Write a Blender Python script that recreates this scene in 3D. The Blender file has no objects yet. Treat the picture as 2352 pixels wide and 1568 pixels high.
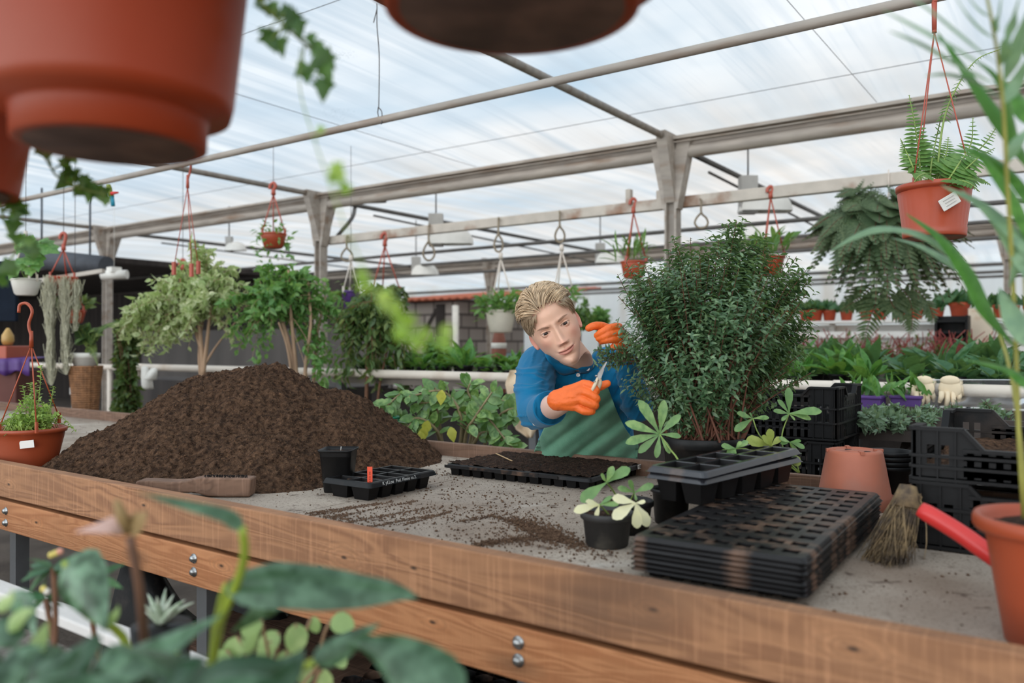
import bpy, math, random
import numpy as np
from mathutils import Vector, Matrix, Euler
from mathutils.bvhtree import BVHTree

SC = bpy.context.scene
COL = SC.collection
PI = math.pi
rng = np.random.default_rng(7)
random.seed(7)

# ------------------------------------------------------------------ camera
FPX, W, H = 1862.0, 2352.0, 1568.0
CH = 1.27                                   # eye height
YAW, PITCH = math.radians(35.4), math.atan(8 / FPX)
cam_d = bpy.data.cameras.new('camera')
cam = bpy.data.objects.new('camera', cam_d)
COL.objects.link(cam)
cam_d.sensor_width = 36.0
cam_d.lens = 36.0 * FPX / W
cam.location = (0, 0, CH)
cam.rotation_euler = (PI / 2 + PITCH, 0, YAW)
cam_d.clip_start, cam_d.clip_end = 0.05, 120
cam_d.dof.use_dof = True
cam_d.dof.focus_distance = 2.40
cam_d.dof.aperture_fstop = 2.6
SC.camera = cam
SC.view_settings.view_transform = 'Standard'
SC.view_settings.look = 'None'
SC.view_settings.gamma = 1
SC.view_settings.use_curve_mapping = False
SC.view_settings.exposure = 0.34

# ------------------------------------------------------------------ world: a bright overcast sky
wd = bpy.data.worlds.new('overcast_sky')
SC.world = wd
wd.use_nodes = True
nt = wd.node_tree
nt.nodes.clear()
wo = nt.nodes.new('ShaderNodeOutputWorld')
wb = nt.nodes.new('ShaderNodeBackground')
tc = nt.nodes.new('ShaderNodeTexCoord')
nz = nt.nodes.new('ShaderNodeTexNoise')
nz.inputs['Scale'].default_value = 2.6
nz.inputs['Detail'].default_value = 3
cr = nt.nodes.new('ShaderNodeValToRGB')
cr.color_ramp.elements[0].position = 0.36
cr.color_ramp.elements[0].color = (0.76, 0.84, 0.91, 1)
cr.color_ramp.elements[1].position = 0.66
cr.color_ramp.elements[1].color = (1.0, 0.985, 0.96, 1)
nt.links.new(tc.outputs['Generated'], nz.inputs['Vector'])
nt.links.new(nz.outputs['Fac'], cr.inputs['Fac'])
nt.links.new(cr.outputs['Color'], wb.inputs['Color'])
# low unseen sky lobe behind and left of the viewer, added as fill light
vd = nt.nodes.new('ShaderNodeVectorMath')
vd.operation = 'DOT_PRODUCT'
vd.inputs[1].default_value = (.02, -.94, .34)
nt.links.new(tc.outputs['Generated'], vd.inputs[0])
gr = nt.nodes.new('ShaderNodeMapRange')
gr.interpolation_type = 'SMOOTHSTEP'
gr.inputs['From Min'].default_value = .25
gr.inputs['From Max'].default_value = 1.0
gr.inputs['To Min'].default_value = .86
gr.inputs['To Max'].default_value = 3.2
nt.links.new(vd.outputs['Value'], gr.inputs['Value'])
nt.links.new(gr.outputs['Result'], wb.inputs['Strength'])
nt.links.new(wb.outputs['Background'], wo.inputs['Surface'])
SC.cycles.max_bounces = 8
SC.cycles.diffuse_bounces = 3
SC.cycles.glossy_bounces = 2
SC.cycles.transmission_bounces = 4
SC.cycles.transparent_max_bounces = 10
SC.cycles.caustics_reflective = False
SC.cycles.caustics_refractive = False
SC.cycles.use_denoising = True

# ------------------------------------------------------------------ where things stand
CR = np.array(cam.rotation_euler.to_matrix())
CAM = np.array([0.0, 0.0, CH])
RIGHT, UP, BACK = CR[:, 0].copy(), CR[:, 1].copy(), CR[:, 2].copy()


def ray(u, v):
    return CR @ np.array([(u - W / 2) / FPX, -(v - H / 2) / FPX, -1.0])


def P(u, v, t):
    return CAM + t * ray(u, v)


def PZ(u, v, z):
    r = ray(u, v)
    return CAM + r * ((z - CH) / r[2])


def PY(u, v, y):
    r = ray(u, v)
    return CAM + r * (y / r[1])


def PX(u, v, x):
    r = ray(u, v)
    return CAM + r * (x / r[0])


def px(n, t):
    return n * t / FPX


def nrm(a):
    a = np.asarray(a, float)
    return a / (np.linalg.norm(a, axis=-1, keepdims=True) + 1e-12)


def vnoise(p, seed=0):
    """value noise, p (n,3) -> -1..1"""
    p = np.asarray(p, float)
    i = np.floor(p).astype(np.int64)
    f = p - i
    f = f * f * (3 - 2 * f)
    out = np.zeros(len(p))
    for dx in (0, 1):
        for dy in (0, 1):
            for dz in (0, 1):
                h = (i[:, 0] + dx) * 374761393 + (i[:, 1] + dy) * 668265263 + (i[:, 2] + dz) * 2147483647 + seed * 1274126177
                h = (h ^ (h >> 13)) * 1274126177
                h = h ^ (h >> 16)
                r = (h & 0xFFFFF) / 0xFFFFF
                wgt = (f[:, 0] if dx else 1 - f[:, 0]) * (f[:, 1] if dy else 1 - f[:, 1]) * (f[:, 2] if dz else 1 - f[:, 2])
                out += r * wgt
    return out * 2 - 1


def fbm(p, octs=4, seed=0):
    o = 0
    a = 1.0
    for k in range(octs):
        o = o + a * vnoise(np.asarray(p) * 2 ** k, seed + k)
        a *= 0.5
    return o


# ------------------------------------------------------------------ mesh builder
class MB:
    def __init__(s):
        s.V, s.F, s.n = [], [], 0

    def add(s, V, F, mi=0, lv=0.5, smooth=True):
        V = np.asarray(V, float).reshape(-1, 3)
        lv = np.broadcast_to(np.asarray(lv, float), (len(V),))
        s.V.append((V, lv))
        if isinstance(F, np.ndarray):
            s.F.append((F + s.n, mi, smooth))
        else:
            by = {}
            for f in F:
                by.setdefault(len(f), []).append(f)
            for k, fs in by.items():
                s.F.append((np.asarray(fs, int) + s.n, mi, smooth))
        s.n += len(V)
        return s

    def grid(s, Z, closed=False, mi=0, lv=0.5, smooth=True, capa=False, capb=False, flip=False):
        """Z (rows, cols, 3)"""
        Z = np.asarray(Z, float)
        r, c = Z.shape[:2]
        I = np.arange(r * c).reshape(r, c)
        if closed:
            J = np.roll(I, -1, axis=1)
            a, b, cc, d = I[:-1], J[:-1], J[1:], I[1:]
        else:
            a, b, cc, d = I[:-1, :-1], I[:-1, 1:], I[1:, 1:], I[1:, :-1]
        Q = np.stack([a, b, cc, d], -1).reshape(-1, 4)
        if flip:
            Q = Q[:, ::-1]
        lv = lv if np.ndim(lv) == 0 else np.asarray(lv).reshape(-1)
        n0 = s.n
        s.add(Z.reshape(-1, 3), Q, mi, lv, smooth)
        if closed and capa:
            s.F.append((np.arange(c)[None, ::-1] + n0 if not flip else np.arange(c)[None] + n0, mi, False))
        if closed and capb:
            s.F.append((np.arange(c)[None] + n0 + (r - 1) * c, mi, False))
        return s

    def box(s, c, d, R=None, mi=0, lv=0.5):
        c = np.asarray(c, float)
        d = np.asarray(d, float) / 2
        V = np.array([[x, y, z] for x in (-1, 1) for y in (-1, 1) for z in (-1, 1)], float) * d
        if R is not None:
            V = V @ np.asarray(R).T
        F = np.array([[0, 1, 3, 2], [4, 6, 7, 5], [0, 4, 5, 1], [2, 3, 7, 6], [0, 2, 6, 4], [1, 5, 7, 3]])
        return s.add(V + c, F, mi, lv, False)

    def beam(s, a, b, wd_, ht, up=(0, 0, 1), mi=0):
        a, b = np.asarray(a, float), np.asarray(b, float)
        x = nrm(b - a)
        y = nrm(np.cross(up, x))
        z = np.cross(x, y)
        return s.box((a + b) / 2, (np.linalg.norm(b - a), wd_, ht), np.stack([x, y, z], 1), mi)

    def tube(s, path, r, seg=8, cap=True, mi=0, lv=0.5, flat=1.0):
        path = np.asarray(path, float)
        n = len(path)
        r = np.broadcast_to(np.asarray(r, float), (n,))
        T = nrm(np.gradient(path, axis=0))
        ref = np.array([0, 0, 1.0]) if abs(T[0][2]) < 0.9 else np.array([1.0, 0, 0])
        N = nrm(np.cross(T[0], ref))
        a = np.linspace(0, 2 * PI, seg, endpoint=False)
        rows = []
        for i in range(n):
            N = nrm(N - T[i] * (N @ T[i]))
            B = np.cross(T[i], N)
            rows.append(path[i] + r[i] * (np.cos(a)[:, None] * N + flat * np.sin(a)[:, None] * B))
        return s.grid(np.array(rows), True, mi, lv, True, cap, cap)

    def lathe(s, prof, seg=40, c=(0, 0, 0), mi=0, lv=0.5, R=None, capa=False, capb=False):
        prof = np.asarray(prof, float)
        a = np.linspace(0, 2 * PI, seg, endpoint=False)
        Z = np.zeros((len(prof), seg, 3))
        Z[:, :, 0] = prof[:, 0:1] * np.cos(a)
        Z[:, :, 1] = prof[:, 0:1] * np.sin(a)
        Z[:, :, 2] = prof[:, 1:2]
        if R is not None:
            Z = Z @ np.asarray(R).T
        return s.grid(Z + np.asarray(c, float), True, mi, lv, True, capa, capb)

    def ball(s, c, r, seg=12, mi=0, lv=0.5):
        r = np.broadcast_to(np.asarray(r, float), (3,))
        a = np.linspace(0, 2 * PI, seg, endpoint=False)
        b = np.linspace(-PI / 2 + 0.02, PI / 2 - 0.02, max(4, seg // 2 + 1))
        Z = np.stack([np.cos(b)[:, None] * np.cos(a), np.cos(b)[:, None] * np.sin(a), np.sin(b)[:, None] * np.ones_like(a)], -1)
        return s.grid(Z * r + np.asarray(c, float), True, mi, lv, True, True, True)

    def poly(s, pts, n, th, mi=0):
        """prism: polygon pts (k,3) pushed out by th along n"""
        pts = np.asarray(pts, float)
        k = len(pts)
        V = np.concatenate([pts, pts + np.asarray(n, float) * th])
        F = [tuple(range(k))[::-1], tuple(range(k, 2 * k))]
        F += [(i, (i + 1) % k, (i + 1) % k + k, i + k) for i in range(k)]
        return s.add(V, F, mi, 0.5, False)

    def scatter(s, tmpl, pos, d, n, size, wid=1.0, lv=None, mi=0):
        """copies of a leaf template: pos,d,n (k,3), size (k,)"""
        TV, TF = tmpl
        pos, d, n = np.asarray(pos, float), nrm(d), np.asarray(n, float)
        k = len(pos)
        if k == 0:
            return s
        size = np.broadcast_to(np.asarray(size, float), (k,))
        wid = np.broadcast_to(np.asarray(wid, float), (k,))
        y = nrm(np.cross(n, d))
        z = np.cross(d, y)
        V = pos[:, None, :] + size[:, None, None] * (
            TV[None, :, 0:1] * d[:, None, :] + wid[:, None, None] * TV[None, :, 1:2] * y[:, None, :] + TV[None, :, 2:3] * z[:, None, :])
        F = (TF[None] + (np.arange(k) * len(TV))[:, None, None]).reshape(-1, TF.shape[1])
        lv = rng.random(k) if lv is None else np.broadcast_to(lv, (k,))
        return s.add(V.reshape(-1, 3), F, mi, np.repeat(lv, len(TV)))

    def mesh(s, name, mats):
        me = bpy.data.meshes.new(name)
        V = np.concatenate([v for v, _ in s.V]) if s.V else np.zeros((0, 3))
        L = np.concatenate([l for _, l in s.V]) if s.V else np.zeros(0)
        loops, starts, mi, sm = [], [], [], []
        off = 0
        for F, m, smth in s.F:
            k = F.shape[1]
            loops.append(F.reshape(-1))
            starts.append(off + np.arange(len(F)) * k)
            off += F.size
            mi.append(np.full(len(F), m))
            sm.append(np.full(len(F), smth))
        loops, starts = np.concatenate(loops), np.concatenate(starts)
        me.vertices.add(len(V))
        me.vertices.foreach_set('co', V.astype(np.float32).reshape(-1))
        me.loops.add(len(loops))
        me.loops.foreach_set('vertex_index', loops.astype(np.int32))
        me.polygons.add(len(starts))
        me.polygons.foreach_set('loop_start', starts.astype(np.int32))
        me.polygons.foreach_set('material_index', np.concatenate(mi).astype(np.int32))
        me.polygons.foreach_set('use_smooth', np.concatenate(sm))
        at = me.attributes.new('lv', 'FLOAT', 'POINT')
        at.data.foreach_set('value', L.astype(np.float32))
        me.update(calc_edges=True)
        me.validate()
        for m in (mats if isinstance(mats, (list, tuple)) else [mats]):
            me.materials.append(m)
        return me

    def build(s, name, mats, parent=None, loc=None, rz=0, bevel=0, sub=0, solid=0, label=None, R=None):
        o = bpy.data.objects.new(name, s.mesh(name, mats))
        COL.objects.link(o)
        if parent is not None:
            o.parent = parent
        if loc is not None:
            o.location = tuple(loc)
        if rz:
            o.rotation_euler = (0, 0, rz)
        if solid:
            m = o.modifiers.new('solid', 'SOLIDIFY')
            m.thickness = solid
            m.offset = 0
        if bevel:
            m = o.modifiers.new('bevel', 'BEVEL')
            m.width = bevel
            m.segments = 2
            m.limit_method = 'ANGLE'
        if sub:
            m = o.modifiers.new('sub', 'SUBSURF')
            m.levels = m.render_levels = sub
        if label:
            o['label'] = label
        return o


def tag(o, label, cat, group=None, kind=None):
    o['label'] = label
    o['category'] = cat
    if group:
        o['group'] = group
    if kind:
        o['kind'] = kind
    return o


def thing(name, label, cat, loc=(0, 0, 0), rz=0, group=None, kind=None):
    o = bpy.data.objects.new(name, None)
    o.empty_display_size = 0.05
    COL.objects.link(o)
    o.location = tuple(loc)
    o.rotation_euler = (0, 0, rz)
    return tag(o, label, cat, group, kind)


def struct(o, label=None):
    o['kind'] = 'structure'
    if label:
        o['label'] = label
    return o


def dup(o, loc=None, rz=None, label=None, group=None, parent=None, scale=None):
    c = o.copy()
    COL.objects.link(c)
    if parent is not None:
        c.parent = parent
    for ch in list(o.children):
        dup(ch, parent=c)
    if loc is not None:
        c.location = tuple(loc)
    if rz is not None:
        c.rotation_euler = (0, 0, rz)
    if scale is not None:
        c.scale = (scale,) * 3 if np.ndim(scale) == 0 else tuple(scale)
    if label:
        c['label'] = label
    if group:
        c['group'] = group
    return c


# ------------------------------------------------------------------ materials
def lin(r, g, b):
    f = lambda c: c / 12.92 if c <= 0.04045 else ((c + 0.055) / 1.055) ** 2.4
    return tuple(f(c / 255) for c in (r, g, b))


def _mat(name):
    m = bpy.data.materials.new(name)
    m.use_nodes = True
    t = m.node_tree
    return m, t, t.nodes['Principled BSDF'], t.nodes['Material Output']


def node(t, kind, **kw):
    n = t.nodes.new(kind)
    for k, v in kw.items():
        if k in n.inputs:
            n.inputs[k].default_value = v
        else:
            setattr(n, k, v)
    return n


def mixc(t, fac, a, b, blend='MIX'):
    n = t.nodes.new('ShaderNodeMix')
    n.data_type = 'RGBA'
    n.blend_type = blend
    for s_, x in ((0, fac), (6, a), (7, b)):
        if isinstance(x, (int, float)):
            n.inputs[s_].default_value = x
        elif isinstance(x, tuple):
            n.inputs[s_].default_value = (*x[:3], 1)
        else:
            t.links.new(x, n.inputs[s_])
    return n.outputs[2]


def coords(t, scale=(1, 1, 1), kind='Object'):
    c = t.nodes.new('ShaderNodeTexCoord')
    m = t.nodes.new('ShaderNodeMapping')
    m.inputs['Scale'].default_value = scale
    t.links.new(c.outputs[kind], m.inputs['Vector'])
    return m.outputs['Vector']


def noise_f(t, vec, scale, detail=4, lo=0.35, hi=0.65, dist=0.0):
    n = node(t, 'ShaderNodeTexNoise', Scale=scale, Detail=detail, Distortion=dist)
    t.links.new(vec, n.inputs['Vector'])
    m = node(t, 'ShaderNodeMapRange')
    m.inputs['From Min'].default_value = lo
    m.inputs['From Max'].default_value = hi
    t.links.new(n.outputs['Fac'], m.inputs['Value'])
    return m.outputs['Result']


def math_n(t, op, a, b=None):
    n = t.nodes.new('ShaderNodeMath')
    n.operation = op
    for i, x in enumerate((a, b)):
        if x is None:
            continue
        if isinstance(x, (int, float)):
            n.inputs[i].default_value = x
        else:
            t.links.new(x, n.inputs[i])
    return n.outputs[0]


def mat(name, col, rough=0.55, var=0.12, scale=12, bump=0.0, bscale=60, metal=0.0, stretch=(1, 1, 1), col2=None,
        spec=0.5, lv=0.0, dirt=None, dscale=5, dlo=0.5, dhi=0.7, bdist=0.01):
    m, t, b, o = _mat(name)
    vec = coords(t, stretch)
    c2 = col2 or tuple(c * (1 - 2 * var) for c in col)
    cc = mixc(t, noise_f(t, vec, scale), col, c2)
    if dirt:
        cc = mixc(t, noise_f(t, vec, dscale, 6, dlo, dhi), cc, dirt)
    if lv:
        a = node(t, 'ShaderNodeAttribute', attribute_name='lv')
        f = node(t, 'ShaderNodeMapRange')
        f.inputs['To Min'].default_value = 1 - lv
        f.inputs['To Max'].default_value = 1 + lv
        t.links.new(a.outputs['Fac'], f.inputs['Value'])
        mm = t.nodes.new('ShaderNodeVectorMath')
        mm.operation = 'SCALE'
        t.links.new(cc, mm.inputs[0])
        t.links.new(f.outputs['Result'], mm.inputs['Scale'])
        cc = mm.outputs['Vector']
    t.links.new(cc, b.inputs['Base Color'])
    b.inputs['Roughness'].default_value = rough
    b.inputs['Metallic'].default_value = metal
    b.inputs['Specular IOR Level'].default_value = spec
    if bump:
        n = node(t, 'ShaderNodeTexNoise', Scale=bscale, Detail=5)
        t.links.new(vec, n.inputs['Vector'])
        bp = node(t, 'ShaderNodeBump', Strength=bump, Distance=bdist)
        t.links.new(n.outputs['Fac'], bp.inputs['Height'])
        t.links.new(bp.outputs['Normal'], b.inputs['Normal'])
    return m


def leafmat(name, col, col2, rough=0.45, tr=0.3, edge=None, spec=0.4):
    """leaf surface: colour runs from col to col2 leaf by leaf; some light passes through"""
    m, t, b, o = _mat(name)
    a = node(t, 'ShaderNodeAttribute', attribute_name='lv')
    vec = coords(t)
    cc = mixc(t, a.outputs['Fac'], col, col2)
    cc = mixc(t, noise_f(t, vec, 60, 2), cc, tuple(c * 0.9 for c in col))
    if edge:
        cc = mixc(t, noise_f(t, vec, edge[1], 2, 0.45, 0.52), cc, edge[0])
    t.links.new(cc, b.inputs['Base Color'])
    b.inputs['Roughness'].default_value = rough
    b.inputs['Specular IOR Level'].default_value = spec
    tl = t.nodes.new('ShaderNodeBsdfTranslucent')
    t.links.new(mixc(t, 0.25, cc, (0.6, 0.8, 0.05)), tl.inputs['Color'])
    mx = t.nodes.new('ShaderNodeMixShader')
    mx.inputs[0].default_value = tr
    t.links.new(b.outputs[0], mx.inputs[1])
    t.links.new(tl.outputs[0], mx.inputs[2])
    t.links.new(mx.outputs[0], o.inputs['Surface'])
    return m


# ------------------------------------------------------------------ leaf templates (tip at x=1, width along y)
def leaf(prof, fold=0.25, bend=0.12, n=None, wave=0.0):
    """prof: list of (x, halfwidth)"""
    V, F = [], []
    for i, (x, w) in enumerate(prof):
        z = -bend * x * x
        wz = wave * math.sin(x * 9)
        V += [(x, -w, z + fold * w + wz), (x, 0, z), (x, w, z + fold * w - wz)]
    for i in range(len(prof) - 1):
        a = 3 * i
        F += [(a, a + 1, a + 4, a + 3), (a + 1, a + 2, a + 5, a + 4)]
    return np.array(V, float), np.array(F)


LANCE = leaf([(0, .01), (.3, .13), (.62, .12), (1, .0)])
LANCE_S = leaf([(0, .02), (.45, .15), (1, .0)])
OVATE = leaf([(0, .02), (.15, .17), (.4, .27), (.7, .17), (1, .0)])
FICUS = leaf([(0, .02), (.2, .2), (.45, .25), (.75, .11), (1, .0)], 0.3, 0.2)
HEART = leaf([(-.12, .16), (-.06, .3), (.1, .38), (.3, .36), (.55, .24), (.8, .1), (1, .0)], 0.25, 0.2)
STRAP = leaf([(0, .03), (.25, .05), (.6, .06), (.85, .04), (1, .0)], 0.5, 0.35)
BROAD = leaf([(0, .03), (.2, .09), (.5, .15), (.75, .11), (.9, .05), (1, .0)], 0.4, 0.3)
ROUND = leaf([(0, .08), (.15, .3), (.4, .42), (.7, .36), (.9, .2), (1, .04)], 0.15, 0.12)
SPOON = leaf([(0, .02), (.25, .06), (.55, .15), (.8, .17), (.94, .1), (1, .02)], 0.2, 0.18)
PINNA = leaf([(0, .06), (.3, .11), (.7, .07), (1, .0)], 0.1, 0.1)


def lobed(pts, lift=0.0):
    """flat fan leaf from an outline"""
    V = [(0.35, 0, 0.04)] + [(x, y, -0.12 * (abs(y) + max(0, x - .35)) + lift * math.sin(9 * y)) for x, y in pts]
    F = [(0, i, i % (len(V) - 1) + 1) for i in range(1, len(V))]
    return np.array(V, float), np.array(F)


IVY = lobed([(0, .02), (-.1, .22), (.08, .2), (.2, .48), (.42, .26), (.6, .2), (1, 0), (.6, -.2), (.42, -.26), (.2, -.48), (.08, -.2), (-.1, -.22), (0, -.02)])


def rnd_unit(n):
    return nrm(rng.normal(size=(n, 3)))


def bez(a, b, c, n):
    t = np.linspace(0, 1, n)[:, None]
    return (1 - t) ** 2 * np.asarray(a) + 2 * t * (1 - t) * np.asarray(b) + t * t * np.asarray(c)


def spline(pts, n=24):
    """Catmull-Rom through pts"""
    p = np.asarray(pts, float)
    p = np.vstack([2 * p[0] - p[1], p, 2 * p[-1] - p[-2]])
    k = len(p) - 3
    out = []
    for s_ in np.linspace(0, k - 1e-6, n):
        i = int(s_)
        t = s_ - i
        a, b, c, d = p[i:i + 4]
        out.append(0.5 * (2 * b + (c - a) * t + (2 * a - 5 * b + 4 * c - d) * t * t + (3 * b - a - 3 * c + d) * t ** 3))
    return np.array(out)


def bush(wood, leaves, base, blobs, ntw, tmpl, size, per=10, lead=.12, r0=.004, r1=.001, jit=.02, outb=2.4, droop=0.0,
         spread=0.8, seg=6, sides=4, base_z=None, woodevery=1, updir=0.6, pairs=True, wid=1.0, lift=0.35):
    """twigs from base to points sampled in blobs [(centre, radius)], leaves along each twig's end"""
    cs = np.array([b[0] for b in blobs], float)
    rs = np.array([b[1] for b in blobs], float)
    w = rs ** 2
    which = rng.choice(len(blobs), ntw, p=w / w.sum())
    d = rnd_unit(ntw)
    tip = cs[which] + d * (rs[which] * rng.random(ntw) ** (1 / outb))[:, None]
    mid = cs.mean(0)
    PP, DD, NN, SS = [], [], [], []
    for i in range(ntw):
        b = np.asarray(base) + rng.normal(size=3) * jit * np.array([1, 1, .2])
        ctrl = b + (tip[i] - b) * 0.45 + np.array([0, 0, 1]) * np.linalg.norm(tip[i] - b) * 0.25 * updir
        path = bez(b, ctrl, tip[i], seg)
        L = np.linalg.norm(tip[i] - b)
        if droop:
            path[:, 2] -= droop * np.linspace(0, 1, seg) ** 3 * L
        if i % woodevery == 0:
            wood.tube(path, np.linspace(r0, r1, seg), sides, False)
        # leaves on the last part
        f = np.clip(1 - lead / max(L, 1e-3), 0.0, 0.95)
        ts = f + (1 - f) * (np.arange(per) + rng.random(per) * .6) / per
        ts = np.clip(ts, 0, 1)
        q = np.stack([np.interp(ts, np.linspace(0, 1, seg), path[:, k]) for k in range(3)], 1)
        ax = nrm(path[-1] - path[-2])
        ang = np.arange(per) * 2.4 + rng.random() * 6
        e1 = nrm(np.cross(ax, [0.3, 0.2, 1.0]))
        e2 = np.cross(ax, e1)
        side = np.cos(ang)[:, None] * e1 + np.sin(ang)[:, None] * e2
        dd = nrm(ax * (1 - spread * .6) + side * spread + rng.normal(size=(per, 3)) * .18 - np.array([0, 0, droop * 1.2]))
        PP.append(q)
        DD.append(dd)
        NN.append(nrm(ax * .7 + np.array([0, 0, lift]) + rng.normal(size=(per, 3)) * .35 - side * .2))
        SS.append(size * (0.7 + 0.6 * rng.random(per)))
    leaves.scatter(tmpl, np.concatenate(PP), np.concatenate(DD), np.concatenate(NN), np.concatenate(SS), wid)
# ------------------------------------------------------------------ palette
STEEL = mat('galvanised_steel', lin(170, 158, 146), .6, .12, 6, .08, 80, stretch=(.6, 3, 3), dirt=lin(128, 104, 84), dscale=4, dlo=.52, dhi=.75)
RUST = mat('rusty_painted_steel', lin(196, 184, 170), .6, .1, 6, .1, 70, dirt=lin(134, 92, 64), dscale=3.5, dlo=.54, dhi=.70)
DARKSTEEL = mat('dark_tube', lin(92, 88, 84), .55, .15, 8)
WIRE = mat('wire', lin(96, 92, 90), .5)
BRASSWIRE = mat('bent_wire', lin(142, 126, 104), .5)
PIPEW = mat('cream_pipe', lin(228, 214, 198), .5, .05, 4, .06, 40, dirt=lin(186, 158, 134), dscale=3, dlo=.56, dhi=.8)
BLACKP = mat('black_plastic', lin(27, 26, 26), .42, .12, 18, .05, 120, dirt=lin(72, 62, 56), dscale=14, dlo=.57, dhi=.9, spec=.25)
CRATEB = mat('crate_plastic', lin(24, 23, 23), .5, .15, 12, .05, 100, dirt=lin(74, 62, 54), dscale=9, dlo=.58, dhi=.9, spec=.22)
TRAYP = mat('tray_plastic', lin(33, 31, 31), .36, .12, 20, .04, 90, dirt=lin(112, 86, 70), dscale=22, dlo=.5, dhi=.74, spec=.28)
TERRA = mat('terracotta_plastic', lin(168, 74, 42), .42, .07, 5, .03, 60, dirt=lin(150, 84, 62), dscale=3, dlo=.5, dhi=.8)
TERRAD = mat('dusty_terracotta_plastic', lin(186, 108, 82), .62, .08, 9, .04, 80, dirt=lin(164, 116, 98), dscale=6, dlo=.5, dhi=.8)
ORANGEP = mat('orange_plastic', lin(186, 78, 46), .45, .08, 9)
WHITEP = mat('white_plastic', lin(226, 220, 210), .5, .05, 8)
SOIL = mat('peat_soil', lin(108, 81, 62), .95, .3, 60, 1.0, 150, col2=lin(58, 42, 32), spec=.12, bdist=.02, dirt=lin(132, 98, 72), dscale=140, dlo=.62, dhi=.72)
SOILD = mat('damp_soil', lin(74, 55, 44), .95, .3, 90, .8, 220, col2=lin(40, 30, 25), spec=.15, dirt=lin(112, 84, 66), dscale=200, dlo=.62, dhi=.7)
GROUND = mat('bare_ground', lin(120, 108, 98), .95, .2, 3, .4, 30, col2=lin(92, 82, 74))
PAPER = mat('white_paper', lin(226, 220, 212), .8, .03)


def film_mat():
    m, t, b, o = _mat('roof_film')
    t.nodes.remove(b)
    st = coords(t, (2.2, .12, 1))
    big = coords(t, (.35, .5, 1))
    f1 = noise_f(t, st, 2.2, 5, .43, .70)
    f2 = noise_f(t, big, 1.3, 4, .36, .72)
    tint = mixc(t, f2, (.80, .805, .81), (.46, .57, .66))
    tint = mixc(t, f1, tint, (.50, .57, .63))
    # folds in the sheet, fine and across the bays
    fold = noise_f(t, coords(t, (9, .25, 1)), 3.0, 3, .56, .76)
    tint = mixc(t, math_n(t, 'MULTIPLY', fold, .5), tint, (.48, .55, .61))
    # warm tan tint growing towards the gutter line
    sp = t.nodes.new('ShaderNodeSeparateXYZ')
    c = t.nodes.new('ShaderNodeTexCoord')
    t.links.new(c.outputs['Object'], sp.inputs[0])
    mr = node(t, 'ShaderNodeMapRange')
    mr.inputs['From Min'].default_value = 4.7
    mr.inputs['From Max'].default_value = 5.7
    t.links.new(sp.outputs['Y'], mr.inputs['Value'])
    gd = math_n(t, 'MULTIPLY', mr.outputs['Result'], noise_f(t, st, 1.6, 4, .2, .8))
    tint = mixc(t, math_n(t, 'MULTIPLY', gd, .75), tint, (.60, .54, .48))
    # drops clinging in patches
    vo = node(t, 'ShaderNodeTexVoronoi', Scale=55.0)
    t.links.new(coords(t), vo.inputs['Vector'])
    dr = math_n(t, 'LESS_THAN', vo.outputs['Distance'], .28)
    pt = noise_f(t, coords(t, (1, 1, 1)), .9, 2, .70, .72)
    tint = mixc(t, math_n(t, 'MULTIPLY', math_n(t, 'MULTIPLY', dr, pt), .45), tint, (.25, .28, .3))
    tr = t.nodes.new('ShaderNodeBsdfTransparent')
    tl = t.nodes.new('ShaderNodeBsdfTranslucent')
    t.links.new(tint, tr.inputs['Color'])
    t.links.new(tint, tl.inputs['Color'])
    mx = t.nodes.new('ShaderNodeMixShader')
    mx.inputs[0].default_value = .42
    t.links.new(tr.outputs[0], mx.inputs[1])
    t.links.new(tl.outputs[0], mx.inputs[2])
    t.links.new(mx.outputs[0], o.inputs['Surface'])
    return m


FILM = film_mat()

# ------------------------------------------------------------------ the greenhouse
GY, GY2 = 5.75, 12.0
film_z = lambda y: 2.88 + .16 * abs(math.sin(PI * (y - 5.75) / 6.25)) ** .8
XL, XR = -26.0, 9.0
mb = MB()
xs, ys = np.linspace(XL, XR, 180), np.linspace(-5.5, 19, 140)
X, Y = np.meshgrid(xs, ys)
Z = 2.88 + .16 * np.abs(np.sin(PI * (Y - GY) / 6.25)) ** .8
Z += .012 * vnoise(np.stack([X * 3, Y * .4, 0 * X], -1).reshape(-1, 3)).reshape(X.shape)
mb.grid(np.stack([X, Y, Z], -1))
struct(mb.build('ceiling', FILM), 'translucent white film roof of the greenhouse, streaked with dirt')
mb = MB()
mb.box((-9, 7, -.05), (36, 26, .1))
struct(mb.build('floor', GROUND), 'bare grey brown ground under the benches')


def gutter(y, z0, z1, x0, x1, lab, bulge=.05):
    m = MB()
    m.box(((x0 + x1) / 2, y - .03, z1 - .012), (x1 - x0, .12, .024))
    m.box(((x0 + x1) / 2, y + .01, z1 - .055), (x1 - x0, .05, .07))
    m.tube([(x0, y, z0 + bulge), (x1, y, z0 + bulge)], bulge, 14)
    m.tube([(x0, y - .075, z1 - .045), (x1, y - .075, z1 - .045)], .006, 6)
    return struct(m.build('gutter_beam', STEEL), lab)


gutter(GY, 2.68, 2.84, XL, XR, 'steel gutter beam along the middle row of posts, with a round pipe under it')
gutter(GY2, 2.66, 2.82, XL, XR, 'far steel gutter beam along the back row of posts')


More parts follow.
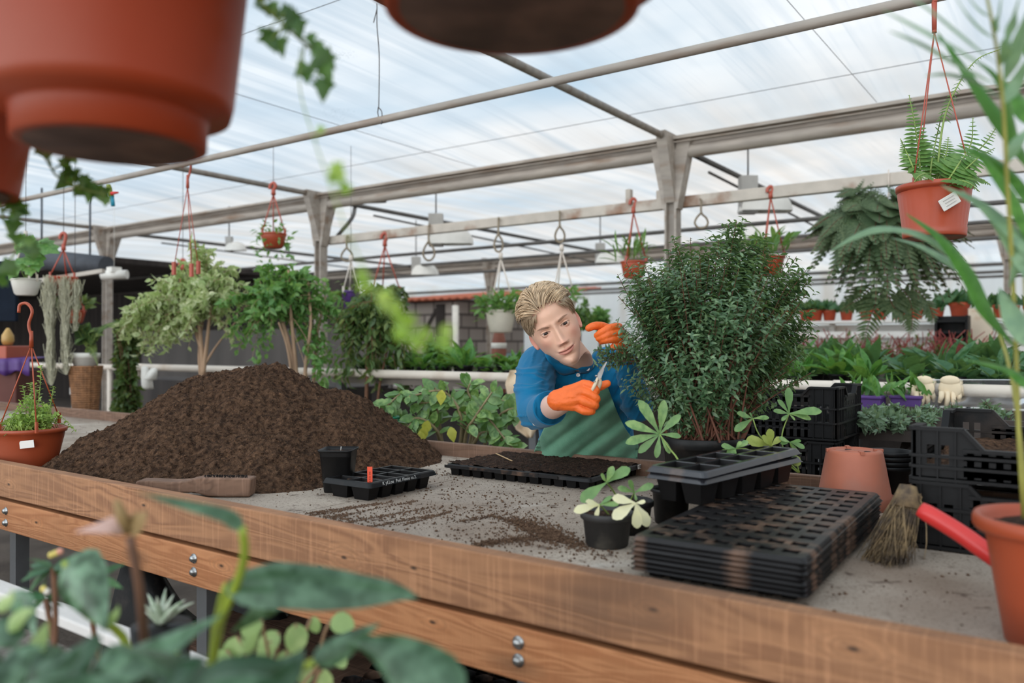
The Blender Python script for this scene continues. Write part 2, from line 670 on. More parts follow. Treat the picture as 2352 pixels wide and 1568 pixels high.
def post(x, y, lab, w=.095, z=2.72):
    m = MB()
    for s_ in (-1, 1):                                   # H section: two flanges and a web
        m.box((x + s_ * w * .42, y, z / 2), (w * .16, w, z))
    m.box((x, y + .01, z / 2), (w * .8, w * .25, z))
    for s_ in (-1, 1):                                   # flared head plates
        pr = [(x + s_ * w * .5, y - .05, 2.30), (x + s_ * w * .62, y - .05, 2.30), (x + s_ * .17, y - .05, 2.84), (x + s_ * .05, y - .05, 2.84)]
        m.poly(pr if s_ > 0 else pr[::-1], (0, 1, 0), .1)
        pr = [(x - .04, y + s_ * .05, 2.35), (x - .04, y + s_ * .22, 2.86), (x - .04, y + s_ * .02, 2.86)]
        m.poly(pr, (1, 0, 0), .08)
    o = m.build('column', STEEL)
    o['label'] = lab
    o['kind'] = 'structure'
    return o


PXS = [PY(1545, 467, GY)[0], PY(737, 557, GY)[0], PY(247, 620, GY)[0]]
for x_, l_ in zip(PXS, ('grey steel roof post rising behind the round shrub', 'grey steel roof post between the two ficus trees',
                        'grey steel roof post left of the pale variegated tree')):
    post(x_, GY, l_)
X2 = PY(1126, 700, GY2)[0]
post(X2, GY2, 'distant grey roof post behind the cream hanging pot')
for k, l_ in ((1, 'distant roof post hidden behind the shrub'), (2, 'distant roof post behind the big hanging fern')):
    post(X2 + 4.1 * k, GY2, l_)

m = MB()
zf = 2.38
YP1 = PZ(1290, 183, zf)[1]
m.tube([(XL, YP1, zf), (XR, YP1, zf)], .0185, 14)
struct(m.build('roof_pipe', STEEL), 'long round steel pipe slung across the roof, nearest to the camera')
zr = PY(1545, 467, GY + .1)[2]
m = MB()
m.box(((PXS[1] + XR) / 2, GY + .1, zr), (XR - PXS[1], .06, .085))
m.box((PXS[0] - .15, GY + .1, zr + .06), (.05, .05, .1))
m.box((PXS[0] - .42, GY + .1, zr + .09), (.045, .05, .12))
struct(m.build('cross_beam', RUST, bevel=.006), 'rusty cream painted square beam below the gutter, hung with wire hooks')
for k, (y_, z_, r_) in enumerate(((7.35, 2.38, .02), (8.6, 2.40, .02), (10.1, 2.42, .022), (13.4, 2.42, .025), (14.8, 2.42, .025), (16.2, 2.45, .025))):
    m = MB()
    m.tube([(-14 if y_ < 11 else -20, y_, z_), (XR, y_, z_)], r_, 8)
    struct(m.build('roof_pipe', DARKSTEEL), ['thin dark roof pipe just beyond the gutter', 'thin dark roof pipe in the second bay', 'dark roof pipe before the far gutter',
                                             'dark roof pipe beyond the far gutter', 'distant roof pipe in the third bay', 'farthest roof pipe in the third bay'][k])
for k, x_ in enumerate(PXS):
    m = MB()
    m.tube([(x_, -5, 2.83), (x_, GY, 2.83)], .026, 10)
    struct(m.build('rafter', STEEL), ('steel rafter running to the post behind the shrub', 'steel rafter running to the post between the trees', 'steel rafter running to the left post')[k])
    m = MB()
    m.tube([(x_, GY, 2.80), (x_, GY2, 2.80)], .024, 8)
    m.tube([(x_ - .03, GY + .8, 2.73), (x_ - .03, GY2, 2.62)], .012, 6)
    struct(m.build('rafter', DARKSTEEL), ('dark rafter of the second bay above the lamp by the shrub', 'dark rafter of the second bay above the middle lamps', 'dark rafter of the second bay at the left')[k])
# the bent tube rising from the rusty beam to the rafter
a, b = PY(770, 548, GY + .2), PY(885, 462, GY + 1.2)
m = MB()
m.tube(spline([a, a + [.15, .1, .22], (a + b) / 2 + [-.05, 0, .18], b], 20), .022, 8)
struct(m.build('brace', DARKSTEEL), 'dark bent brace tube beside the middle post')

# thin wires holding the film
for k, y_ in enumerate((1.6, 2.75, 4.35, 5.05)):
    m = MB()
    m.tube([(XL, y_, 2.865 + .1 * (y_ < 5)), (XR, y_, 2.865 + .1 * (y_ < 5))], .0020, 4)
    tag(m.build('film_wire', WIRE), ('thin roof wire nearest the big pots', 'thin roof wire just before the long pipe', 'thin roof wire just past the long pipe', 'thin roof wire nearest the gutter')[k], 'wire', None, 'structure')
for k, x_ in enumerate((PXS[0] + 1.35, PXS[0] + 2.6, PXS[0] - 2.0)):
    m = MB()
    m.tube([(x_, -4, 2.99), (x_ + .1, GY, 2.87)], .0020, 4)
    tag(m.build('film_wire', WIRE), ('thin wire across the roof right of the shrub post', 'thin wire across the roof at the far right', 'thin wire across the roof above the soil heap')[k], 'wire', None, 'structure')

# walls
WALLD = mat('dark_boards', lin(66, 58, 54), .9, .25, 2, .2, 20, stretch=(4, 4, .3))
GREYW = mat('grey_sheeting', lin(86, 80, 76), .85, .15, 1.2, .1, 10, stretch=(3, 1, .3))
WHITEW = mat('pale_film_wall', lin(226, 230, 230), .8, .06, .8, stretch=(2, 1, .4), dirt=lin(196, 186, 172), dscale=1.0, dlo=.55, dhi=.8)
BLOCK = None


def block_mat():
    m, t, b, o = _mat('grey_block')
    br = node(t, 'ShaderNodeTexBrick', Scale=1.0)
    br.inputs['Brick Width'].default_value = .5
    br.inputs['Row Height'].default_value = .27
    br.inputs['Mortar Size'].default_value = .025
    br.inputs['Color1'].default_value = (*lin(168, 158, 150), 1)
    br.inputs['Color2'].default_value = (*lin(146, 136, 128), 1)
    br.inputs['Mortar'].default_value = (*lin(92, 84, 80), 1)
    v = coords(t)
    sp = t.nodes.new('ShaderNodeSeparateXYZ')
    cb = t.nodes.new('ShaderNodeCombineXYZ')
    t.links.new(v, sp.inputs[0])
    t.links.new(math_n(t, 'ADD', sp.outputs['X'], sp.outputs['Y']), cb.inputs['X'])
    t.links.new(sp.outputs['Z'], cb.inputs['Y'])
    t.links.new(cb.outputs[0], br.inputs['Vector'])
    t.links.new(br.outputs['Color'], b.inputs['Base Color'])
    b.inputs['Roughness'].default_value = .9
    return m


m = MB()
m.box((-9, 18.5, 1.5), (36, .12, 3.1))
struct(m.build('wall_back', WHITEW), 'pale far wall of the greenhouse')
m = MB()
m.box((-24, 8, 1.5), (.15, 24, 3.1))
struct(m.build('wall_left', WALLD), 'dark end wall at the far left')
m = MB()
m.box((-17, 9.6, 1.2), (14, .12, 2.4))
struct(m.build('wall_storage', WALLD), 'dark board wall behind the plants on the left')
m = MB()
m.box((-18.5, 7.75, 2.45), (15, 3.7, .08))
struct(m.build('ceiling_storage', WALLD), 'dark low roof over the storage corner on the left')
# ------------------------------------------------------------------ the potting table
ZE, ZT = .91, .862                          # top of the edge boards, top of the table boards
YF = PZ(1176, 1283, ZE)[1]                  # front face
YB = PZ(1176, 1030, ZE)[1]                  # back edge
TX0, TX1 = -6.2, 1.05


def wood_mat(name, c1, c2, saw=.5, ring=1.0, dark=None, knots=()):
    m, t, b, o = _mat(name)
    v = coords(t, (.9, 6, 9))
    n = node(t, 'ShaderNodeTexNoise', Scale=1.6, Detail=3, Distortion=.6)
    t.links.new(v, n.inputs['Vector'])
    w = math_n(t, 'SINE', math_n(t, 'MULTIPLY', n.outputs['Fac'], 60 * ring))
    w = math_n(t, 'MULTIPLY', math_n(t, 'ADD', w, 1), .5)
    c = mixc(t, math_n(t, 'MULTIPLY', w, .8), c1, c2)
    c = mixc(t, noise_f(t, coords(t, (1, 3, 3)), 2.2, 4, .4, .75), c, tuple(x * .72 for x in c1))
    # saw marks across the board
    s_ = noise_f(t, coords(t, (1, .02, .05)), 130, 2, .52, .75)
    c = mixc(t, math_n(t, 'MULTIPLY', s_, saw), c, tuple(min(1, x * 1.7 + .03) for x in c1))
    s2 = noise_f(t, coords(t, (1, .02, .05)), 60, 2, .6, .7)
    c = mixc(t, math_n(t, 'MULTIPLY', s2, saw * .7), c, tuple(x * .55 for x in c1))
    # knots
    vo = node(t, 'ShaderNodeTexVoronoi', Scale=1.0, Randomness=1.0)
    t.links.new(coords(t, (2.1, 1, 7)), vo.inputs['Vector'])
    kn = node(t, 'ShaderNodeMapRange')
    kn.inputs['From Min'].default_value = .16
    kn.inputs['From Max'].default_value = .04
    t.links.new(vo.outputs['Distance'], kn.inputs['Value'])
    c = mixc(t, math_n(t, 'MULTIPLY', kn.outputs['Result'], .75), c, tuple(x * .4 for x in c1))
    for kx, kz, kr in knots:
        sb_ = t.nodes.new('ShaderNodeVectorMath')
        sb_.operation = 'SUBTRACT'
        t.links.new(coords(t), sb_.inputs[0])
        sb_.inputs[1].default_value = (kx, 0, kz)
        ml = t.nodes.new('ShaderNodeVectorMath')
        ml.operation = 'MULTIPLY'
        t.links.new(sb_.outputs[0], ml.inputs[0])
        ml.inputs[1].default_value = (.55, 0, 1.3)
        ln = t.nodes.new('ShaderNodeVectorMath')
        ln.operation = 'LENGTH'
        t.links.new(ml.outputs[0], ln.inputs[0])
        d_ = ln.outputs['Value']
        mk_ = node(t, 'ShaderNodeMapRange')
        mk_.interpolation_type = 'SMOOTHSTEP'
        mk_.inputs['From Min'].default_value = kr
        mk_.inputs['From Max'].default_value = kr * .25
        t.links.new(d_, mk_.inputs['Value'])
        wv = noise_f(t, coords(t, (3, 1, 6)), 9, 3, .2, .8)
        rg = math_n(t, 'MULTIPLY', math_n(t, 'ADD', math_n(t, 'SINE', math_n(t, 'ADD', math_n(t, 'MULTIPLY', d_, 620.0), math_n(t, 'MULTIPLY', wv, 9.0))), 1.0), .5)
        c = mixc(t, math_n(t, 'MULTIPLY', math_n(t, 'MULTIPLY', mk_.outputs['Result'], rg), .75), c, tuple(x * .55 for x in c1))
        c = mixc(t, math_n(t, 'MULTIPLY', math_n(t, 'MULTIPLY', mk_.outputs['Result'], wv), .45), c, tuple(min(1, x * 1.5) for x in c1))
        co = node(t, 'ShaderNodeMapRange')
        co.inputs['From Min'].default_value = .006
        co.inputs['From Max'].default_value = .002
        t.links.new(d_, co.inputs['Value'])
        c = mixc(t, co.outputs['Result'], c, tuple(x * .15 for x in c1))
    if dark:
        c = mixc(t, noise_f(t, coords(t, (.7, 1, 1.5)), 1.6, 5, .56, .72), c, dark)
    t.links.new(c, b.inputs['Base Color'])
    b.inputs['Roughness'].default_value = .75
    bp = node(t, 'ShaderNodeBump', Strength=.35, Distance=.004)
    t.links.new(math_n(t, 'ADD', math_n(t, 'MULTIPLY', w, .4), s_), bp.inputs['Height'])
    t.links.new(bp.outputs['Normal'], b.inputs['Normal'])
    return m


ROUGHW = wood_mat('rough_sawn_board', lin(164, 116, 80), lin(126, 84, 56), .34, 1.0, lin(96, 70, 52), [(PY(u, v, YF)[0], PY(u, v, YF)[2], r) for u, v, r in ((20, 1112, .045), (735, 1302, .003), (790, 1280, .06), (330, 1160, .025), (560, 1240, .03), (950, 1304, .012), (1500, 1400, .035), (1960, 1490, .05))])
PLANEW = wood_mat('planed_board', lin(188, 128, 84), lin(158, 98, 58), .06, 1.3, None, [(PY(u, v, YF)[0], PY(u, v, YF)[2], r) for u, v, r in ((80, 1200, .035), (505, 1300, .04), (990, 1430, .03))])
OLDW = wood_mat('worn_board', lin(132, 100, 80), lin(98, 72, 56), .25)


def top_mat():
    m, t, b, o = _mat('table_sheet')
    v = coords(t)
    c = mixc(t, noise_f(t, v, 3, 6, .35, .7), lin(176, 161, 145), lin(146, 131, 117))
    c = mixc(t, noise_f(t, v, 220, 2, .56, .70), c, lin(104, 90, 78))
    # dried soil film, thicker in the middle of the table
    c = mixc(t, math_n(t, 'MULTIPLY', noise_f(t, coords(t, (1, 1.3, 1)), 2.2, 8, .48, .66), .75), c, lin(118, 96, 78))
    c = mixc(t, noise_f(t, coords(t, (1, 1, 1)), 26, 6, .62, .72), c, lin(84, 64, 50))
    # pale scuffs
    c = mixc(t, math_n(t, 'MULTIPLY', noise_f(t, coords(t, (1.6, .8, 1)), 3.3, 3, .64, .74, 1.2), .6), c, lin(196, 186, 174))
    t.links.new(c, b.inputs['Base Color'])
    b.inputs['Roughness'].default_value = .8
    n = node(t, 'ShaderNodeTexNoise', Scale=160, Detail=4)
    t.links.new(v, n.inputs['Vector'])
    bp = node(t, 'ShaderNodeBump', Strength=.3, Distance=.003)
    t.links.new(n.outputs['Fac'], bp.inputs['Height'])
    t.links.new(bp.outputs['Normal'], b.inputs['Normal'])
    return m


TOPM = top_mat()
BOLT = mat('zinc_bolt', lin(170, 170, 168), .3, .1, 30, metal=.9)
LEGM = mat('grey_steel_leg', lin(104, 104, 104), .5, .1, 8)

table = thing('potting_table', 'long wooden potting table with raised plank edges and grey sheet top', 'table', (0, YF, 0))
inv = np.array([0, -YF, 0])


def tb(m, name, mt, **k):
    m.V = [(v + inv, l) for v, l in m.V]
    return m.build(name, mt, table, **k)


zb1, zb2 = ZE - .103, ZE - .114
zb3 = PY(800, 1452, YF)[2]
m = MB(); m.box(((TX0 + TX1) / 2, YF + .018, (ZE + zb1) / 2), (TX1 - TX0, .036, ZE - zb1))
tb(m, 'upper_edge_board', ROUGHW, bevel=.003, label='rough sawn upper front plank with knots and saw marks')
m = MB(); m.box(((TX0 + TX1) / 2, YF + .024, (zb2 + zb3) / 2), (TX1 - TX0, .04, zb2 - zb3))
tb(m, 'lower_edge_board', PLANEW, bevel=.003, label='smooth pale lower front plank fixed with bolts')
m = MB(); m.box(((TX0 + TX1) / 2, YB + .014, ZE - .045), (TX1 - TX0, .028, .09))
tb(m, 'back_edge_board', OLDW, bevel=.003, label='worn dark back plank')
seam = PZ(672, 1180, ZT)[0]
cuts = [TX0, seam - 2.44, seam, seam + 1.55, TX1] if seam + 1.55 < TX1 else [TX0, seam - 2.44, seam, TX1]
for a_, b_ in zip(cuts, cuts[1:]):
    m = MB(); m.box(((a_ + b_) / 2, (YF + .036 + YB) / 2, ZT - .008), (b_ - a_ - .003, YB - YF - .036, .016))
    tb(m, 'top_sheet', TOPM)
m = MB(); m.box(((TX0 + TX1) / 2, (YF + YB) / 2 + .03, ZT - .04), (TX1 - TX0, YB - YF - .12, .04))
tb(m, 'sub_frame', OLDW)
for u_, vs in ((14, (1173, 1200)), (446, (1282, 1313)), (1191, (1475, 1516))):
    for v_ in vs:
        p = PY(u_, v_, YF + .004)
        m = MB()
        R = np.array([[1, 0, 0], [0, 0, -1], [0, 1, 0]])           # axis to -y
        m.lathe([(.0115, 0), (.0115, .002), (.008, .0022), (.008, .007), (.005, .010), (0.0005, .0105)], 16, p, R=R)
        tb(m, 'bolt', BOLT)
for u_ in (45, 480, 1225):
    x_ = PY(u_, 1300, YF + .07)[0]
    for y_ in (YF + .07, YB - .05):
        m = MB(); m.box((x_, y_, (ZT - .05) / 2), (.04, .04, ZT - .05))
        tb(m, 'leg', LEGM)
# ------------------------------------------------------------------ things on the table
RF = np.array([math.cos(YAW), math.sin(YAW), 0])        # level direction to the right of the view
FW = np.array([-math.sin(YAW), math.cos(YAW), 0])       # level direction away from the viewer


def lat(u, t):
    return (u - W / 2) / FPX * t


def at(u, t, z=0.0):
    """point seen in column u at depth t, at height z"""
    p = RF * lat(u, t) + FW * t
    return np.array([p[0], p[1], z])


# --- soil heap
heap_c = at(590, 2.95, ZT)
N = 400
gs, gd = np.linspace(-.95, .85, N), np.linspace(-.85, .55, N)
S, D = np.meshgrid(gs, gd)
h = np.full(S.shape, -9.0)
acc = np.zeros(S.shape)
for u_, t_, hh in ((590, 2.95, .322), (640, 2.95, .318), (490, 2.90, .300), (458, 2.88, .276), (540, 2.95, .31), (700, 2.97, .278), (745, 2.97, .250), (790, 2.97, .190), (400, 2.83, .165), (840, 2.97, .125), (330, 2.60, .075),
                   (250, 2.62, .05), (170, 2.66, .03), (900, 2.98, .065), (450, 2.5, .09), (650, 2.5, .12), (960, 2.85, .03)):
    ds = S - (lat(u_, t_) - lat(590, 2.95))
    dd = D - (t_ - 2.95)
    dist = np.sqrt((ds * .66) ** 2 + (dd * np.where(dd < 0, .50, .62)) ** 2 + .0006) - .0245
    acc += np.exp((hh - dist) * 75)
h = np.log(acc + 1e-9) / 75
pts = np.stack([S, D, np.zeros_like(S)], -1).reshape(-1, 3)
nz_ = (fbm(pts * 8, 3, 1) * .019 + np.abs(fbm(pts * 34, 3, 4)) * .011 - .004 + fbm(pts * 95, 2, 9) * .0045).reshape(S.shape)
h = h + nz_ * np.clip((h + .02) / .06, 0, 1)
Pw = heap_c + S[..., None] * RF + D[..., None] * FW
Pw[..., 2] = ZT + np.maximum(h, -.012)
mb = MB()
keep = (h > -.010)
I = np.arange(N * N).reshape(N, N)
q = np.stack([I[:-1, :-1], I[:-1, 1:], I[1:, 1:], I[1:, :-1]], -1)
kq = keep[:-1, :-1] | keep[:-1, 1:] | keep[1:, 1:] | keep[1:, :-1]
mb.add(Pw.reshape(-1, 3), q[kq])
CRUMB = mat('dry_crumbs', lin(112, 88, 70), .95, .3, 80, col2=lin(74, 55, 43), spec=.1)


def clods(n, cen, mi=0, smin=.0012, smax=.004, m=None):
    m = m or MB()
    oct_ = np.array([[1, 0, 0], [-1, 0, 0], [0, 1, 0], [0, -1, 0], [0, 0, 1], [0, 0, -1]], float)
    F = np.array([[0, 2, 4], [2, 1, 4], [1, 3, 4], [3, 0, 4], [2, 0, 5], [1, 2, 5], [3, 1, 5], [0, 3, 5]])
    s_ = smin + (smax - smin) * rng.random(n) ** 3
    Vv = oct_[None] * (s_[:, None, None] * (.6 + .8 * rng.random((n, 6, 1))))
    Vv[..., 2] *= .7
    V = cen[:, None, :] + Vv
    m.add(V.reshape(-1, 3), (F[None] + (np.arange(n) * 6)[:, None, None]).reshape(-1, 3), mi, smooth=False)
    return m


hi_ = rng.choice(np.where((h > .004).reshape(-1))[0], 15000)
hp_ = Pw.reshape(-1, 3)[hi_] + rng.normal(size=(15000, 3)) * .001
clods(15000, hp_, smin=.0012, smax=.0052, m=mb)
tag(mb.build('soil_heap', SOIL), 'large heap of loose dark brown potting soil on the table', 'soil')




def spray(u, v, su, sv, n, slope=0.0):
    """points on the table spread around a pixel spot"""
    out = []
    for _ in range(n):
        a_ = rng.normal() * su
        q_ = PZ(u + a_, v + rng.normal() * sv + slope * a_, ZT)
        if YF + .05 < q_[1] < YB - .01 and q_[0] < TX1:
            out.append(q_ + [0, 0, .0012])
    return np.array(out)


cr_pts = np.concatenate([spray(1240, 1215, 60, 14, 1500, .35), spray(1180, 1240, 90, 12, 500, .1), spray(900, 1190, 110, 14, 700, -.1), spray(1150, 1180, 190, 45, 1200), spray(770, 1190, 28, 7, 350, .2),
                         spray(1100, 1150, 160, 40, 500), spray(1040, 1085, 60, 14, 500), spray(1300, 1250, 90, 18, 300, .3), spray(250, 1080, 90, 12, 250),
                         spray(1290, 1235, 30, 8, 400, .4), spray(1700, 1330, 260, 70, 90), spray(1150, 1060, 90, 8, 200), spray(620, 1125, 120, 5, 300),
                         spray(880, 1125, 140, 12, 250), spray(2060, 1370, 120, 40, 60), spray(230, 985, 80, 16, 60)])
tag(clods(len(cr_pts), cr_pts, smin=.0005, smax=.0042).build('soil_crumbs', CRUMB), 'crumbs of dark soil strewn over the grey table top', 'soil', kind='stuff')
# swept ridges of soil left on the sheet
rid = MB()
RPTS = []
for (u0, v0), (u1, v1) in (((690, 1188), (905, 1152)), ((720, 1196), (960, 1150)), ((700, 1180), (870, 1156)), ((780, 1203), (985, 1166)), ((840, 1212), (1000, 1182)), ((930, 1205), (1035, 1175))):
    k = 420
    f = rng.random(k)
    RPTS += [PZ(u0 + (u1 - u0) * a_ + rng.normal() * 2, v0 + (v1 - v0) * a_ + rng.normal() * 1.3, ZT) + [0, 0, .0008] for a_ in f]
for (u0, v0), (u1, v1), k, s_ in (((1180, 1198), (1290, 1240), 2200, 7), ((1085, 1255), (1180, 1240), 800, 4), ((1180, 1240), (1290, 1232), 800, 5), ((1050, 1200), (1130, 1186), 250, 2), ((1130, 1186), (1180, 1200), 250, 3),
                                  ((1290, 1240), (1345, 1258), 250, 5)):
    for a_ in rng.random(k):
        RPTS.append(PZ(u0 + (u1 - u0) * a_ + rng.normal() * s_, v0 + (v1 - v0) * a_ + rng.normal() * s_ * .8, ZT) + [0, 0, .001 + .004 * rng.random() ** 2])
RPTS = np.array([p for p in RPTS if p[1] > YF + .05])
tag(clods(len(RPTS), RPTS, smin=.0008, smax=.0034).build('swept_soil', CRUMB), 'ridges of swept soil on the table in front of the seed trays', 'soil', kind='stuff')


# --- pots
def pot_prof(rt, rb, h, rim=.02, th=.003, lip=.004):
    rr = rt - lip
    rm = rb + (rr - rb) * (1 - rim / h)
    return [(0, .0), (rb * .93, 0), (rb, .003), (rm, h - rim), (rm + lip * .8, h - rim + .001), (rt, h - rim * .8), (rt, h - .002), (rt - .0015, h), (rt - th, h - .001),
            (rr - th, h - rim), (rb - th + .15 * (rr - rb), h * .3), (0, h * .3)]


def soil_disc(r, z, seed=0, amp=.004):
    a_ = np.linspace(0, 2 * PI, 28, endpoint=False)
    rs = np.linspace(0.0, 1, 8)
    Z = np.stack([rs[:, None] * r * np.cos(a_), rs[:, None] * r * np.sin(a_), np.zeros((8, 28))], -1)
    Z[..., 2] = z + amp * (fbm(np.stack([Z[..., 0] * 60, Z[..., 1] * 60, Z[..., 0] * 0], -1).reshape(-1, 3), 2, seed).reshape(8, 28)) + .12 * r * (1 - rs[:, None] ** 2)
    return MB().grid(Z, True)


def round_pot(root, rt, rb, h, m, rim=.02, soil=True, fill=.86, seg=40, lip=.004, rz=None, soilm=None):
    o = MB().lathe(pot_prof(rt, rb, h, rim, lip=lip), seg).build('pot', m, root)
    if soil:
        soil_disc(rb + (rt - rb) * fill - .004, h * fill - .004, int(rt * 1e4)).build('soil', soilm or SOILD, root)
    return o


def ring8(cx, cy, hx, hy, notch=0.0, corner=0.0):
    k = 1 - notch
    return np.array([[cx - hx, cy - hy], [cx, cy - hy * k], [cx + hx, cy - hy], [cx + hx, cy], [cx + hx, cy + hy], [cx, cy + hy * k], [cx - hx, cy + hy], [cx - hx, cy]])


def tray_mesh(L, Wd, nx, ny, depth, skirt=.012, edge=.012, web=.005, taper=.72, notch=0.0, flare=.004, hole=None):
    """thermoformed cell tray, footprint centred on the origin, floor of the cells at z=0"""
    m = MB()
    cx, cy = (L - 2 * edge) / nx, (Wd - 2 * edge) / ny
    for i in range(nx):
        for j in range(ny):
            px_, py_ = -L / 2 + edge + (i + .5) * cx, -Wd / 2 + edge + (j + .5) * cy
            hx, hy = (cx / 2 - web, cy / 2 - web) if hole is None else (cx * hole[0] / 2, cy * hole[1] / 2)
            rings = [np.c_[ring8(px_, py_, cx / 2, cy / 2), np.full(8, depth)], np.c_[ring8(px_, py_, hx, hy, notch), np.full(8, depth)],
                     np.c_[ring8(px_, py_, hx * .99, hy * .99, notch), np.full(8, depth - .0015)],
                     np.c_[ring8(px_, py_, hx * taper, hy * taper), np.full(8, .0)]]
            m.grid(np.array(rings[:3]), True, 0, .5, False)
            m.grid(np.array(rings[2:]), True, 1, .5, False, False, True)
    # edge strip and skirt
    e = [np.array([[-1, -1], [1, -1], [1, 1], [-1, 1]]) * [L / 2 - d_, Wd / 2 - d_] for d_ in (edge, .003, 0, -flare, -flare - .002)]
    zs = [depth, depth, depth - .003, depth - skirt, depth - skirt]

    def rounded(c4, z, r=.012, k=5):
        out = []
        for (x, y), a0 in zip(c4, (PI, 1.5 * PI, 0, .5 * PI)):
            ccx, ccy = x - math.copysign(r, x), y - math.copysign(r, y)
            out += [(ccx + r * math.cos(a0 + a_), ccy + r * math.sin(a0 + a_), z) for a_ in np.linspace(0, PI / 2, k)]
        return out
    m.grid(np.array([rounded(c4, z, .0015 if i == 0 else .012) for i, (c4, z) in enumerate(zip(e, zs))]), True, 0, .5, False)
    return m


def tray_soil(L, Wd, nx, ny, depth, edge=.012, web=.005, fill=.86, taper=.72, seed=0, full=False):
    m = MB()
    if full:
        xs_, ys_ = np.linspace(-L / 2 + .006, L / 2 - .006, 90), np.linspace(-Wd / 2 + .006, Wd / 2 - .006, 60)
        X_, Y_ = np.meshgrid(xs_, ys_)
        p = np.stack([X_, Y_, 0 * X_], -1).reshape(-1, 3)
        Z_ = depth + .0022 + .0030 * fbm(p * 60, 3, seed).reshape(X_.shape) + .0025 * vnoise(p * 260, 3).reshape(X_.shape)
        return m.grid(np.stack([X_, Y_, Z_], -1))
    cx, cy = (L - 2 * edge) / nx, (Wd - 2 * edge) / ny
    for i in range(nx):
        for j in range(ny):
            k = taper + (1 - taper) * fill
            hx, hy = (cx / 2 - web) * k, (cy / 2 - web) * k
            xs_, ys_ = np.linspace(-hx, hx, 7), np.linspace(-hy, hy, 7)
            X_, Y_ = np.meshgrid(xs_ - L / 2 + edge + (i + .5) * cx, ys_ - Wd / 2 + edge + (j + .5) * cy)
            p = np.stack([X_, Y_, 0 * X_], -1).reshape(-1, 3)
            Z_ = depth * fill + .006 * fbm(p * 70, 2, seed).reshape(X_.shape)
            m.grid(np.stack([X_, Y_, Z_], -1))
    return m


CELLB = mat('cell_wall_shade', lin(22, 20, 20), .5, .1, 20, spec=.2)  # tray plastic without dirt, darkened to put recess shade into the cells


def quad_frame(c0, c1, c2):
    """centre, length, width, angle of a level rectangle from three corners (c0-c1 long side, c1-c2 short side)"""
    c0, c1, c2 = (np.asarray(c)[:2] for c in (c0, c1, c2))
    a_ = c1 - c0
    L = np.linalg.norm(a_)
    x = a_ / L
    b_ = c2 - c1
    y = np.array([-x[1], x[0]])
    Wd = b_ @ y
    c = c0 + a_ / 2 + y * Wd / 2
    return c, L, abs(Wd), math.atan2(x[1], x[0])


# stack of seven plug trays
c, L, Wd, ang = quad_frame(PZ(1452, 1231, .936), PZ(1848, 1287, .936), PZ(1991, 1130, .936))
proto = None
SP = .0086
for k in range(7):
    dz = ZT + .002 + k * SP
    lab = ['topmost plug tray of the tall stack, soil dust on its webs', 'second plug tray from the top of the stack', 'third plug tray from the top of the stack', 'middle plug tray of the stack of seven',
           'fifth plug tray from the top of the stack', 'second plug tray from the bottom of the stack', 'bottom plug tray of the stack, standing on the grey sheet'][6 - k]
    x_, y_ = c[0] + rng.normal() * .0015, c[1] + rng.normal() * .0015
    if proto is None:
        proto = tray_mesh(L, Wd, 7, 12, .022, .0072, .012, notch=.22, flare=.003, hole=(.70, .52), taper=.8).build('plug_tray', [TRAYP, CELLB])
        tag(proto, lab, 'seed tray', 'stack of plug trays')
        proto.location = (x_, y_, dz)
        proto.rotation_euler = (0, 0, ang)
    else:
        dup(proto, (x_, y_, dz), ang + rng.normal() * .004, lab)
ZS = ZT + .002 + 6 * SP + .022                    # top of that stack

# two deep ten-cell trays on top of the stack
c, L, Wd, ang = quad_frame(PZ(1607, 1097, ZS + .062), PZ(1832, 1046, ZS + .062), PZ(1757, 1030, ZS + .062))
Wd = .135
base_c = np.array([*(np.asarray(c)), ZS + .001])
PACKM = mat('dark_clear_tray', lin(40, 40, 44), .22, .08, 10, spec=.7, dirt=lin(110, 88, 74), dscale=12, dlo=.6, dhi=.85)
dt = tray_mesh(L, Wd, 5, 2, .06, .012, .008, .004, .68, flare=.005).build('cell_tray', [PACKM, CELLB])
tag(dt, 'deep ten-cell tray resting directly on the stack of plug trays', 'seed tray', 'deep trays on the stack')
dt.location, dt.rotation_euler = tuple(base_c), (0, 0, ang)
dt2 = dup(dt, base_c + [0, 0, .0165], ang, 'empty ten-cell tray nested on top of the deep tray')
dt2.rotation_euler = (0, -.012, ang + .012)

# ten-cell tray with soil, red marker, handwriting
rz0 = ZT + .051
c, L, Wd, ang = quad_frame(PZ(849, 1109, rz0), PZ(1002, 1078, rz0), PZ(926, 1062, rz0))
tr = thing('cell_tray', 'black ten-cell tray of soil with white handwriting and a red marker', 'seed tray', (*c, ZT), ang)
tray_mesh(L, Wd, 5, 2, .05, .013, .007, .0035, .7).build('tray', [BLACKP, CELLB], tr)
tray_soil(L, Wd, 5, 2, .05, .007, .0035, .8, .7, 3).build('soil', SOILD, tr)
REDT = mat('red_tag', lin(232, 84, 52), .5, .03)
INK = mat('ink', lin(40, 34, 34), .7)
lp = Matrix.Rotation(-ang, 3, 'Z') @ Vector(PZ(832, 1100, ZT + .05) - np.array([*c, ZT]))
mk = MB()
mk.box((0, 0, .012), (.0135, .0012, .056))
o = mk.build('marker', REDT, tr, label='red plastic marker stuck upright in a front cell')
o.location = (-L / 2 + .018, -Wd / 2 + .016, .05)
o.rotation_euler = (0.05, 0, YAW - ang)
ik = MB()
for z_, w_ in ((.030, .006), (.027, .004), (.024, .006), (.019, .0035), (.015, .005), (.010, .0035), (.005, .005)):
    ik.box((0, -.0009, z_ - .004), (.0028 if w_ < .005 else .0034, .0005, .0016))
o2 = ik.build('print', INK, o)


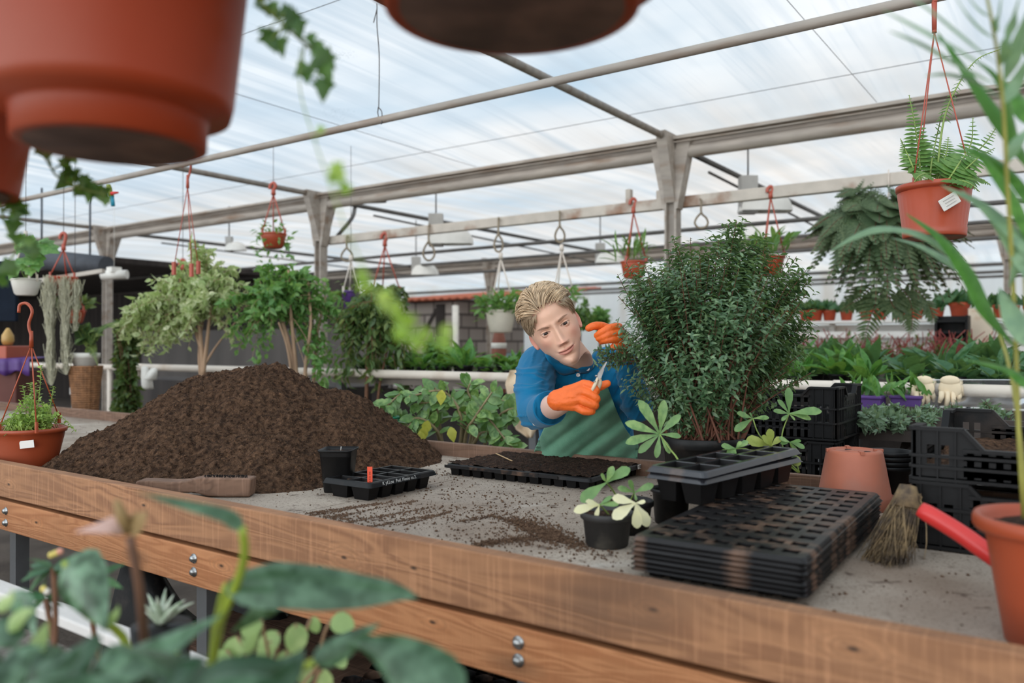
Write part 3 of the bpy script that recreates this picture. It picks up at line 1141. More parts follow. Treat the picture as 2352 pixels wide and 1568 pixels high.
def text_obj(body, size, m, name, parent, loc, rot, shear=0.0, space=1.0):
    cu = bpy.data.curves.new(name, 'FONT')
    cu.body = body
    cu.size = size
    cu.shear = shear
    cu.space_character = space
    cu.extrude = .0002
    tmp = bpy.data.objects.new('tmp', cu)
    COL.objects.link(tmp)
    dg = bpy.context.evaluated_depsgraph_get()
    me = bpy.data.meshes.new_from_object(tmp.evaluated_get(dg))
    bpy.data.objects.remove(tmp)
    o_ = bpy.data.objects.new(name, me)
    me.materials.clear()
    me.materials.append(m)
    COL.objects.link(o_)
    o_.parent = parent
    o_.location = loc
    o_.rotation_euler = rot
    return o_


CHALK = mat('white_ink', lin(206, 204, 200), .8)
text_obj('K yLLoe  Ped. Flenie ca.2.', .0125, CHALK, 'handwriting', tr, (-L / 2 + .045, -Wd / 2 - .0038, .0395), (PI / 2 - .3, 0, 0), .15, 1.05)

# shallow wide tray full of soil, by the back plank
zt = ZT + .036
c, L, Wd, ang = quad_frame(PZ(1024, 1064, zt), PZ(1356, 1098, zt), PZ(1456, 1062, zt))
bt = thing('seed_tray', 'wide black plug tray filled level with soil before the man', 'seed tray', (*c, ZT), ang)
tray_mesh(L, Wd, 12, 7, .036, .012, .006, .003, .78).build('tray', [BLACKP, CELLB], bt)
tray_soil(L, Wd, 1, 1, .036, seed=5, full=True).build('soil', SOILD, bt)
sp_ = MB().box((.012, -Wd / 2 - .006, .029), (.3 * L, .003, .012))
sp_.box((-.1 * L, -Wd / 2 - .006, .029), (.8 * L, .002, .009))
sp_.build('side_strip', TRAYP, bt, label='black overlapping strip along the front side')
lb = MB().box((0, 0, 0), (.0012, .026, .014))
lo = lb.build('sticker', PAPER, bt, label='small white sticker with a printed number')
lo.location = (L / 2 + .006, Wd / 2 - .03, .030)
text_obj('20', .013, INK, 'number', lo, (.0008, -.002, -.0045), (PI / 2, 0, PI / 2))
ik = MB().box((.0007, -.0075, .001), (.0006, .005, .006))
ik.build('mark', INK, lo)
stk = MB()
a_, b_ = PZ(1139, 1041, zt + .006), PZ(1176, 1058, zt + .006)
stk.beam(a_, b_, .004, .0022)
tag(stk.build('wooden_stick', mat('light_wood', lin(206, 168, 122), .6)), 'thin light wooden stick lying on the soil of the wide tray', 'stick')

# square black pot before the heap
sq = thing('square_pot', 'tall square black plastic pot of soil against the heap', 'flower pot', at(778, 2.27, ZT), YAW - .06)
m = MB()


def sqring(hw, z, r=.012, k=4):
    out = []
    for sx, sy, a0 in ((1, 1, 0), (-1, 1, PI / 2), (-1, -1, PI), (1, -1, 1.5 * PI)):
        out += [(sx * (hw - r) + r * math.cos(a0 + a_), sy * (hw - r) + r * math.sin(a0 + a_), z) for a_ in np.linspace(0, PI / 2, k)]
    return out


m.grid(np.array([sqring(.034, 0), sqring(.035, .004), sqring(.0445, .112), sqring(.047, .1125), sqring(.0485, .118), sqring(.0475, .119), sqring(.0445, .110), sqring(.036, .03)]), True, 0, .5, True, True, True)
m.build('pot', BLACKP, sq)
g = np.linspace(-.041, .041, 14)
X_, Y_ = np.meshgrid(g, g)
MB().grid(np.stack([X_, Y_, .108 + .004 * fbm(np.stack([X_ * 60, Y_ * 60, 0 * X_], -1).reshape(-1, 3), 2, 8).reshape(X_.shape)], -1)).build('soil', SOILD, sq)
MB().tube([(.006, 0, .11), (.007, 0, .124)], .0011, 5).build('plastic_tip', WHITEP, sq)

# hand brush
t_ = 2.165
prof = [(310, 1107), (318, 1103.5), (345, 1104), (392, 1106.5), (425, 1105), (442, 1100), (460, 1097), (500, 1097.5), (575, 1098.5), (576, 1102), (573, 1141), (520, 1141.5), (478, 1140),
        (462, 1136), (445, 1131), (400, 1132), (345, 1128), (316, 1124), (310, 1117)]
brp = thing('hand_brush', 'wooden hand brush lying on its side at the foot of the heap', 'brush', PZ(500, 1141, ZT))
pw = np.array([P(u_, v_, t_) for u_, v_ in prof]) - np.array(brp.location)
MB().poly(pw, FW, .052).build('handle_block', OLDW, brp, bevel=.004)
m = MB()
for k in range(260):
    u_ = 470 + 98 * rng.random()
    b0 = P(u_, 1099, t_ + .006 + .04 * rng.random()) - np.array(brp.location)
    m.tube([b0, b0 + [0, 0, .004], b0 + RF * rng.normal() * .002 + [0, 0, .008 + .003 * rng.random()]], .0007, 3, False)
m.build('bristles', BLACKP, brp)

# overturned terracotta pot
tp = thing('flower_pot', 'dusty terracotta plastic pot standing upside down', 'flower pot', at(1962, 2.06, ZT), 0)
m = MB()
m.lathe([(.089, .004), (.0945, 0), (.095, .003), (.0935, .030), (.0865, .032), (.0675, .136), (.064, .142), (.055, .1435), (.052, .139), (0.02, .138), (.0195, .14), (0.001, .14)], 48)
for k in range(4):
    a_ = k * PI / 2 + .5
    m.box((.058 * math.cos(a_), .058 * math.sin(a_), .141), (.022, .010, .008), np.array(Matrix.Rotation(a_, 3, 'Z')))
m.build('pot', TERRAD, tp)
HOLEM = mat('hole_dark', lin(36, 22, 18), .9)
for k in range(3):
    a_ = k * 2.1 + .2
    MB().lathe([(.0085, 0), (0.0005, .0004)], 14, (.030 * math.cos(a_), .030 * math.sin(a_), .1395)).build('drain_hole', HOLEM, tp)

# nested black pots
for k in range(4):
    o = MB().lathe(pot_prof(.060, .043, .092, .012), 40).build('nursery_pot', BLACKP)
    o.location = tuple(at(2044, 2.14, ZT + .0005 + k * .0125))
    tag(o, ['lowest black pot of the nested stack beside the terracotta pot', 'second pot from the bottom of the nested black stack', 'third pot from the bottom of the nested black stack', 'uppermost pot of the nested black stack'][k], 'flower pot', 'nested black pots')


# --- crates
def crate_mesh(L, Wd, H, cut=.045, corner=.09, th=.006):
    m = MB()
    m.box((0, 0, .006), (L, Wd, .008))
    for side in range(4):
        ln, other = (L, Wd) if side % 2 == 0 else (Wd, L)
        R = np.array(Matrix.Rotation(side * PI / 2, 3, 'Z'))
        o_ = R @ np.array([0, -other / 2, 0])

        def bx(x, z, w, h, y=0.0, d=th):
            m.box(o_ + R @ np.array([x, y + d / 2, z]), (w, d, h), R)
        top = H - cut
        for s_ in (-1, 1):
            xc = s_ * (ln / 2 - corner / 2)
            bx(xc - s_ * 0 - corner * .36, H / 2, corner * .28, H)
            bx(xc + corner * .36, H / 2, corner * .28, H)
            bx(xc, H * .16, corner * .44, H * .32)
            bx(xc, H * .84, corner * .44, H * .32)
            bx(xc, H * .5, corner * .12, H * .36)
            bx(xc, H - .003, corner, .007, -.007, .02)
            # slanted shoulder down to the cut
            p0 = [(s_ * (ln / 2 - corner), 0, H), (s_ * (ln / 2 - corner), 0, top), (s_ * (ln / 2 - corner - cut * .9), 0, top)]
            p0 = [o_ + R @ np.array(q_) for q_ in p0]
            m.poly(p0 if s_ < 0 else p0[::-1], R @ np.array([0, 1, 0]), th)
            a0, b0 = o_ + R @ np.array([s_ * (ln / 2 - corner), -.001, H - .003]), o_ + R @ np.array([s_ * (ln / 2 - corner - cut * .9), -.001, top - .003])
            m.beam(a0, b0, .016, .007)
            for xr in (.15, .5, .85):
                bx(s_ * (ln / 2 - corner * xr), H / 2, .003, H, -.005, .006)
        mid = ln - 2 * corner
        bx(0, top - .003, mid, .007, -.007, .02)
        for f in (.0, .36, .68):
            bx(0, top * f + .005, ln, .006, -.007, .014)
        bx(0, .02, mid, .03)
        bx(0, top * .36, mid, .022)
        bx(0, top * .68, mid, .022)
        bx(0, top - .012, mid, .022)
        nb = max(4, int(mid / .024))
        for k in range(nb):
            bx(-mid / 2 + (k + .5) * mid / nb, top / 2, .0125, top)
    return m


A = P(1922, 887, 2.75)
hC = .188
crp = crate_mesh(.6, .35, hC - .004, .03).build('plastic_crate', CRATEB)
tag(crp, 'topmost black plastic crate of the stack behind the shrub', 'crate', 'stack of crates behind the table')
crp.location = (A[0] - .3, A[1] + .175, A[2] - hC)
for k in range(1, 6):
    dup(crp, (A[0] - .3 + rng.normal() * .004, A[1] + .175, A[2] - hC * (k + 1)), 0, ['', 'second black crate from the top of the stack behind the shrub', 'third black crate from the top of the stack behind the table',
        'third black crate from the floor behind the table', 'second black crate from the floor behind the table', 'lowest black crate of the stack, on the floor behind the table'][k])
B = PZ(2097, 1256, ZT)
lowc = crate_mesh(.4, .58, .135, .022, .1).build('plastic_crate', CRATEB)
tag(lowc, 'lower of the two black crates standing on the table at the right', 'crate', 'crates on the table')
lowc.location = (B[0] + .2, B[1] + .29, ZT + .001)
topc = crate_mesh(.4, .58, .108, .04, .09).build('plastic_crate', CRATEB)
tag(topc, 'upper black crate with cut-down sides at the right end of the table', 'crate', 'crates on the table')
topc.location = (B[0] + .2, B[1] + .29, ZT + .136)
g1, g2 = np.linspace(-.185, .185, 40), np.linspace(-.275, .275, 50)
X_, Y_ = np.meshgrid(g1, g2)
pp = np.stack([X_, Y_, 0 * X_], -1).reshape(-1, 3)
sm_ = MB().grid(np.stack([X_, Y_, .03 + .012 * fbm(pp * 14, 4, 3).reshape(X_.shape)], -1))
so = sm_.build('crate_soil', SOIL)
so.location = (B[0] + .2, B[1] + .29, ZT + .136)
tag(so, 'brown soil lying inside the upper crate on the table', 'soil', kind='stuff')

# straw hand broom leaning on the crates
STRAW = mat('straw', lin(140, 116, 82), .8, .25, 40, col2=lin(72, 58, 46), lv=.35)
top_, tip_ = P(2086, 1150, 1.60), PZ(2030, 1290, ZT)
br = thing('straw_broom', 'worn straw hand broom leaning against the crates', 'broom', tip_)
m = MB()
L0 = np.array(br.location)
for k in range(560):
    a_, r_ = rng.random() * 2 * PI, rng.random() ** .5
    off = (RF * math.cos(a_) + FW * math.sin(a_) * .7) * r_
    st = top_ + off * .026 + [0, 0, .016 * rng.random()]
    en = tip_ + (RF * rng.normal() * .017 + FW * rng.normal() * .022) + (top_ - tip_) * .25 * rng.random() ** 2
    md = (st + en) / 2 + off * .016 + RF * .004
    en[2] = max(en[2], ZT + .002)
    pth = bez(st, md, en, 5) - L0
    pth[:, 2] = np.maximum(pth[:, 2], .0012)
    m.tube(pth, [.0016, .0015, .0013, .0011, .0007], 3, False, lv=rng.random())
m.build('straws', STRAW, br)
m = MB()
m.tube(np.array([top_ + [0, 0, .03], top_ + (tip_ - top_) * .12]) - L0, [.016, .030], 12)
for k in range(5):
    q_ = top_ + (tip_ - top_) * (.03 + .035 * k) - L0
    a_ = np.linspace(0, 2 * PI, 20)
    m.tube(q_ + np.cos(a_)[:, None] * RF * .030 + np.sin(a_)[:, None] * FW * .026, .0016, 5, False)
m.build('binding', STRAW, br, label='dark bound head of the broom')

# red scoop
REDP = mat('red_plastic', lin(214, 52, 48), .35, .04)
h0, h1, h2 = P(2113, 1168, 1.38), P(2300, 1290, 1.30), P(2400, 1345, 1.30)
sc_ = thing('hand_scoop', 'red plastic scoop handle sticking out beside the big terracotta pot', 'scoop', (h2[0], h2[1], ZT))
L0 = np.array(sc_.location)
hp = spline([h0, (h0 + h1) / 2 + [0, 0, .003], h1, h2], 20)
m = MB().tube(hp - L0, np.interp(np.linspace(0, 1, 20), [0, .05, .1, .8, 1], [.0125, .0145, .015, .0155, .012]), 16)
m.build('handle', REDP, sc_)
dv = nrm((h2 - h1) * [1, 1, 0])
sd = np.cross([0, 0, 1], dv)
rows = []
for f in np.linspace(0, 1, 8):
    c_ = np.array([h2[0], h2[1], 0]) + dv * f * .12
    w_ = .03 + .02 * math.sin(f * PI * .8)
    rows.append([c_ + sd * w_ * k + np.array([0, 0, ZT + .004 + .022 * k * k * (1 - f * .5) + (1 - f) ** 4 * max(0, h2[2] - ZT - .01)]) for k in np.linspace(-1, 1, 9)])
MB().grid(np.array(rows) - L0).build('blade', REDP, sc_, solid=.003)
# ------------------------------------------------------------------ the gardener
def skin_mat(name, attr='skin', rough=.5, sss=.12):
    m, t, b, o = _mat(name)
    a = node(t, 'ShaderNodeAttribute', attribute_name=attr)
    c = mixc(t, noise_f(t, coords(t), 45, 3, .35, .75), a.outputs['Color'], (.62, .33, .25), 'MIX')
    c = mixc(t, .90, c, a.outputs['Color'])
    t.links.new(c, b.inputs['Base Color'])
    b.inputs['Roughness'].default_value = rough
    b.inputs['Specular IOR Level'].default_value = .35
    b.inputs['Subsurface Weight'].default_value = sss
    b.inputs['Subsurface Radius'].default_value = (.012, .005, .003)
    b.inputs['Subsurface Scale'].default_value = .5
    n = node(t, 'ShaderNodeTexNoise', Scale=420, Detail=3)
    t.links.new(coords(t), n.inputs['Vector'])
    bp = node(t, 'ShaderNodeBump', Strength=.12, Distance=.002)
    t.links.new(n.outputs['Fac'], bp.inputs['Height'])
    t.links.new(bp.outputs['Normal'], b.inputs['Normal'])
    return m


def cloth_mat(name, col, col2, weave=900, fold=.0, rough=.85):
    m, t, b, o = _mat(name)
    v = coords(t)
    w1 = node(t, 'ShaderNodeTexNoise', Scale=weave, Detail=1)
    t.links.new(v, w1.inputs['Vector'])
    c = mixc(t, w1.outputs['Fac'], col, col2)
    c = mixc(t, noise_f(t, v, 14, 4, .4, .7), c, tuple(x * .86 for x in col))
    t.links.new(c, b.inputs['Base Color'])
    b.inputs['Roughness'].default_value = rough
    b.inputs['Specular IOR Level'].default_value = .2
    b.inputs['Sheen Weight'].default_value = .15
    bp = node(t, 'ShaderNodeBump', Strength=.25, Distance=.001)
    t.links.new(w1.outputs['Fac'], bp.inputs['Height'])
    t.links.new(bp.outputs['Normal'], b.inputs['Normal'])
    return m


SKIN = skin_mat('skin')
SHIRT = cloth_mat('blue_cotton', lin(3, 112, 154), lin(2, 90, 132))
APRON = cloth_mat('green_canvas', lin(124, 172, 142), lin(62, 110, 84), 700)
GLOVE = mat('orange_rubber', lin(238, 108, 40), .48, .06, 30, .12, 260, spec=.4)
HAIRM = mat('hair', lin(212, 184, 150), .5, .08, 40, lv=.38, col2=lin(176, 148, 116), spec=.5)
BROWC = np.array(lin(118, 82, 60))
EYEW, EYEI, EYEP = mat('eye_white', lin(192, 180, 172), .2, .02), mat('iris', lin(74, 50, 36), .15, .1, 200), mat('pupil', lin(12, 10, 10), .1)
BUTTON = mat('shirt_button', lin(226, 216, 210), .4)

TILT, HPITCH, HYAW = math.radians(28), math.radians(4), math.radians(-2)
hz = -math.sin(TILT) * RIGHT + math.cos(TILT) * UP
hx = math.cos(TILT) * RIGHT + math.sin(TILT) * UP
hy = -BACK
HM = np.stack([hx, hy, hz], 1) @ np.array(Matrix.Rotation(HYAW, 3, 'Z') @ Matrix.Rotation(HPITCH, 3, 'X'))
EYEMID = P(1276, 755, 2.325)
HO = EYEMID - HM @ np.array([0, -.078, 0])

man = thing('person', 'man in blue shirt, green apron and orange gloves leaning over the table', 'person', at(1345, 2.86, 0))
ML = np.array(man.location)


def hw(p):
    return np.asarray(p) @ HM.T + HO - ML


# --- head and neck, one surface
zt_ = .04 + .078 * np.cos(np.linspace(0.03, PI / 2, 70))
zrow = np.concatenate([zt_, np.linspace(.039, -.1165, 170)[1:]])
kz = np.array([.04, .02, 0, -.02, -.04, -.055, -.07, -.085, -.098, -.108, -.1165])
wf = np.array([.0745, .0745, .0730, .0700, .0640, .0580, .0500, .0420, .0355, .0300, .0215])
yf = np.array([-.093, -.0935, -.0900, -.0885, -.0880, -.0880, -.0875, -.0870, -.0865, -.0835, -.076])
wb = np.array([.0745, .0745, .0730, .0700, .0660, .0620, .0575, .0540, .0530, .0525, .0525])
yb = np.array([.0950, .0940, .0910, .0860, .0780, .0720, .0660, .0620, .0610, .0610, .0620])


def smooth_prof(z, arr):
    zz = np.linspace(-.1165, .04, 400)
    a = np.interp(zz, kz[::-1], arr[::-1])
    k = np.exp(-np.linspace(-2, 2, 41) ** 2)
    a = np.convolve(np.pad(a, 20, 'edge'), k / k.sum(), 'valid')
    return np.interp(z, zz, a)


q = np.linspace(-1, 1, 241)[:-1]
phi = PI * (.55 * q + .45 * q ** 3)
rows = []
for z in zrow:
    if z > .04:
        k = math.sqrt(max(0, 1 - ((z - .04) / .0781) ** 2))
        w1 = w2 = .0745 * k
        f_, b_ = .002 - .095 * k, .002 + .093 * k
    else:
        w1, w2, f_, b_ = (float(smooth_prof(z, a)) for a in (wf, wb, yf, yb))
    yc = (f_ + b_) / 2 * np.clip((.04 - z) / .05, 0, 1) * 0 + .002
    back = .5 - .5 * np.cos(np.clip((np.abs(phi) - .6) / (PI * .62 - .6), 0, 1) * PI)
    w = w1 * (1 - back) + w2 * back
    c = np.cos(phi)
    y = np.where(c > 0, yc + (f_ - yc) * c, yc - (b_ - yc) * c)
    rows.append(np.stack([w * np.sin(phi), y, z + .88 * max(0, -.058 - z) * back], -1))
nface = len(rows)
Hd = np.array(rows)
x, y, z = Hd[..., 0].copy(), Hd[..., 1].copy(), Hd[..., 2].copy()
front = np.clip((np.cos(phi)[None, :] - .05) / .35, 0, 1) * np.ones((len(rows), 1))
G = lambda v, s: np.exp(-(v / s) ** 2)
ax_ = np.abs(x)
dy = np.zeros_like(y)
# brow ridge, sockets, cheekbones, temples
dy += .0035 * G(z - .0185, .008) * G(ax_ - .028, .020)
dy -= .0085 * G(z - .001, .0125) * G(ax_ - .0315, .0155)
dy -= .0035 * G(z - .006, .010) * G(ax_ - .013, .007)
dy += .0040 * G(z + .026, .013) * G(ax_ - .046, .014)
dy -= .0035 * G(z + .058, .016) * G(ax_ - .042, .014)
dy += .0030 * G(z - .050, .022) * G(ax_, .04)
# nose
zn = np.clip((.012 - z) / .054, 0, 1)
prof_n = np.where(z > -.0425, .0045 + .0195 * zn ** 1.35, 0)
fall = np.where(z > -.0425, 1, np.clip(1 - (-.0425 - z) / .0085, 0, 1) ** .8)
top_f = np.clip((.024 - z) / .016, 0, 1)
wid = .0072 + .0044 * zn ** 2
dy += np.where(z > -.0425, prof_n, .024) * fall * top_f * np.exp(-(ax_ / wid) ** 2.4)
dy += .0030 * G(z + .0405, .006) * G(ax_, .0085)
dy += .0075 * G(z + .0440, .0066) * G(ax_ - .0115, .0060)
dy -= .0030 * G(z + .0515, .0024) * G(ax_ - .0075, .0032)          # nostrils
# mouth, a faint smile with the corners drawn up
zm = z - (-.0690 + 5.2 * x ** 2 + .035 * x)
lipw = np.clip(1 - (ax_ / .0270) ** 2, 0, 1)
dy += .0050 * G(zm - .0042, .0042) * lipw ** .6 - .0010 * G(zm - .008, .003) * G(ax_, .004)
dy += .0064 * G(zm + .0056, .0046) * lipw ** .8 * G(ax_, .020)
dy -= .0034 * G(zm, .0015) * np.clip(1.25 - (ax_ / .026) ** 2, 0, 1) ** .5 * (ax_ < .029)
dy -= .0016 * G(zm - .001, .006) * G(ax_ - .030, .006)
dy -= .0018 * G(zm - .014, .008) * G(ax_, .0032)                    # philtrum
dy -= .0040 * G(z + .0855, .0050) * G(ax_, .020)
dy += .0058 * G(z + .1020, .0105) * G(ax_, .0155)
dy += .0025 * G(z + .062, .022) * G(ax_, .034)
y -= dy * front
# eyelids wrapped over the eyeballs
EC, ER = np.array([.0315, -.0672, .0005]), .0120
for s_ in (-1, 1):
    dx_, dz_ = x - s_ * EC[0], z - EC[2]
    slant = dz_ - .06 * s_ * dx_
    hu = np.clip(1 - (dx_ / .0150) ** 2, 0, 1)
    zu, zl = .0040 * hu ** .75, -.0036 * hu ** .8
    d2 = dx_ ** 2 + dz_ ** 2
    lid = EC[1] - np.sqrt(np.clip(.0135 ** 2 - d2, 0, None))
    inside = (slant < zu) & (slant > zl) & (hu > 0)
    near = (d2 < .0135 ** 2) & (np.cos(phi)[None, :] > 0)
    y = np.where(near & ~inside, np.minimum(y, lid), y)
    crease = G(slant - zu - .0042, .0011) * (hu > 0) * .0013
    y = np.where(near & ~inside, y + crease, y)
    y = np.where(inside & near, EC[1] - .0085, y)
Hd = np.stack([x, y, z], -1)
# colours of the skin itself, plus a dark line between the lips
base = np.array(lin(228, 181, 154))
colr = np.broadcast_to(base, Hd.shape).copy()


def tint(mask, c):
    global colr
    colr = colr * (1 - mask[..., None]) + np.asarray(c) * mask[..., None]


isf = front > .2
tint(.45 * G(z + .030, .018) * G(ax_ - .046, .018) * isf, lin(214, 138, 118))
tint(.45 * G(z + .043, .010) * G(ax_, .014) * isf, lin(216, 140, 120))
tint(.35 * G(z + .008, .007) * G(ax_ - .028, .016) * isf, lin(196, 140, 122))
sm_s = lambda v: np.clip(v / .0014 + .5, 0, 1)
lp_ = sm_s(.0068 * lipw ** .6 - .0012 * G(x, .003) - zm) * sm_s(zm + .0112 * lipw ** .7) * np.clip((.0262 - ax_) / .003, 0, 1) * isf
tint(.72 * lp_, lin(200, 118, 106))
tint(.75 * G(zm - .0002, .0012) * np.clip((.0265 - ax_) / .004, 0, 1) * isf, lin(96, 46, 42))
for s_ in (-1, 1):
    xb = (s_ * x - .0115) / .039
    zb = .0132 + .0068 * np.sin(np.clip(xb, 0, 1) * PI * .62) + .001 * s_
    th_ = .0042 * np.clip(xb * 6, 0, 1) * np.clip((1.04 - xb) * 2.2, 0, 1) ** .6
    n_ = vnoise(Hd.reshape(-1, 3) * np.array([900, 0, 500]), 4).reshape(x.shape) * .0006
    br_ = np.clip((th_ + n_ - np.abs(z - zb)) / .0016, 0, 1) * ((xb > 0) & (xb < 1.04)) * isf
    tint(.72 * br_, BROWC)
    dx_, dz_ = x - s_ * EC[0], z - EC[2]
    slant = dz_ - .06 * s_ * dx_
    hu = np.clip(1 - (dx_ / .0158) ** 2, 0, 1)
    tint(.85 * (G(slant - .0044 * hu ** .75, .0011) * (hu > .02)) * isf, lin(66, 42, 34))
    tint(.30 * (G(slant + .0039 * hu ** .8, .0009) * (hu > .02)) * isf, lin(150, 92, 80))
mb = MB()
Hw = hw(Hd)
nrows = []
for k, (u_, v_, t_, w_, d_) in enumerate(((1317, 806, 2.475, .048, .050), (1318, 812, 2.485, .052, .053), (1321, 822, 2.515, .0535, .054), (1326, 842, 2.57, .054, .055), (1331, 866, 2.64, .057, .058), (1336, 905, 2.72, .062, .060))):
    nrows.append(P(u_, v_, t_) - ML + w_ * np.sin(phi)[:, None] * RIGHT - d_ * np.cos(phi)[:, None] * FW)
mid = [Hw[-1] * (1 - f) + nrows[0] * f for f in (.15, .4, .7)]
full = np.concatenate([Hw, np.array(mid), spline(np.array(nrows).reshape(len(nrows), -1), 30).reshape(30, len(phi), 3)])
mb.grid(full, True, 0, .5, True, True, True)
ncol = [colr.reshape(-1, 3), np.broadcast_to(base, ((len(full) - len(Hw)) * len(phi), 3))]


def add_skin(mesh_fn, c=None):
    n0 = mb.n
    mesh_fn(mb)
    ncol.append(np.broadcast_to(base if c is None else np.asarray(c), (mb.n - n0, 3)))


# ears
for s_ in (-1, 1):
    a_ = np.linspace(0, 2 * PI, 28, endpoint=False)
    rr = []
    for k, (sc, dep) in enumerate(((1.0, .000), (1.06, .005), (1.02, .009), (.86, .0095), (.76, .006), (.5, .003), (.2, .004), (.02, .004))):
        ex, ez = 0.0138 * sc * np.cos(a_) * (1 - .25 * (np.sin(a_) < 0) * np.abs(np.sin(a_))), .0260 * sc * np.sin(a_)
        pt = np.stack([np.full_like(a_, s_ * (.0675 + dep * .8)), .012 + ex + .10 * ez, -.012 + ez], -1)
        pt[:, 0] += s_ * .55 * np.clip(ex, -.01, .03)
        rr.append(pt)
    add_skin(lambda m, rr=rr: m.grid(hw(np.array(rr)), True, 0, .5, True, False, True, s_ < 0), lin(218, 150, 130))
# right forearm and wrist showing between cuff and glove
arm_p = [P(1240, 945, 2.36), P(1262, 937, 2.26), P(1284, 926, 2.16), P(1310, 912, 2.11)]
add_skin(lambda m: m.tube(spline(np.array(arm_p) - ML, 16), np.linspace(.040, .027, 16), 20), lin(224, 184, 166))
body = mb.build('body', SKIN, man)
at_ = body.data.attributes.new('skin', 'FLOAT_COLOR', 'POINT')
at_.data.foreach_set('color', np.c_[np.concatenate(ncol), np.ones(mb.n)].astype(np.float32).reshape(-1))

for s_ in (-1, 1):
    gz = nrm(np.array([.03, -1, -.03]))
    e1 = nrm(np.cross(gz, [0, 0, 1]))
    Rg = HM @ np.stack([e1, np.cross(gz, e1), gz], 1)
    c_ = hw(EC * [s_, 1, 1])
    m = MB()
    th = np.linspace(PI * .98, .55, 16)
    m.lathe(np.c_[ER * np.sin(th), ER * np.cos(th)], 28, c_, 0, R=Rg)
    m.lathe([(ER * math.sin(.55), ER * math.cos(.55)), (0.0065, ER * .865), (.0032, ER * .93)], 28, c_, 1, R=Rg)
    m.lathe([(.0032, ER * .93), (.0002, ER * .94)], 28, c_, 2, R=Rg)
    m.build('eye', [EYEW, EYEI, EYEP], man)

# --- hair, combed back and to the side
HC, HR = np.array([0, .006, .046]), np.array([.0835, .111, .089])


def hair_ok(p):
    x_, y_, z_ = p
    if z_ < -.062 or (z_ < -.004 and y_ < .018):
        return False
    hl = .0665 + .10 * x_ - 2.0 * max(0, abs(x_) - .03) ** 1.2        # hairline over the forehead
    if y_ < -.030 and z_ < hl:
        return abs(x_) > .0655 and z_ > .012 and y_ > -.056
    return True


cap = MB()
na, nb_ = 90, 60
aa, bb = np.linspace(0, 2 * PI, na, endpoint=False), np.linspace(-.95, PI / 2 - .01, nb_)
Zc = np.stack([np.cos(bb)[:, None] * np.cos(aa), np.cos(bb)[:, None] * np.sin(aa), np.sin(bb)[:, None] * np.ones_like(aa)], -1) * HR * .965 + HC
ok = np.array([[hair_ok(p) for p in r_] for r_ in Zc])
I = np.arange(na * nb_).reshape(nb_, na)
J = np.roll(I, -1, 1)
Q = np.stack([I[:-1], J[:-1], J[1:], I[1:]], -1).reshape(-1, 4)
okf = ok.reshape(-1)
ok2 = np.array([[hair_ok(p) and hair_ok(p + [0, -.010, -.012]) and hair_ok(p + [0, -.012, 0]) for p in r_] for r_ in Zc])
okf = ok2.reshape(-1)
cap.add(hw((Zc.reshape(-1, 3) - HC) * .985 + HC), Q[okf[Q].all(1)], 0, .0)
hr = random.Random(5)
cnt = 0
while cnt < 2300:
    a_, b_ = hr.uniform(0, 2 * PI), hr.uniform(-.8, 1.5)
    n_ = np.array([math.cos(b_) * math.cos(a_), math.cos(b_) * math.sin(a_), math.sin(b_)])
    p = HC + HR * n_
    if not hair_ok(p):
        continue
    edge_ = not (hair_ok(p + [0, -.008, -.010]))
    if cnt > 1300 and not edge_ and p[1] > .01:
        continue
    cnt += 1
    path, n = [], 10
    top = n_[2] > .22
    ln = hr.uniform(.07, .115) if top else hr.uniform(.022, .042)
    lift = (.013 if p[1] < -.03 else .008) if top else .0025
    off = hr.uniform(-.003, .005)
    part = math.tanh((p[0] + .020) / .014)
    wob = hr.uniform(0, 6)
    for k in range(n):
        f = k / (n - 1)
        nn = nrm((p - HC) / HR)
        surf = HC + HR * nn
        on = nrm(nn / HR)
        r_ = -.006 + lift * math.sin(min(1, f * 1.6) * PI * .72) + off * f
        path.append(surf + on * r_)
        if top:
            fl = np.array([.70 * part - .12 + .12 * math.sin(5 * f + wob), .75 + .1 * f, .35 * (1 - 2.2 * f)])
        else:
            fl = np.array([0, .62, -.78])
        fl = fl - on * (fl @ on)
        p = surf + nrm(fl) * ln / n
    w_ = hr.uniform(.0011, .0024)
    cl = (hr.random() ** 1.1 * .9 + .1) if top else hr.random() * .18 - .15
    cap.tube(hw(np.array(path)), w_ * np.array([.7, .95, 1, 1, 1, .95, .85, .7, .45, .1]), 5, False, 0, cl, .5)
hair = cap.build('hair', HAIRM, man)


# --- clothes: soft volumes fused into one surface
def fuse(m, name, voxel, smooth, mt, parent, wrinkle=None):
    me0 = m.mesh('tmp', mt)
    o = bpy.data.objects.new('tmp', me0)
    COL.objects.link(o)
    r = o.modifiers.new('r', 'REMESH')
    r.mode = 'VOXEL'
    r.voxel_size = voxel
    s_ = o.modifiers.new('s', 'SMOOTH')
    s_.factor = .5
    s_.iterations = smooth
    dg = bpy.context.evaluated_depsgraph_get()
    me = bpy.data.meshes.new_from_object(o.evaluated_get(dg))
    me.name = name
    bpy.data.objects.remove(o)
    nv = len(me.vertices)
    co = np.zeros(nv * 3, np.float32)
    me.vertices.foreach_get('co', co)
    no = np.zeros(nv * 3, np.float32)
    me.vertices.foreach_get('normal', no)
    co, no = co.reshape(-1, 3).astype(float), no.reshape(-1, 3)
    if wrinkle is not None:
        co = co + no * wrinkle(co)[:, None]
        me.vertices.foreach_set('co', co.astype(np.float32).reshape(-1))
    me.polygons.foreach_set('use_smooth', np.ones(len(me.polygons), bool))
    me.materials.clear()
    me.materials.append(mt)
    me.update()
    ob = bpy.data.objects.new(name, me)
    COL.objects.link(ob)
    ob.parent = parent
    return ob


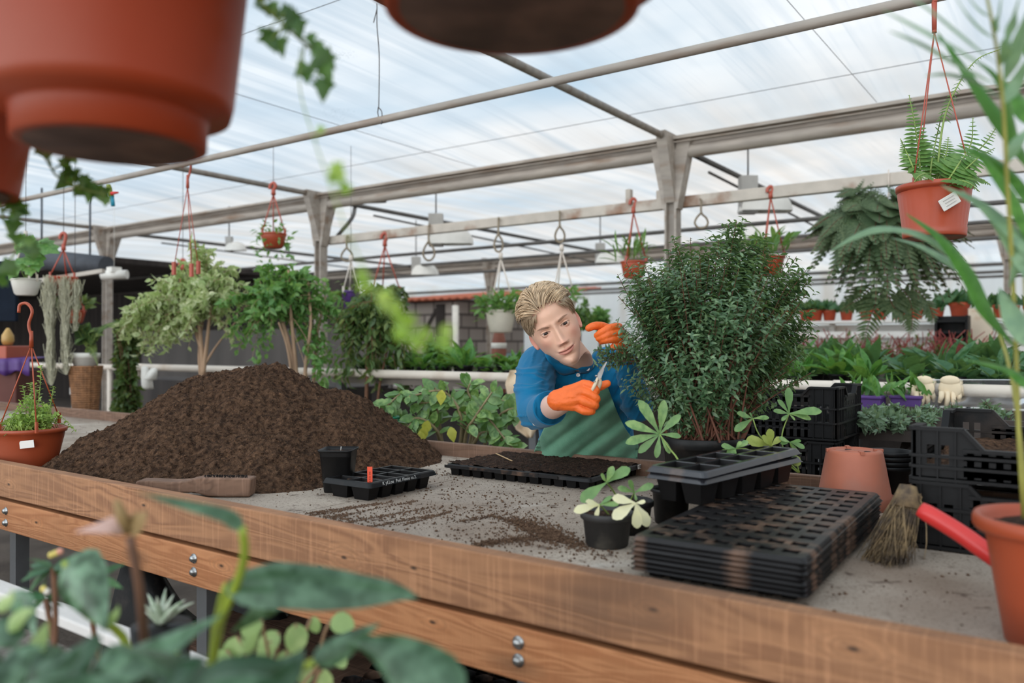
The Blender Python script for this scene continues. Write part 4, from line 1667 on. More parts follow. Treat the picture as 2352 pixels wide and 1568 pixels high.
def rings_along(m, spec):
    """spec: (u, v, t, half width, half depth)"""
    a_ = np.linspace(0, 2 * PI, 36, endpoint=False)
    rr = []
    for u_, v_, t, w_, d_ in spec:
        c_ = P(u_, v_, t) - ML
        cx_, sx_ = np.cos(a_), np.sin(a_)
        rr.append(c_ + (np.sign(cx_) * np.abs(cx_) ** .85 * w_)[:, None] * RIGHT + (np.sign(sx_) * np.abs(sx_) ** .85 * d_)[:, None] * FW)
    m.grid(np.array(rr), True, 0, .5, True, True, True, True)


tors = MB()
rings_along(tors, [(1352, 1190, 2.86, .178, .118), (1352, 1110, 2.83, .176, .115), (1350, 1030, 2.79, .166, .112), (1344, 970, 2.74, .162, .112), (1338, 915, 2.68, .168, .115),
                   (1334, 878, 2.645, .172, .108), (1334, 852, 2.63, .150, .090), (1335, 832, 2.62, .100, .075), (1337, 818, 2.62, .070, .062)])
mt_ = tors.mesh('tmp_torso', SHIRT)
bvh_t = BVHTree.FromPolygons([tuple(v.co) for v in mt_.vertices], [tuple(p.vertices) for p in mt_.polygons])
bpy.data.meshes.remove(mt_)


def on_body(u, v, off, bvh=bvh_t):
    o_, d_ = CAM - ML, ray(u, v)
    hit = bvh.ray_cast(Vector(o_), Vector(d_))
    if hit[0] is None:
        return None
    t = (np.array(hit[0]) - o_) @ d_ / (d_ @ d_)
    return o_ + d_ * (t - off)


def limb(m, pts, rad, n=14):
    p = spline(np.array([P(*q_) for q_ in pts]) - ML, n)
    r = np.interp(np.linspace(0, 1, n), np.linspace(0, 1, len(rad)), rad)
    m.tube(p, r, 22)
    m.ball(p[0], r[0], 16)
    m.ball(p[-1], r[-1], 16)


sh = MB()
rings_along(sh, [(1352, 1190, 2.86, .178, .118), (1352, 1110, 2.83, .176, .115), (1350, 1030, 2.79, .166, .112), (1344, 970, 2.74, .162, .112), (1338, 915, 2.68, .168, .115),
                 (1334, 878, 2.645, .172, .108), (1334, 852, 2.63, .150, .090), (1335, 832, 2.62, .100, .075), (1337, 822, 2.62, .062, .058)])
limb(sh, [(1268, 838, 2.64), (1238, 838, 2.60), (1227, 890, 2.48), (1227, 944, 2.375)], [.062, .068, .061, .053])
limb(sh, [(1227, 944, 2.375), (1240, 945, 2.33), (1250, 942, 2.29)], [.052, .048, .0415], 8)
limb(sh, [(1396, 842, 2.66), (1420, 848, 2.64), (1450, 900, 2.60), (1466, 936, 2.56)], [.066, .066, .056, .050])
limb(sh, [(1466, 936, 2.56), (1452, 880, 2.48), (1436, 822, 2.41)], [.048, .043, .036], 10)


def wrinkles(co):
    w = co + ML
    u_ = (w - CAM) @ RIGHT / ((w - CAM) @ -BACK) * FPX + W / 2
    v_ = H / 2 - (w - CAM) @ UP / ((w - CAM) @ -BACK) * FPX
    arm = np.clip((1262 - u_) / 18, 0, 1) * np.clip((v_ - 820) / 30, 0, 1)
    a_ = fbm(np.stack([u_ * .010, v_ * .055, u_ * 0], -1), 3, 2)
    side = fbm(np.stack([(u_ + .5 * v_) * .045, v_ * .012, u_ * 0], -1), 3, 6)
    return (.018 * np.clip(.35 - np.abs(a_), 0, 1) - .002) * arm + (.016 * np.clip(.35 - np.abs(side), 0, 1) - .003) * (1 - arm)


shirt = fuse(sh, 'shirt', .0052, 5, SHIRT, man, wrinkles)
# cuff, collar, buttons
cuff = MB()
ca, cb = P(1246, 944, 2.31) - ML, P(1264, 936, 2.225) - ML
cf = spline([ca, (ca + cb) / 2, cb], 8)
cuff.tube(np.concatenate([cf, cf[::-1][:6]]), [.0475, .0485, .0487, .0485, .0482, .048, .0478, .0475, .0455, .044, .0435, .043, .0425, .042], 26, False)
cuff.build('cuff', SHIRT, man)
me_ = shirt.data
bvh_s = BVHTree.FromPolygons([tuple(v.co) for v in me_.vertices], [tuple(p.vertices) for p in me_.polygons])


def on_shirt(u, v, off):
    p = on_body(u, v, off, bvh_s)
    return P(u, v, 2.52) - ML if p is None else p


for inner, outer, nm in (([(1256, 790, 2.60), (1266, 812, 2.555), (1282, 829, 2.535), (1303, 841, 2.52), (1325, 849, 2.51)], [(1248, 806), (1258, 828), (1274, 847), (1293, 861), (1320, 856)], 'left'),
                         ([(1325, 849, 2.51), (1340, 841, 2.52), (1353, 828, 2.535), (1361, 814, 2.555), (1366, 802, 2.59)], [(1331, 857), (1348, 856), (1363, 843), (1373, 828), (1379, 816)], 'right')):
    inn = spline([P(*q_) - ML for q_ in inner], 14)
    out = spline([on_shirt(u_, v_, .006) for u_, v_ in outer], 14)
    rows_ = [inn * (1 - f) + out * f + (-FW) * .010 * math.sin(f * PI) + np.array([0, 0, .006]) * math.sin(f * PI) for f in np.linspace(0, 1, 6)]
    MB().grid(np.array(rows_)).build('collar', SHIRT, man, solid=.0035)
pl = MB()
vs_ = np.linspace(857, 905, 10)
pl.grid(np.array([[on_shirt(1327 + du + (v_ - 857) * .12, v_, .0035) for du in (-7, -3, 3, 7)] for v_ in vs_]))
pl.build('placket', SHIRT, man, solid=.002)
for (u_, v_, o_) in ((1294, 848, .017), (1350, 847, .017), (1328, 861, .012), (1331, 886, .007), (1253.5, 955, .003), (1228, 972, .003)):
    p = on_shirt(u_, v_, o_) if v_ < 900 else None
    if p is None:
        d_ = ray(u_, v_)
        ctr = ca if u_ > 1240 else P(1240, 945, 2.31) - ML
        t0 = ((ctr + ML - CAM) @ d_ / (d_ @ d_))
        p = on_body(u_, v_, .006, bvh_s)
        p = P(u_, v_, t0 - .046) - ML if (p is None or u_ > 1240) else p
    Rb = np.stack([RIGHT, UP, BACK], 1)
    MB().lathe([(.0062, -.004), (.0062, .0012), (.0048, .0018), (.0046, .0010), (.0003, .0010)], 16, p, R=Rb).build('button', BUTTON, man)

# --- apron
ap = MB()
av = np.concatenate([np.linspace(882, 1060, 70), np.linspace(1063, 1180, 14)])
Lu = np.interp(av, [880, 940, 980, 1030, 1060, 1180], [1345, 1290, 1251, 1229, 1220, 1205])
Ru = np.interp(av, [882, 900, 950, 985, 1003, 1014, 1022, 1060, 1180], [1393, 1400, 1419, 1437, 1450, 1460, 1466, 1463, 1470])
nu = 70
rows_ = []
for v_, l_, r_ in zip(av, Lu, Ru):
    us = np.linspace(l_, r_, nu)
    pts_ = [on_body(u_, v_, .0) for u_ in us]
    ts = np.array([np.nan if p is None else (p + ML - CAM) @ -BACK for p in pts_])
    idx = np.where(~np.isnan(ts))[0]
    for i in np.where(np.isnan(ts))[0]:
        j = idx[np.argmin(np.abs(idx - i))]
        ts[i] = ts[j] + .0004 * abs(us[i] - us[j])
    f = fbm(np.stack([(us + .9 * v_) * .022, (v_ - .3 * us) * .006, us * 0], -1), 2, 21)
    fold = -.011 * np.clip(f, -.2, 1) + .005
    diag = sum(A_ * np.exp(-(((us - 1330) * .60 + (v_ - 1010) * .80 - c_) / s_) ** 2) for A_, c_, s_ in ((.012, 22, 7), (.012, 62, 8), (-.008, 42, 10), (.010, -30, 9), (-.006, -8, 12), (.010, 98, 8)))
    rows_.append([P(u_, v_, t - .021 + .9 * d_ + 1.25 * g_) - ML for u_, t, d_, g_ in zip(us, ts, fold, diag)])
ap.grid(np.array(rows_))
ap.build('apron', APRON, man, solid=.003)


# --- gloved hands
def hand(ctr, bones, palm, name, mt, voxel=.0019):
    m = MB()
    to = lambda p: ctr + (p[0] * RIGHT + p[1] * UP + p[2] * BACK) * .001
    for pts_, rad in bones:
        p = spline([to(q_) for q_ in pts_], 18)
        r = np.interp(np.linspace(0, 1, 18), np.linspace(0, 1, len(rad)), rad) * .001
        m.tube(p, r, 16)
        m.ball(p[0], r[0], 14)
        m.ball(p[-1], r[-1], 14)
    for c_, r_ in palm:
        m.ball(to(c_), np.array(r_) * .001, 16)
    wr = lambda co: .0007 * fbm(co * 90, 3, 3) + .0006 * np.abs(vnoise(co * np.array([60, 160, 60]), 8))
    return fuse(m, name, voxel, 3, mt, man, wr)


HR_ = P(1180 + 960 / 6.533, 820 + 600 / 6.533, 2.08) - ML
hand(HR_, [([(15, 34, 0), (32, 30, 10), (45, 18, 12), (41, 9, -12), (22, 12, -22)], [12, 11.5, 11, 10, 9]),
           ([(11, 16, 10), (30, 9, 18), (46, -3, 17), (40, -9, -8), (20, -5, -18)], [12, 11.5, 11, 10, 9]),
           ([(4, -4, 12), (24, -13, 19), (43, -20, 15), (37, -23, -8), (16, -18, -16)], [11.5, 11, 10.5, 10, 9]),
           ([(-4, -24, 6), (14, -34, 13), (34, -36, 9), (28, -36, -10), (8, -30, -16)], [11, 10.5, 10, 9, 8.5]),
           ([(-28, 14, -16), (4, 20, -26), (40, 20, -24), (62, 28, -18), (78, 34, -14)], [15, 14, 12, 11, 9.5]),
           ([(-52, -5, -12), (-20, 14, -2), (14, 32, 0)], [24, 17, 12.5]), ([(-52, -8, -10), (-20, 2, 2), (10, 15, 9)], [23, 17, 12.5]),
           ([(-50, -12, -8), (-22, -10, 4), (4, -5, 11)], [22, 16, 12.5]), ([(-50, -14, -10), (-26, -20, 0), (-4, -24, 5)], [21, 15, 11.5]),
           ([(-51, -9, -15), (-42, -8, -12)], [27.5, 25])],
     [((-6, 2, -8), (26, 32, 16))], 'glove', GLOVE)
HL_ = P(1395.4, 769.4, 2.30) - ML
Z = lambda x_, y_, z_: ((x_ - 1480) * .2075, -(y_ - 780) * .2075, z_)
hand(HL_, [([Z(1650, 690, -14), Z(1610, 672, 12), Z(1500, 690, 24), Z(1390, 745, 22), Z(1330, 785, 8)], [13, 13, 12.5, 11, 9]),
           ([Z(1670, 770, -14), Z(1640, 752, 14), Z(1520, 765, 27), Z(1420, 800, 24), Z(1355, 830, 10)], [12, 12, 11.5, 10.5, 9]),
           ([Z(1680, 850, -14), Z(1655, 838, 14), Z(1540, 835, 26), Z(1440, 850, 22), Z(1395, 862, 8)], [12, 12, 11.5, 10.5, 9]),
           ([Z(1670, 925, -12), Z(1650, 915, 10), Z(1590, 920, 18), Z(1545, 950, 14)], [11, 11, 10.5, 9.5]),
           ([Z(1560, 720, -24), Z(1400, 660, -14), Z(1300, 655, -6), Z(1225, 685, -4)], [15, 13, 11.5, 10]),
           ([Z(1640, 800, -22), Z(1720, 900, -50), Z(1760, 960, -80)], [26, 24, 24])],
     [(Z(1590, 790, -14), (32, 34, 18))], 'glove', GLOVE)

# --- secateurs in the right hand
sec = thing('secateurs', 'steel pruning shears held in his right orange glove', 'secateurs', HR_ + ML)
STEELB = mat('blade_steel', lin(150, 146, 142), .28, .1, 60, metal=.85)
GRIP = mat('cream_grip', lin(206, 186, 158), .45, .08, 30)
cc = lambda x_, y_, z_: (((x_ - 960) * RIGHT - (y_ - 600) * UP) * .171 + z_ * BACK) * .001
pv = cc(1258, 300, 14)
bl = MB()
nB = nrm(BACK * .6 + RIGHT * .5 + UP * .1)
bl.poly([cc(1226, 330, 14), cc(1252, 240, 14), cc(1300, 165, 15), cc(1366, 72, 15), cc(1374, 66, 15), cc(1372, 84, 15), cc(1330, 180, 15), cc(1290, 270, 14), cc(1266, 340, 14)], nB, .0032)
bl.build('blade', STEELB, sec)
bl = MB()
bl.poly([cc(1262, 330, 11), cc(1290, 262, 11), cc(1330, 190, 11), cc(1352, 150, 11), cc(1345, 200, 11), cc(1312, 290, 11), cc(1300, 340, 11)], -nB, .0035)
bl.build('counter_blade', STEELB, sec)
Rp = np.stack([nrm(np.cross(UP, nB)), np.cross(nB, nrm(np.cross(UP, nB))), nB], 1)
MB().lathe([(.0026, -.006), (.0026, .0015), (.0003, .002)], 14, cc(1246, 276, 14), R=Rp).build('pivot_bolt', STEELB, sec)
MB().lathe([(.0016, -.004), (.0016, .0015), (.0003, .002)], 12, cc(1206, 358, 20), R=Rp).build('spring_pin', STEELB, sec)
MB().tube(spline([cc(1250, 305, 14), cc(1214, 390, 18), cc(1180, 450, 22), cc(1130, 560, 8)], 12), [.0042, .0055, .0062, .006] if False else np.interp(np.linspace(0, 1, 12), [0, .4, 1], [.0040, .0058, .006]), 10, flat=.7).build('handle', GRIP, sec)
MB().tube(spline([cc(1280, 310, 10), cc(1290, 380, 8), cc(1258, 470, 6), cc(1220, 620, -6)], 12), np.interp(np.linspace(0, 1, 12), [0, .4, 1], [.0045, .0075, .007]), 10, flat=.8).build('handle', GRIP, sec)
# ------------------------------------------------------------------ potted plants on the table
L_SHRUB = leafmat('shrub_leaf', lin(68, 102, 70), lin(150, 176, 130), .34, .3, spec=.6)
L_SCHEF = leafmat('schefflera_leaf', lin(112, 150, 92), lin(154, 184, 114), .38, .25)
L_SCHEFY = leafmat('yellowing_leaf', lin(160, 172, 84), lin(178, 186, 100), .45, .25)
L_CREAM = leafmat('cream_leaf', lin(236, 230, 190), lin(220, 214, 160), .45, .2)
L_SEDUM = leafmat('stonecrop_leaf', lin(150, 182, 92), lin(186, 206, 112), .45, .3)
L_PALM = leafmat('palm_leaf', lin(58, 118, 40), lin(92, 148, 62), .36, .35)
L_PALMG = leafmat('palm_leaf_grey', lin(126, 160, 128), lin(150, 182, 140), .4, .35)
L_IVY = leafmat('ivy_leaf', lin(52, 92, 38), lin(92, 134, 52), .4, .3)
L_IVYY = leafmat('young_ivy_leaf', lin(150, 190, 70), lin(186, 206, 90), .45, .4)
L_ANTH = leafmat('glossy_leaf', lin(30, 68, 40), lin(118, 154, 122), .26, .2, spec=.55)  # wide leaf-to-leaf tone range imitates lit and shaded leaves
L_PEP = leafmat('round_leaf', lin(150, 178, 110), lin(178, 196, 130), .35, .25)
BARK = mat('brown_bark', lin(122, 84, 60), .85, .2, 40, .4, 90)
TWIG = mat('red_twig', lin(110, 66, 48), .8, .2, 40)
STEMG = mat('green_stem', lin(136, 158, 78), .5, .15, 20)
STEMY = mat('yellow_stem', lin(168, 164, 82), .5, .15, 20)


def Vt(u, v, t, o):
    return P(u, v, t) - np.asarray(o)


def L3(o):
    return np.array(o.location)


# --- the round shrub
t_ = 2.16
LEAFLET = leaf([(0, .03), (.35, .19), (.65, .15), (1, .0)], .3, .2)
sb = thing('potted_shrub', 'round dense small-leaved shrub in a black pot beside the man', 'shrub', at(1613, t_, ZT))
o_ = L3(sb)
round_pot(sb, .108, .088, .166, BLACKP, .03, True, .93)
bl = [(1520, 690, 92, .0), (1650, 640, 120, .02), (1690, 545, 48, .05), (1770, 660, 95, .05), (1822, 715, 58, .05), (1480, 770, 78, -.04), (1620, 800, 135, -.08), (1740, 800, 110, .0),
      (1565, 592, 50, .04), (1470, 640, 58, .0), (1600, 905, 95, -.04), (1510, 870, 60, -.02), (1715, 905, 75, .02), (1815, 800, 48, .03), (1610, 560, 42, .05), (1738, 585, 48, .06),
      (1425, 690, 26, 0), (1545, 650, 70, -.1), (1700, 720, 110, -.12), (1556, 940, 55, -.05), (1660, 940, 70, -.02), (1840, 640, 34, .03), (1418, 752, 26, -.02), (1440, 850, 38, -.02), (1862, 745, 24, .02), (1692, 512, 26, .05), (1556, 566, 30, .04), (1745, 560, 30, .05), (1872, 660, 18, .03), (1850, 850, 22, .02)]
blobs = [(Vt(u, v, t_ + dt_, o_), px(r, t_)) for u, v, r, dt_ in bl]
wd_, lv_ = MB(), MB()
bush(wd_, lv_, [0, 0, .155], blobs, 1500, LEAFLET, .0195, per=20, lead=.11, r0=.0035, r1=.0008, jit=.035, outb=3.0, spread=1.0, seg=7, sides=4, woodevery=4, updir=.25, wid=1.0)
# the spray he is cutting
for k in range(7):
    a0 = Vt(1450 + 20 * rng.random(), 800 + 40 * rng.random(), t_ - .02, o_)
    e0 = Vt(1366 + 34 * rng.random(), 800 + 48 * rng.random(), t_ - .05, o_)
    bush(wd_, lv_, a0, [(e0, .012)], 2, LEAFLET, .019, per=18, lead=.09, r0=.0014, r1=.0006, jit=.004, seg=5, sides=3, updir=0, wid=.9)
for u_, v_, r_ in ((1590, 930, .008), (1625, 900, .010), (1650, 880, .009), (1700, 930, .009), (1735, 915, .008), (1560, 900, .007), (1640, 820, .008), (1600, 800, .007)):
    b_ = np.array([rng.normal() * .03, rng.normal() * .02, .15]) + (np.array([.06, .03, 0]) if u_ > 1690 else 0)
    wd_.tube(bez(b_, b_ * .5 + Vt(u_, v_, t_, o_) * .5 + [.01, 0, -.02], Vt(u_, v_, t_, o_), 10), np.linspace(r_, r_ * .45, 10), 8)
wd_.build('branches', TWIG, sb)
lv_.build('foliage', L_SHRUB, sb)


# --- scheffleras
def palmate(m, o, c, tips, t, tmpl=SPOON, wid=1.0, dt=-.015, lv=None, face=.75):
    c0 = Vt(*c, t, o)
    for i, (u, v) in enumerate(tips):
        d = Vt(u, v, t + dt * (1 + .6 * math.sin(i * 1.7)), o) - c0
        n = nrm(BACK * face + np.array([0, 0, .6]))
        m.scatter(tmpl, [c0], [d], [n], [np.linalg.norm(d) * 1.03], wid, None if lv is None else [lv])
    return c0


def stem(m, pts, r0, r1, o):
    p = spline([Vt(*q_, o) for q_ in pts], 14)
    m.tube(p, np.linspace(r0, r1, 14), 7)


# three small black pots in the middle of the table
fp = thing('potted_schefflera', 'small black pot of cream variegated schefflera nearest on the table', 'potted plant', at(1394, 1.655, ZT))
round_pot(fp, .0545, .043, .070, mat('scuffed_pot', lin(48, 46, 45), .55, .1, 20, .1, 60, dirt=lin(110, 104, 94), dscale=9, dlo=.58, dhi=.78), .016, True, .9)
o_ = L3(fp)
m = MB()
palmate(m, o_, (1460, 1155), [(1413, 1140), (1411, 1184), (1465, 1211), (1493, 1206), (1478, 1150)], 1.60, wid=1.3)
palmate(m, o_, (1377, 1159), [(1322, 1169), (1352, 1149), (1369, 1184)], 1.62, wid=1.1)
m.build('cream_leaves', L_CREAM, fp, label='cream white leaflets')
m = MB()
palmate(m, o_, (1377, 1159), [(1401, 1140), (1416, 1154)], 1.62, wid=.9)
m.build('green_leaves', L_SCHEF, fp)
m = MB()
stem(m, [(1460, 1155, 1.60), (1448, 1166, 1.63), (1420, 1185, 1.65)], .0016, .002, o_)
stem(m, [(1377, 1159, 1.62), (1388, 1170, 1.64), (1398, 1182, 1.655)], .0016, .002, o_)
m.build('stem', STEMG, fp)
bp_ = thing('potted_schefflera', 'small black pot with green schefflera cutting behind the variegated one', 'potted plant', at(1443, 1.775, ZT))
round_pot(bp_, .0555, .044, .070, BLACKP, .014, True, .92)
o_ = L3(bp_)
m = MB()
palmate(m, o_, (1393, 1108), [(1335, 1145), (1386, 1090), (1406, 1074), (1442, 1073)], 1.74, wid=1.25)
palmate(m, o_, (1457, 1131), [(1424, 1118), (1450, 1106), (1497, 1111), (1462, 1148)], 1.74, wid=1.15)
m.build('foliage', L_SCHEF, bp_)
m = MB()
stem(m, [(1393, 1108, 1.74), (1404, 1121, 1.76), (1417, 1140, 1.775)], .0016, .0022, o_)
stem(m, [(1457, 1131, 1.74), (1453, 1140, 1.76), (1447, 1150, 1.775)], .0016, .0022, o_)
m.build('stem', STEMG, bp_)
ep = thing('potted_schefflera', 'tall round black pot with an eight-fingered schefflera leaf, left of the deep trays', 'potted plant', at(1541, 1.865, ZT))
round_pot(ep, .047, .037, .080, BLACKP, .010, True, .8)
o_ = L3(ep)
m = MB()
palmate(m, o_, (1515, 997), [(1475, 922), (1526, 925), (1560, 953), (1564, 999), (1540, 1038), (1509, 1048), (1468, 1036), (1441, 1012), (1445, 968)], 1.93, wid=.82, dt=-.012, face=1.2)
m.build('foliage', L_SCHEF, ep)
m = MB()
stem(m, [(1515, 997, 1.93), (1535, 1026, 1.92), (1562, 1066, 1.885), (1556, 1120, 1.868), (1550, 1150, 1.865)], .0018, .003, o_)
m.build('stem', STEMG, ep)
sp2 = thing('potted_schefflera', 'bright green schefflera in a small black pot before the crates', 'potted plant', at(1836, 2.055, ZT))
round_pot(sp2, .0215, .0165, .048, BLACKP, .006, True, .9)
o_ = L3(sp2)
m = MB()
palmate(m, o_, (1812, 950), [(1814, 894), (1884, 938), (1863, 957), (1827, 963), (1798, 962), (1783, 940), (1792, 918)], 2.06, wid=.95)
palmate(m, o_, (1729, 961), [(1764, 956), (1700, 946), (1690, 985), (1724, 948)], 2.05, wid=1.1)
palmate(m, o_, (1814, 1015), [(1848, 1025), (1836, 1010), (1796, 1016), (1832, 1037), (1795, 1004)], 2.04, wid=1.2)
m.build('foliage', L_SCHEF, sp2)
m = MB()
palmate(m, o_, (1800, 1040), [(1840, 1062)], 2.0, wid=1.9)
palmate(m, o_, (1771, 1024), [(1722, 1006), (1757, 1002), (1770, 988), (1792, 1004)], 2.04, wid=1.5)
m.build('yellow_leaves', L_SCHEFY, sp2, label='yellowing lower leaves')
m = MB()
stem(m, [(1812, 950, 2.06), (1796, 1000, 2.06), (1805, 1050, 2.05), (1836, 1085, 2.055)], .0016, .002, o_)
stem(m, [(1729, 961, 2.05), (1745, 1000, 2.05), (1790, 1050, 2.05), (1833, 1085, 2.055)], .0016, .002, o_)
stem(m, [(1814, 1015, 2.04), (1825, 1050, 2.05), (1836, 1085, 2.055)], .0014, .002, o_)
stem(m, [(1771, 1024, 2.04), (1800, 1050, 2.05), (1834, 1085, 2.055)], .0014, .002, o_)
m.build('stem', STEMG, sp2)
yp = thing('potted_seedling', 'low seedling in a brown peat pot behind the deep trays', 'potted plant', at(1735, 1.99, ZT))
o_ = L3(yp)
MB().lathe([(0, 0), (.036, 0), (.046, .118), (.043, .118), (.040, .108), (0, .110)], 24).build('pot', mat('peat_pot', lin(104, 84, 68), .95, .2, 40, .5, 80), yp)
m = MB()
palmate(m, o_, (1690, 1030), [(1662, 1021), (1684, 1042), (1700, 1015), (1716, 1012), (1650, 1045)], 1.97, wid=1.3)
m.build('foliage', L_SCHEF, yp)
m = MB()
stem(m, [(1690, 1030, 1.97), (1710, 1030, 1.98), (1725, 1035, 1.99)], .0014, .002, o_)
m.build('stem', STEMG, yp)


# --- hangers
def hanger_parts(root, o, apex, rims, m, r=.0016, hook=None, clip=.022, apex_len=.05):
    """apex: top point, rims: points where the strands clip on; both in world space"""
    ap_ = np.asarray(apex) - o
    h = MB()
    if hook is not None:
        h.tube(spline([np.asarray(q_) - o for q_ in hook], 22), r * 2.4, 8)
    h.tube([ap_ + [0, 0, apex_len * .3], ap_ - [0, 0, apex_len * .6]], [r * 2.6, r * 3.4], 8)
    h.build('hook', m, root)
    for q_ in rims:
        q_ = np.asarray(q_) - o
        b = nrm(ap_ - q_)
        s = MB().tube([ap_ - [0, 0, apex_len * .5], q_ + b * clip], r, 6)
        s.box(q_ + b * clip * .2, (clip * .5, clip * .3, clip * 1.6))
        s.build('strand', m, root)


def hpot_prof(rt, rb, h, lip=.006):
    return [(0, 0), (rb * .8, 0), (rb * .82, .002), (rb * .98, .010), (rb, h * .16), (rb + .001, h * .165), (rb + (rt - rb) * .8, h * .86), (rt - lip, h * .9), (rt, h * .91), (rt, h * .985), (rt - .003, h),
            (rt - lip - .002, h * .99), (rt - lip - .004, h * .8), (0, h * .8)]


# stonecrop in a hanging pot standing on the table
tsd = 2.70
sd = thing('hanging_pot', 'terracotta hanging pot of pale stonecrop standing on the table at the left', 'potted plant', at(66, tsd, ZT))
o_ = L3(sd)
hp = (970 - 1068) * -1 * tsd / FPX
MB().lathe([(0, 0), (.080, 0), (.083, .004), (.092, .045), (.0925, .047), (.103, .094), (.104, .096), (.108, .118), (.114, .120), (.116, .132), (.112, .134), (.106, .122), (.098, .11), (0, .118)], 48).build('pot', TERRA, sd)
m = MB()
st_ = Vt(62, 1020, tsd - .099, o_)
Rl = np.stack([nrm(RF + FW * .0), nrm(np.cross(BACK, RF)), BACK], 1) @ np.array(Matrix.Rotation(.12, 3, 'Z'))
m.box(st_ + FW * -.001, (.046, .024, .0014), Rl)
m.build('sticker', PAPER, sd, label='blank white sticker')
apx = P(72, 772, tsd)
hk = [P(72, 772, tsd), P(66, 745, tsd), P(74, 715, tsd), P(62, 697, tsd), P(46, 700, tsd), P(43, 718, tsd)]
hanger_parts(sd, o_, apx, [P(-2, 985, tsd - .06), P(84, 985, tsd - .105), P(137, 962, tsd + .02)], TERRA, .0022, hk, .022, .06)
wd_, lv_ = MB(), MB()
bush(wd_, lv_, [0, 0, .12], [(Vt(u, v, tsd + d, o_), px(r, tsd)) for u, v, r, d in ((70, 955, 34, 0), (40, 965, 26, .02), (110, 950, 26, -.02), (70, 920, 22, 0), (95, 945, 26, .05), (25, 965, 20, -.03))],
     130, ROUND, .0105, per=16, lead=.09, r0=.0014, r1=.0008, jit=.05, droop=.05, spread=1.0, lift=.8)
for pts_ in ([(70, 950), (74, 905), (68, 880)], [(85, 945), (92, 890), (95, 840)], [(110, 950), (118, 920), (123, 888)], [(60, 950), (58, 915), (52, 885)], [(75, 950), (82, 910), (78, 878)]):
    p = spline([Vt(u, v, tsd - .02, o_) for u, v in pts_], 8)
    wd_.tube(p, .0014, 5)
    k = 26
    q_ = np.stack([np.interp(np.linspace(.1, 1, k), np.linspace(0, 1, 8), p[:, i]) for i in range(3)], 1)
    a_ = np.arange(k) * 2.0
    lv_.scatter(ROUND, q_, np.stack([np.cos(a_), np.sin(a_), 0 * a_ + .3], 1), np.tile([0, 0, 1.], (k, 1)) + rng.normal(size=(k, 3)) * .3, .0125)
wd_.build('stems', STEMG, sd)
lv_.build('foliage', L_SEDUM, sd)


# --- terracotta pot with a palm at the right end of the table
def blade(m, o, pts, w, lv=None, fold=.28, face=BACK, wprof=None):
    """strap leaf along (u, v, t) points, w = half width in px at t=1.1"""
    p = spline([Vt(*q_, o) for q_ in pts], 22)
    T = nrm(np.gradient(p, axis=0))
    S = nrm(np.cross(T, np.asarray(face) * .8 + np.array([0, 0, .5])))
    N_ = np.cross(S, T)
    f = np.linspace(0, 1, 22)
    hw_ = (w * 1.45 / FPX) * (np.minimum(1, (f + .03) * 3.2) * np.clip((1 - f) * 2.1, 0, 1) ** .75 if wprof is None else wprof(f))
    rows_ = np.stack([p - S * hw_[:, None] - N_ * (hw_ * fold)[:, None], p - S * (hw_ * .5)[:, None] - N_ * (hw_ * fold * .35)[:, None], p, p + S * (hw_ * .5)[:, None] - N_ * (hw_ * fold * .35)[:, None],
                      p + S * hw_[:, None] - N_ * (hw_ * fold)[:, None]], 1)
    m.grid(rows_, lv=rng.random() if lv is None else lv)


pp_ = thing('potted_palm', 'large terracotta pot with a palm at the near right corner of the table', 'potted plant', at(2432, 1.10, ZT))
o_ = L3(pp_)
MB().lathe([(0, 0), (.062, 0), (.065, .003), (.088, .150), (.0885, .152), (.099, .1525), (.103, .158), (.1035, .168), (.101, .174), (.096, .174), (.090, .165), (.084, .14), (0, .142)], 56).build('pot', TERRA, pp_)
soil_disc(.088, .157, 5).build('soil', SOILD, pp_)
m = MB()
stem(m, [(2352, 1190, 1.10), (2340, 1000, 1.08), (2334, 800, 1.06), (2322, 560, 1.0), (2312, 400, .96), (2304, 240, .92), (2286, 90, .90), (2262, -30, .88)], .0032, .0016, o_)
stem(m, [(2356, 1190, 1.10), (2348, 1050, 1.09), (2318, 840, 1.1), (2270, 705, 1.12), (2240, 640, 1.14)], .003, .0015, o_)
stem(m, [(2380, 1190, 1.12), (2372, 1000, 1.1), (2362, 800, 1.05), (2352, 620, 1.0)], .003, .0015, o_)
m.build('stem', STEMY, pp_)
m = MB()
for pts_, w in (([(2400, 430, 1.02), (2330, 320, 1.0), (2262, 222, 1.0), (2149, 66, 1.02)], 17), ([(2420, 330, 1.0), (2352, 250, 1.0), (2318, 200, 1.02), (2292, 176, 1.04)], 18),
                ([(2334, 800, 1.06), (2268, 715, 1.08), (2225, 628, 1.10), (2160, 545, 1.13), (2078, 488, 1.18)], 15), ([(2400, 640, 1.0), (2335, 470, 1.0), (2290, 400, 1.0), (2230, 330, 1.03)], 13),
                ([(2390, 900, 1.0), (2352, 872, 1.0), (2310, 845, 1.03), (2205, 822, 1.1)], 12), ([(2390, 420, 1.0), (2340, 330, .98), (2300, 190, .95), (2230, 130, .95)], 12),
                ([(2410, 560, 1.0), (2340, 420, 1.02), (2250, 350, 1.05), (2180, 345, 1.08)], 12), ([(2400, 160, 1.0), (2370, 120, 1.0), (2345, 90, 1.0)], 14)):
    blade(m, o_, pts_, w)
m.build('green_fronds', L_PALM, pp_)
m = MB()
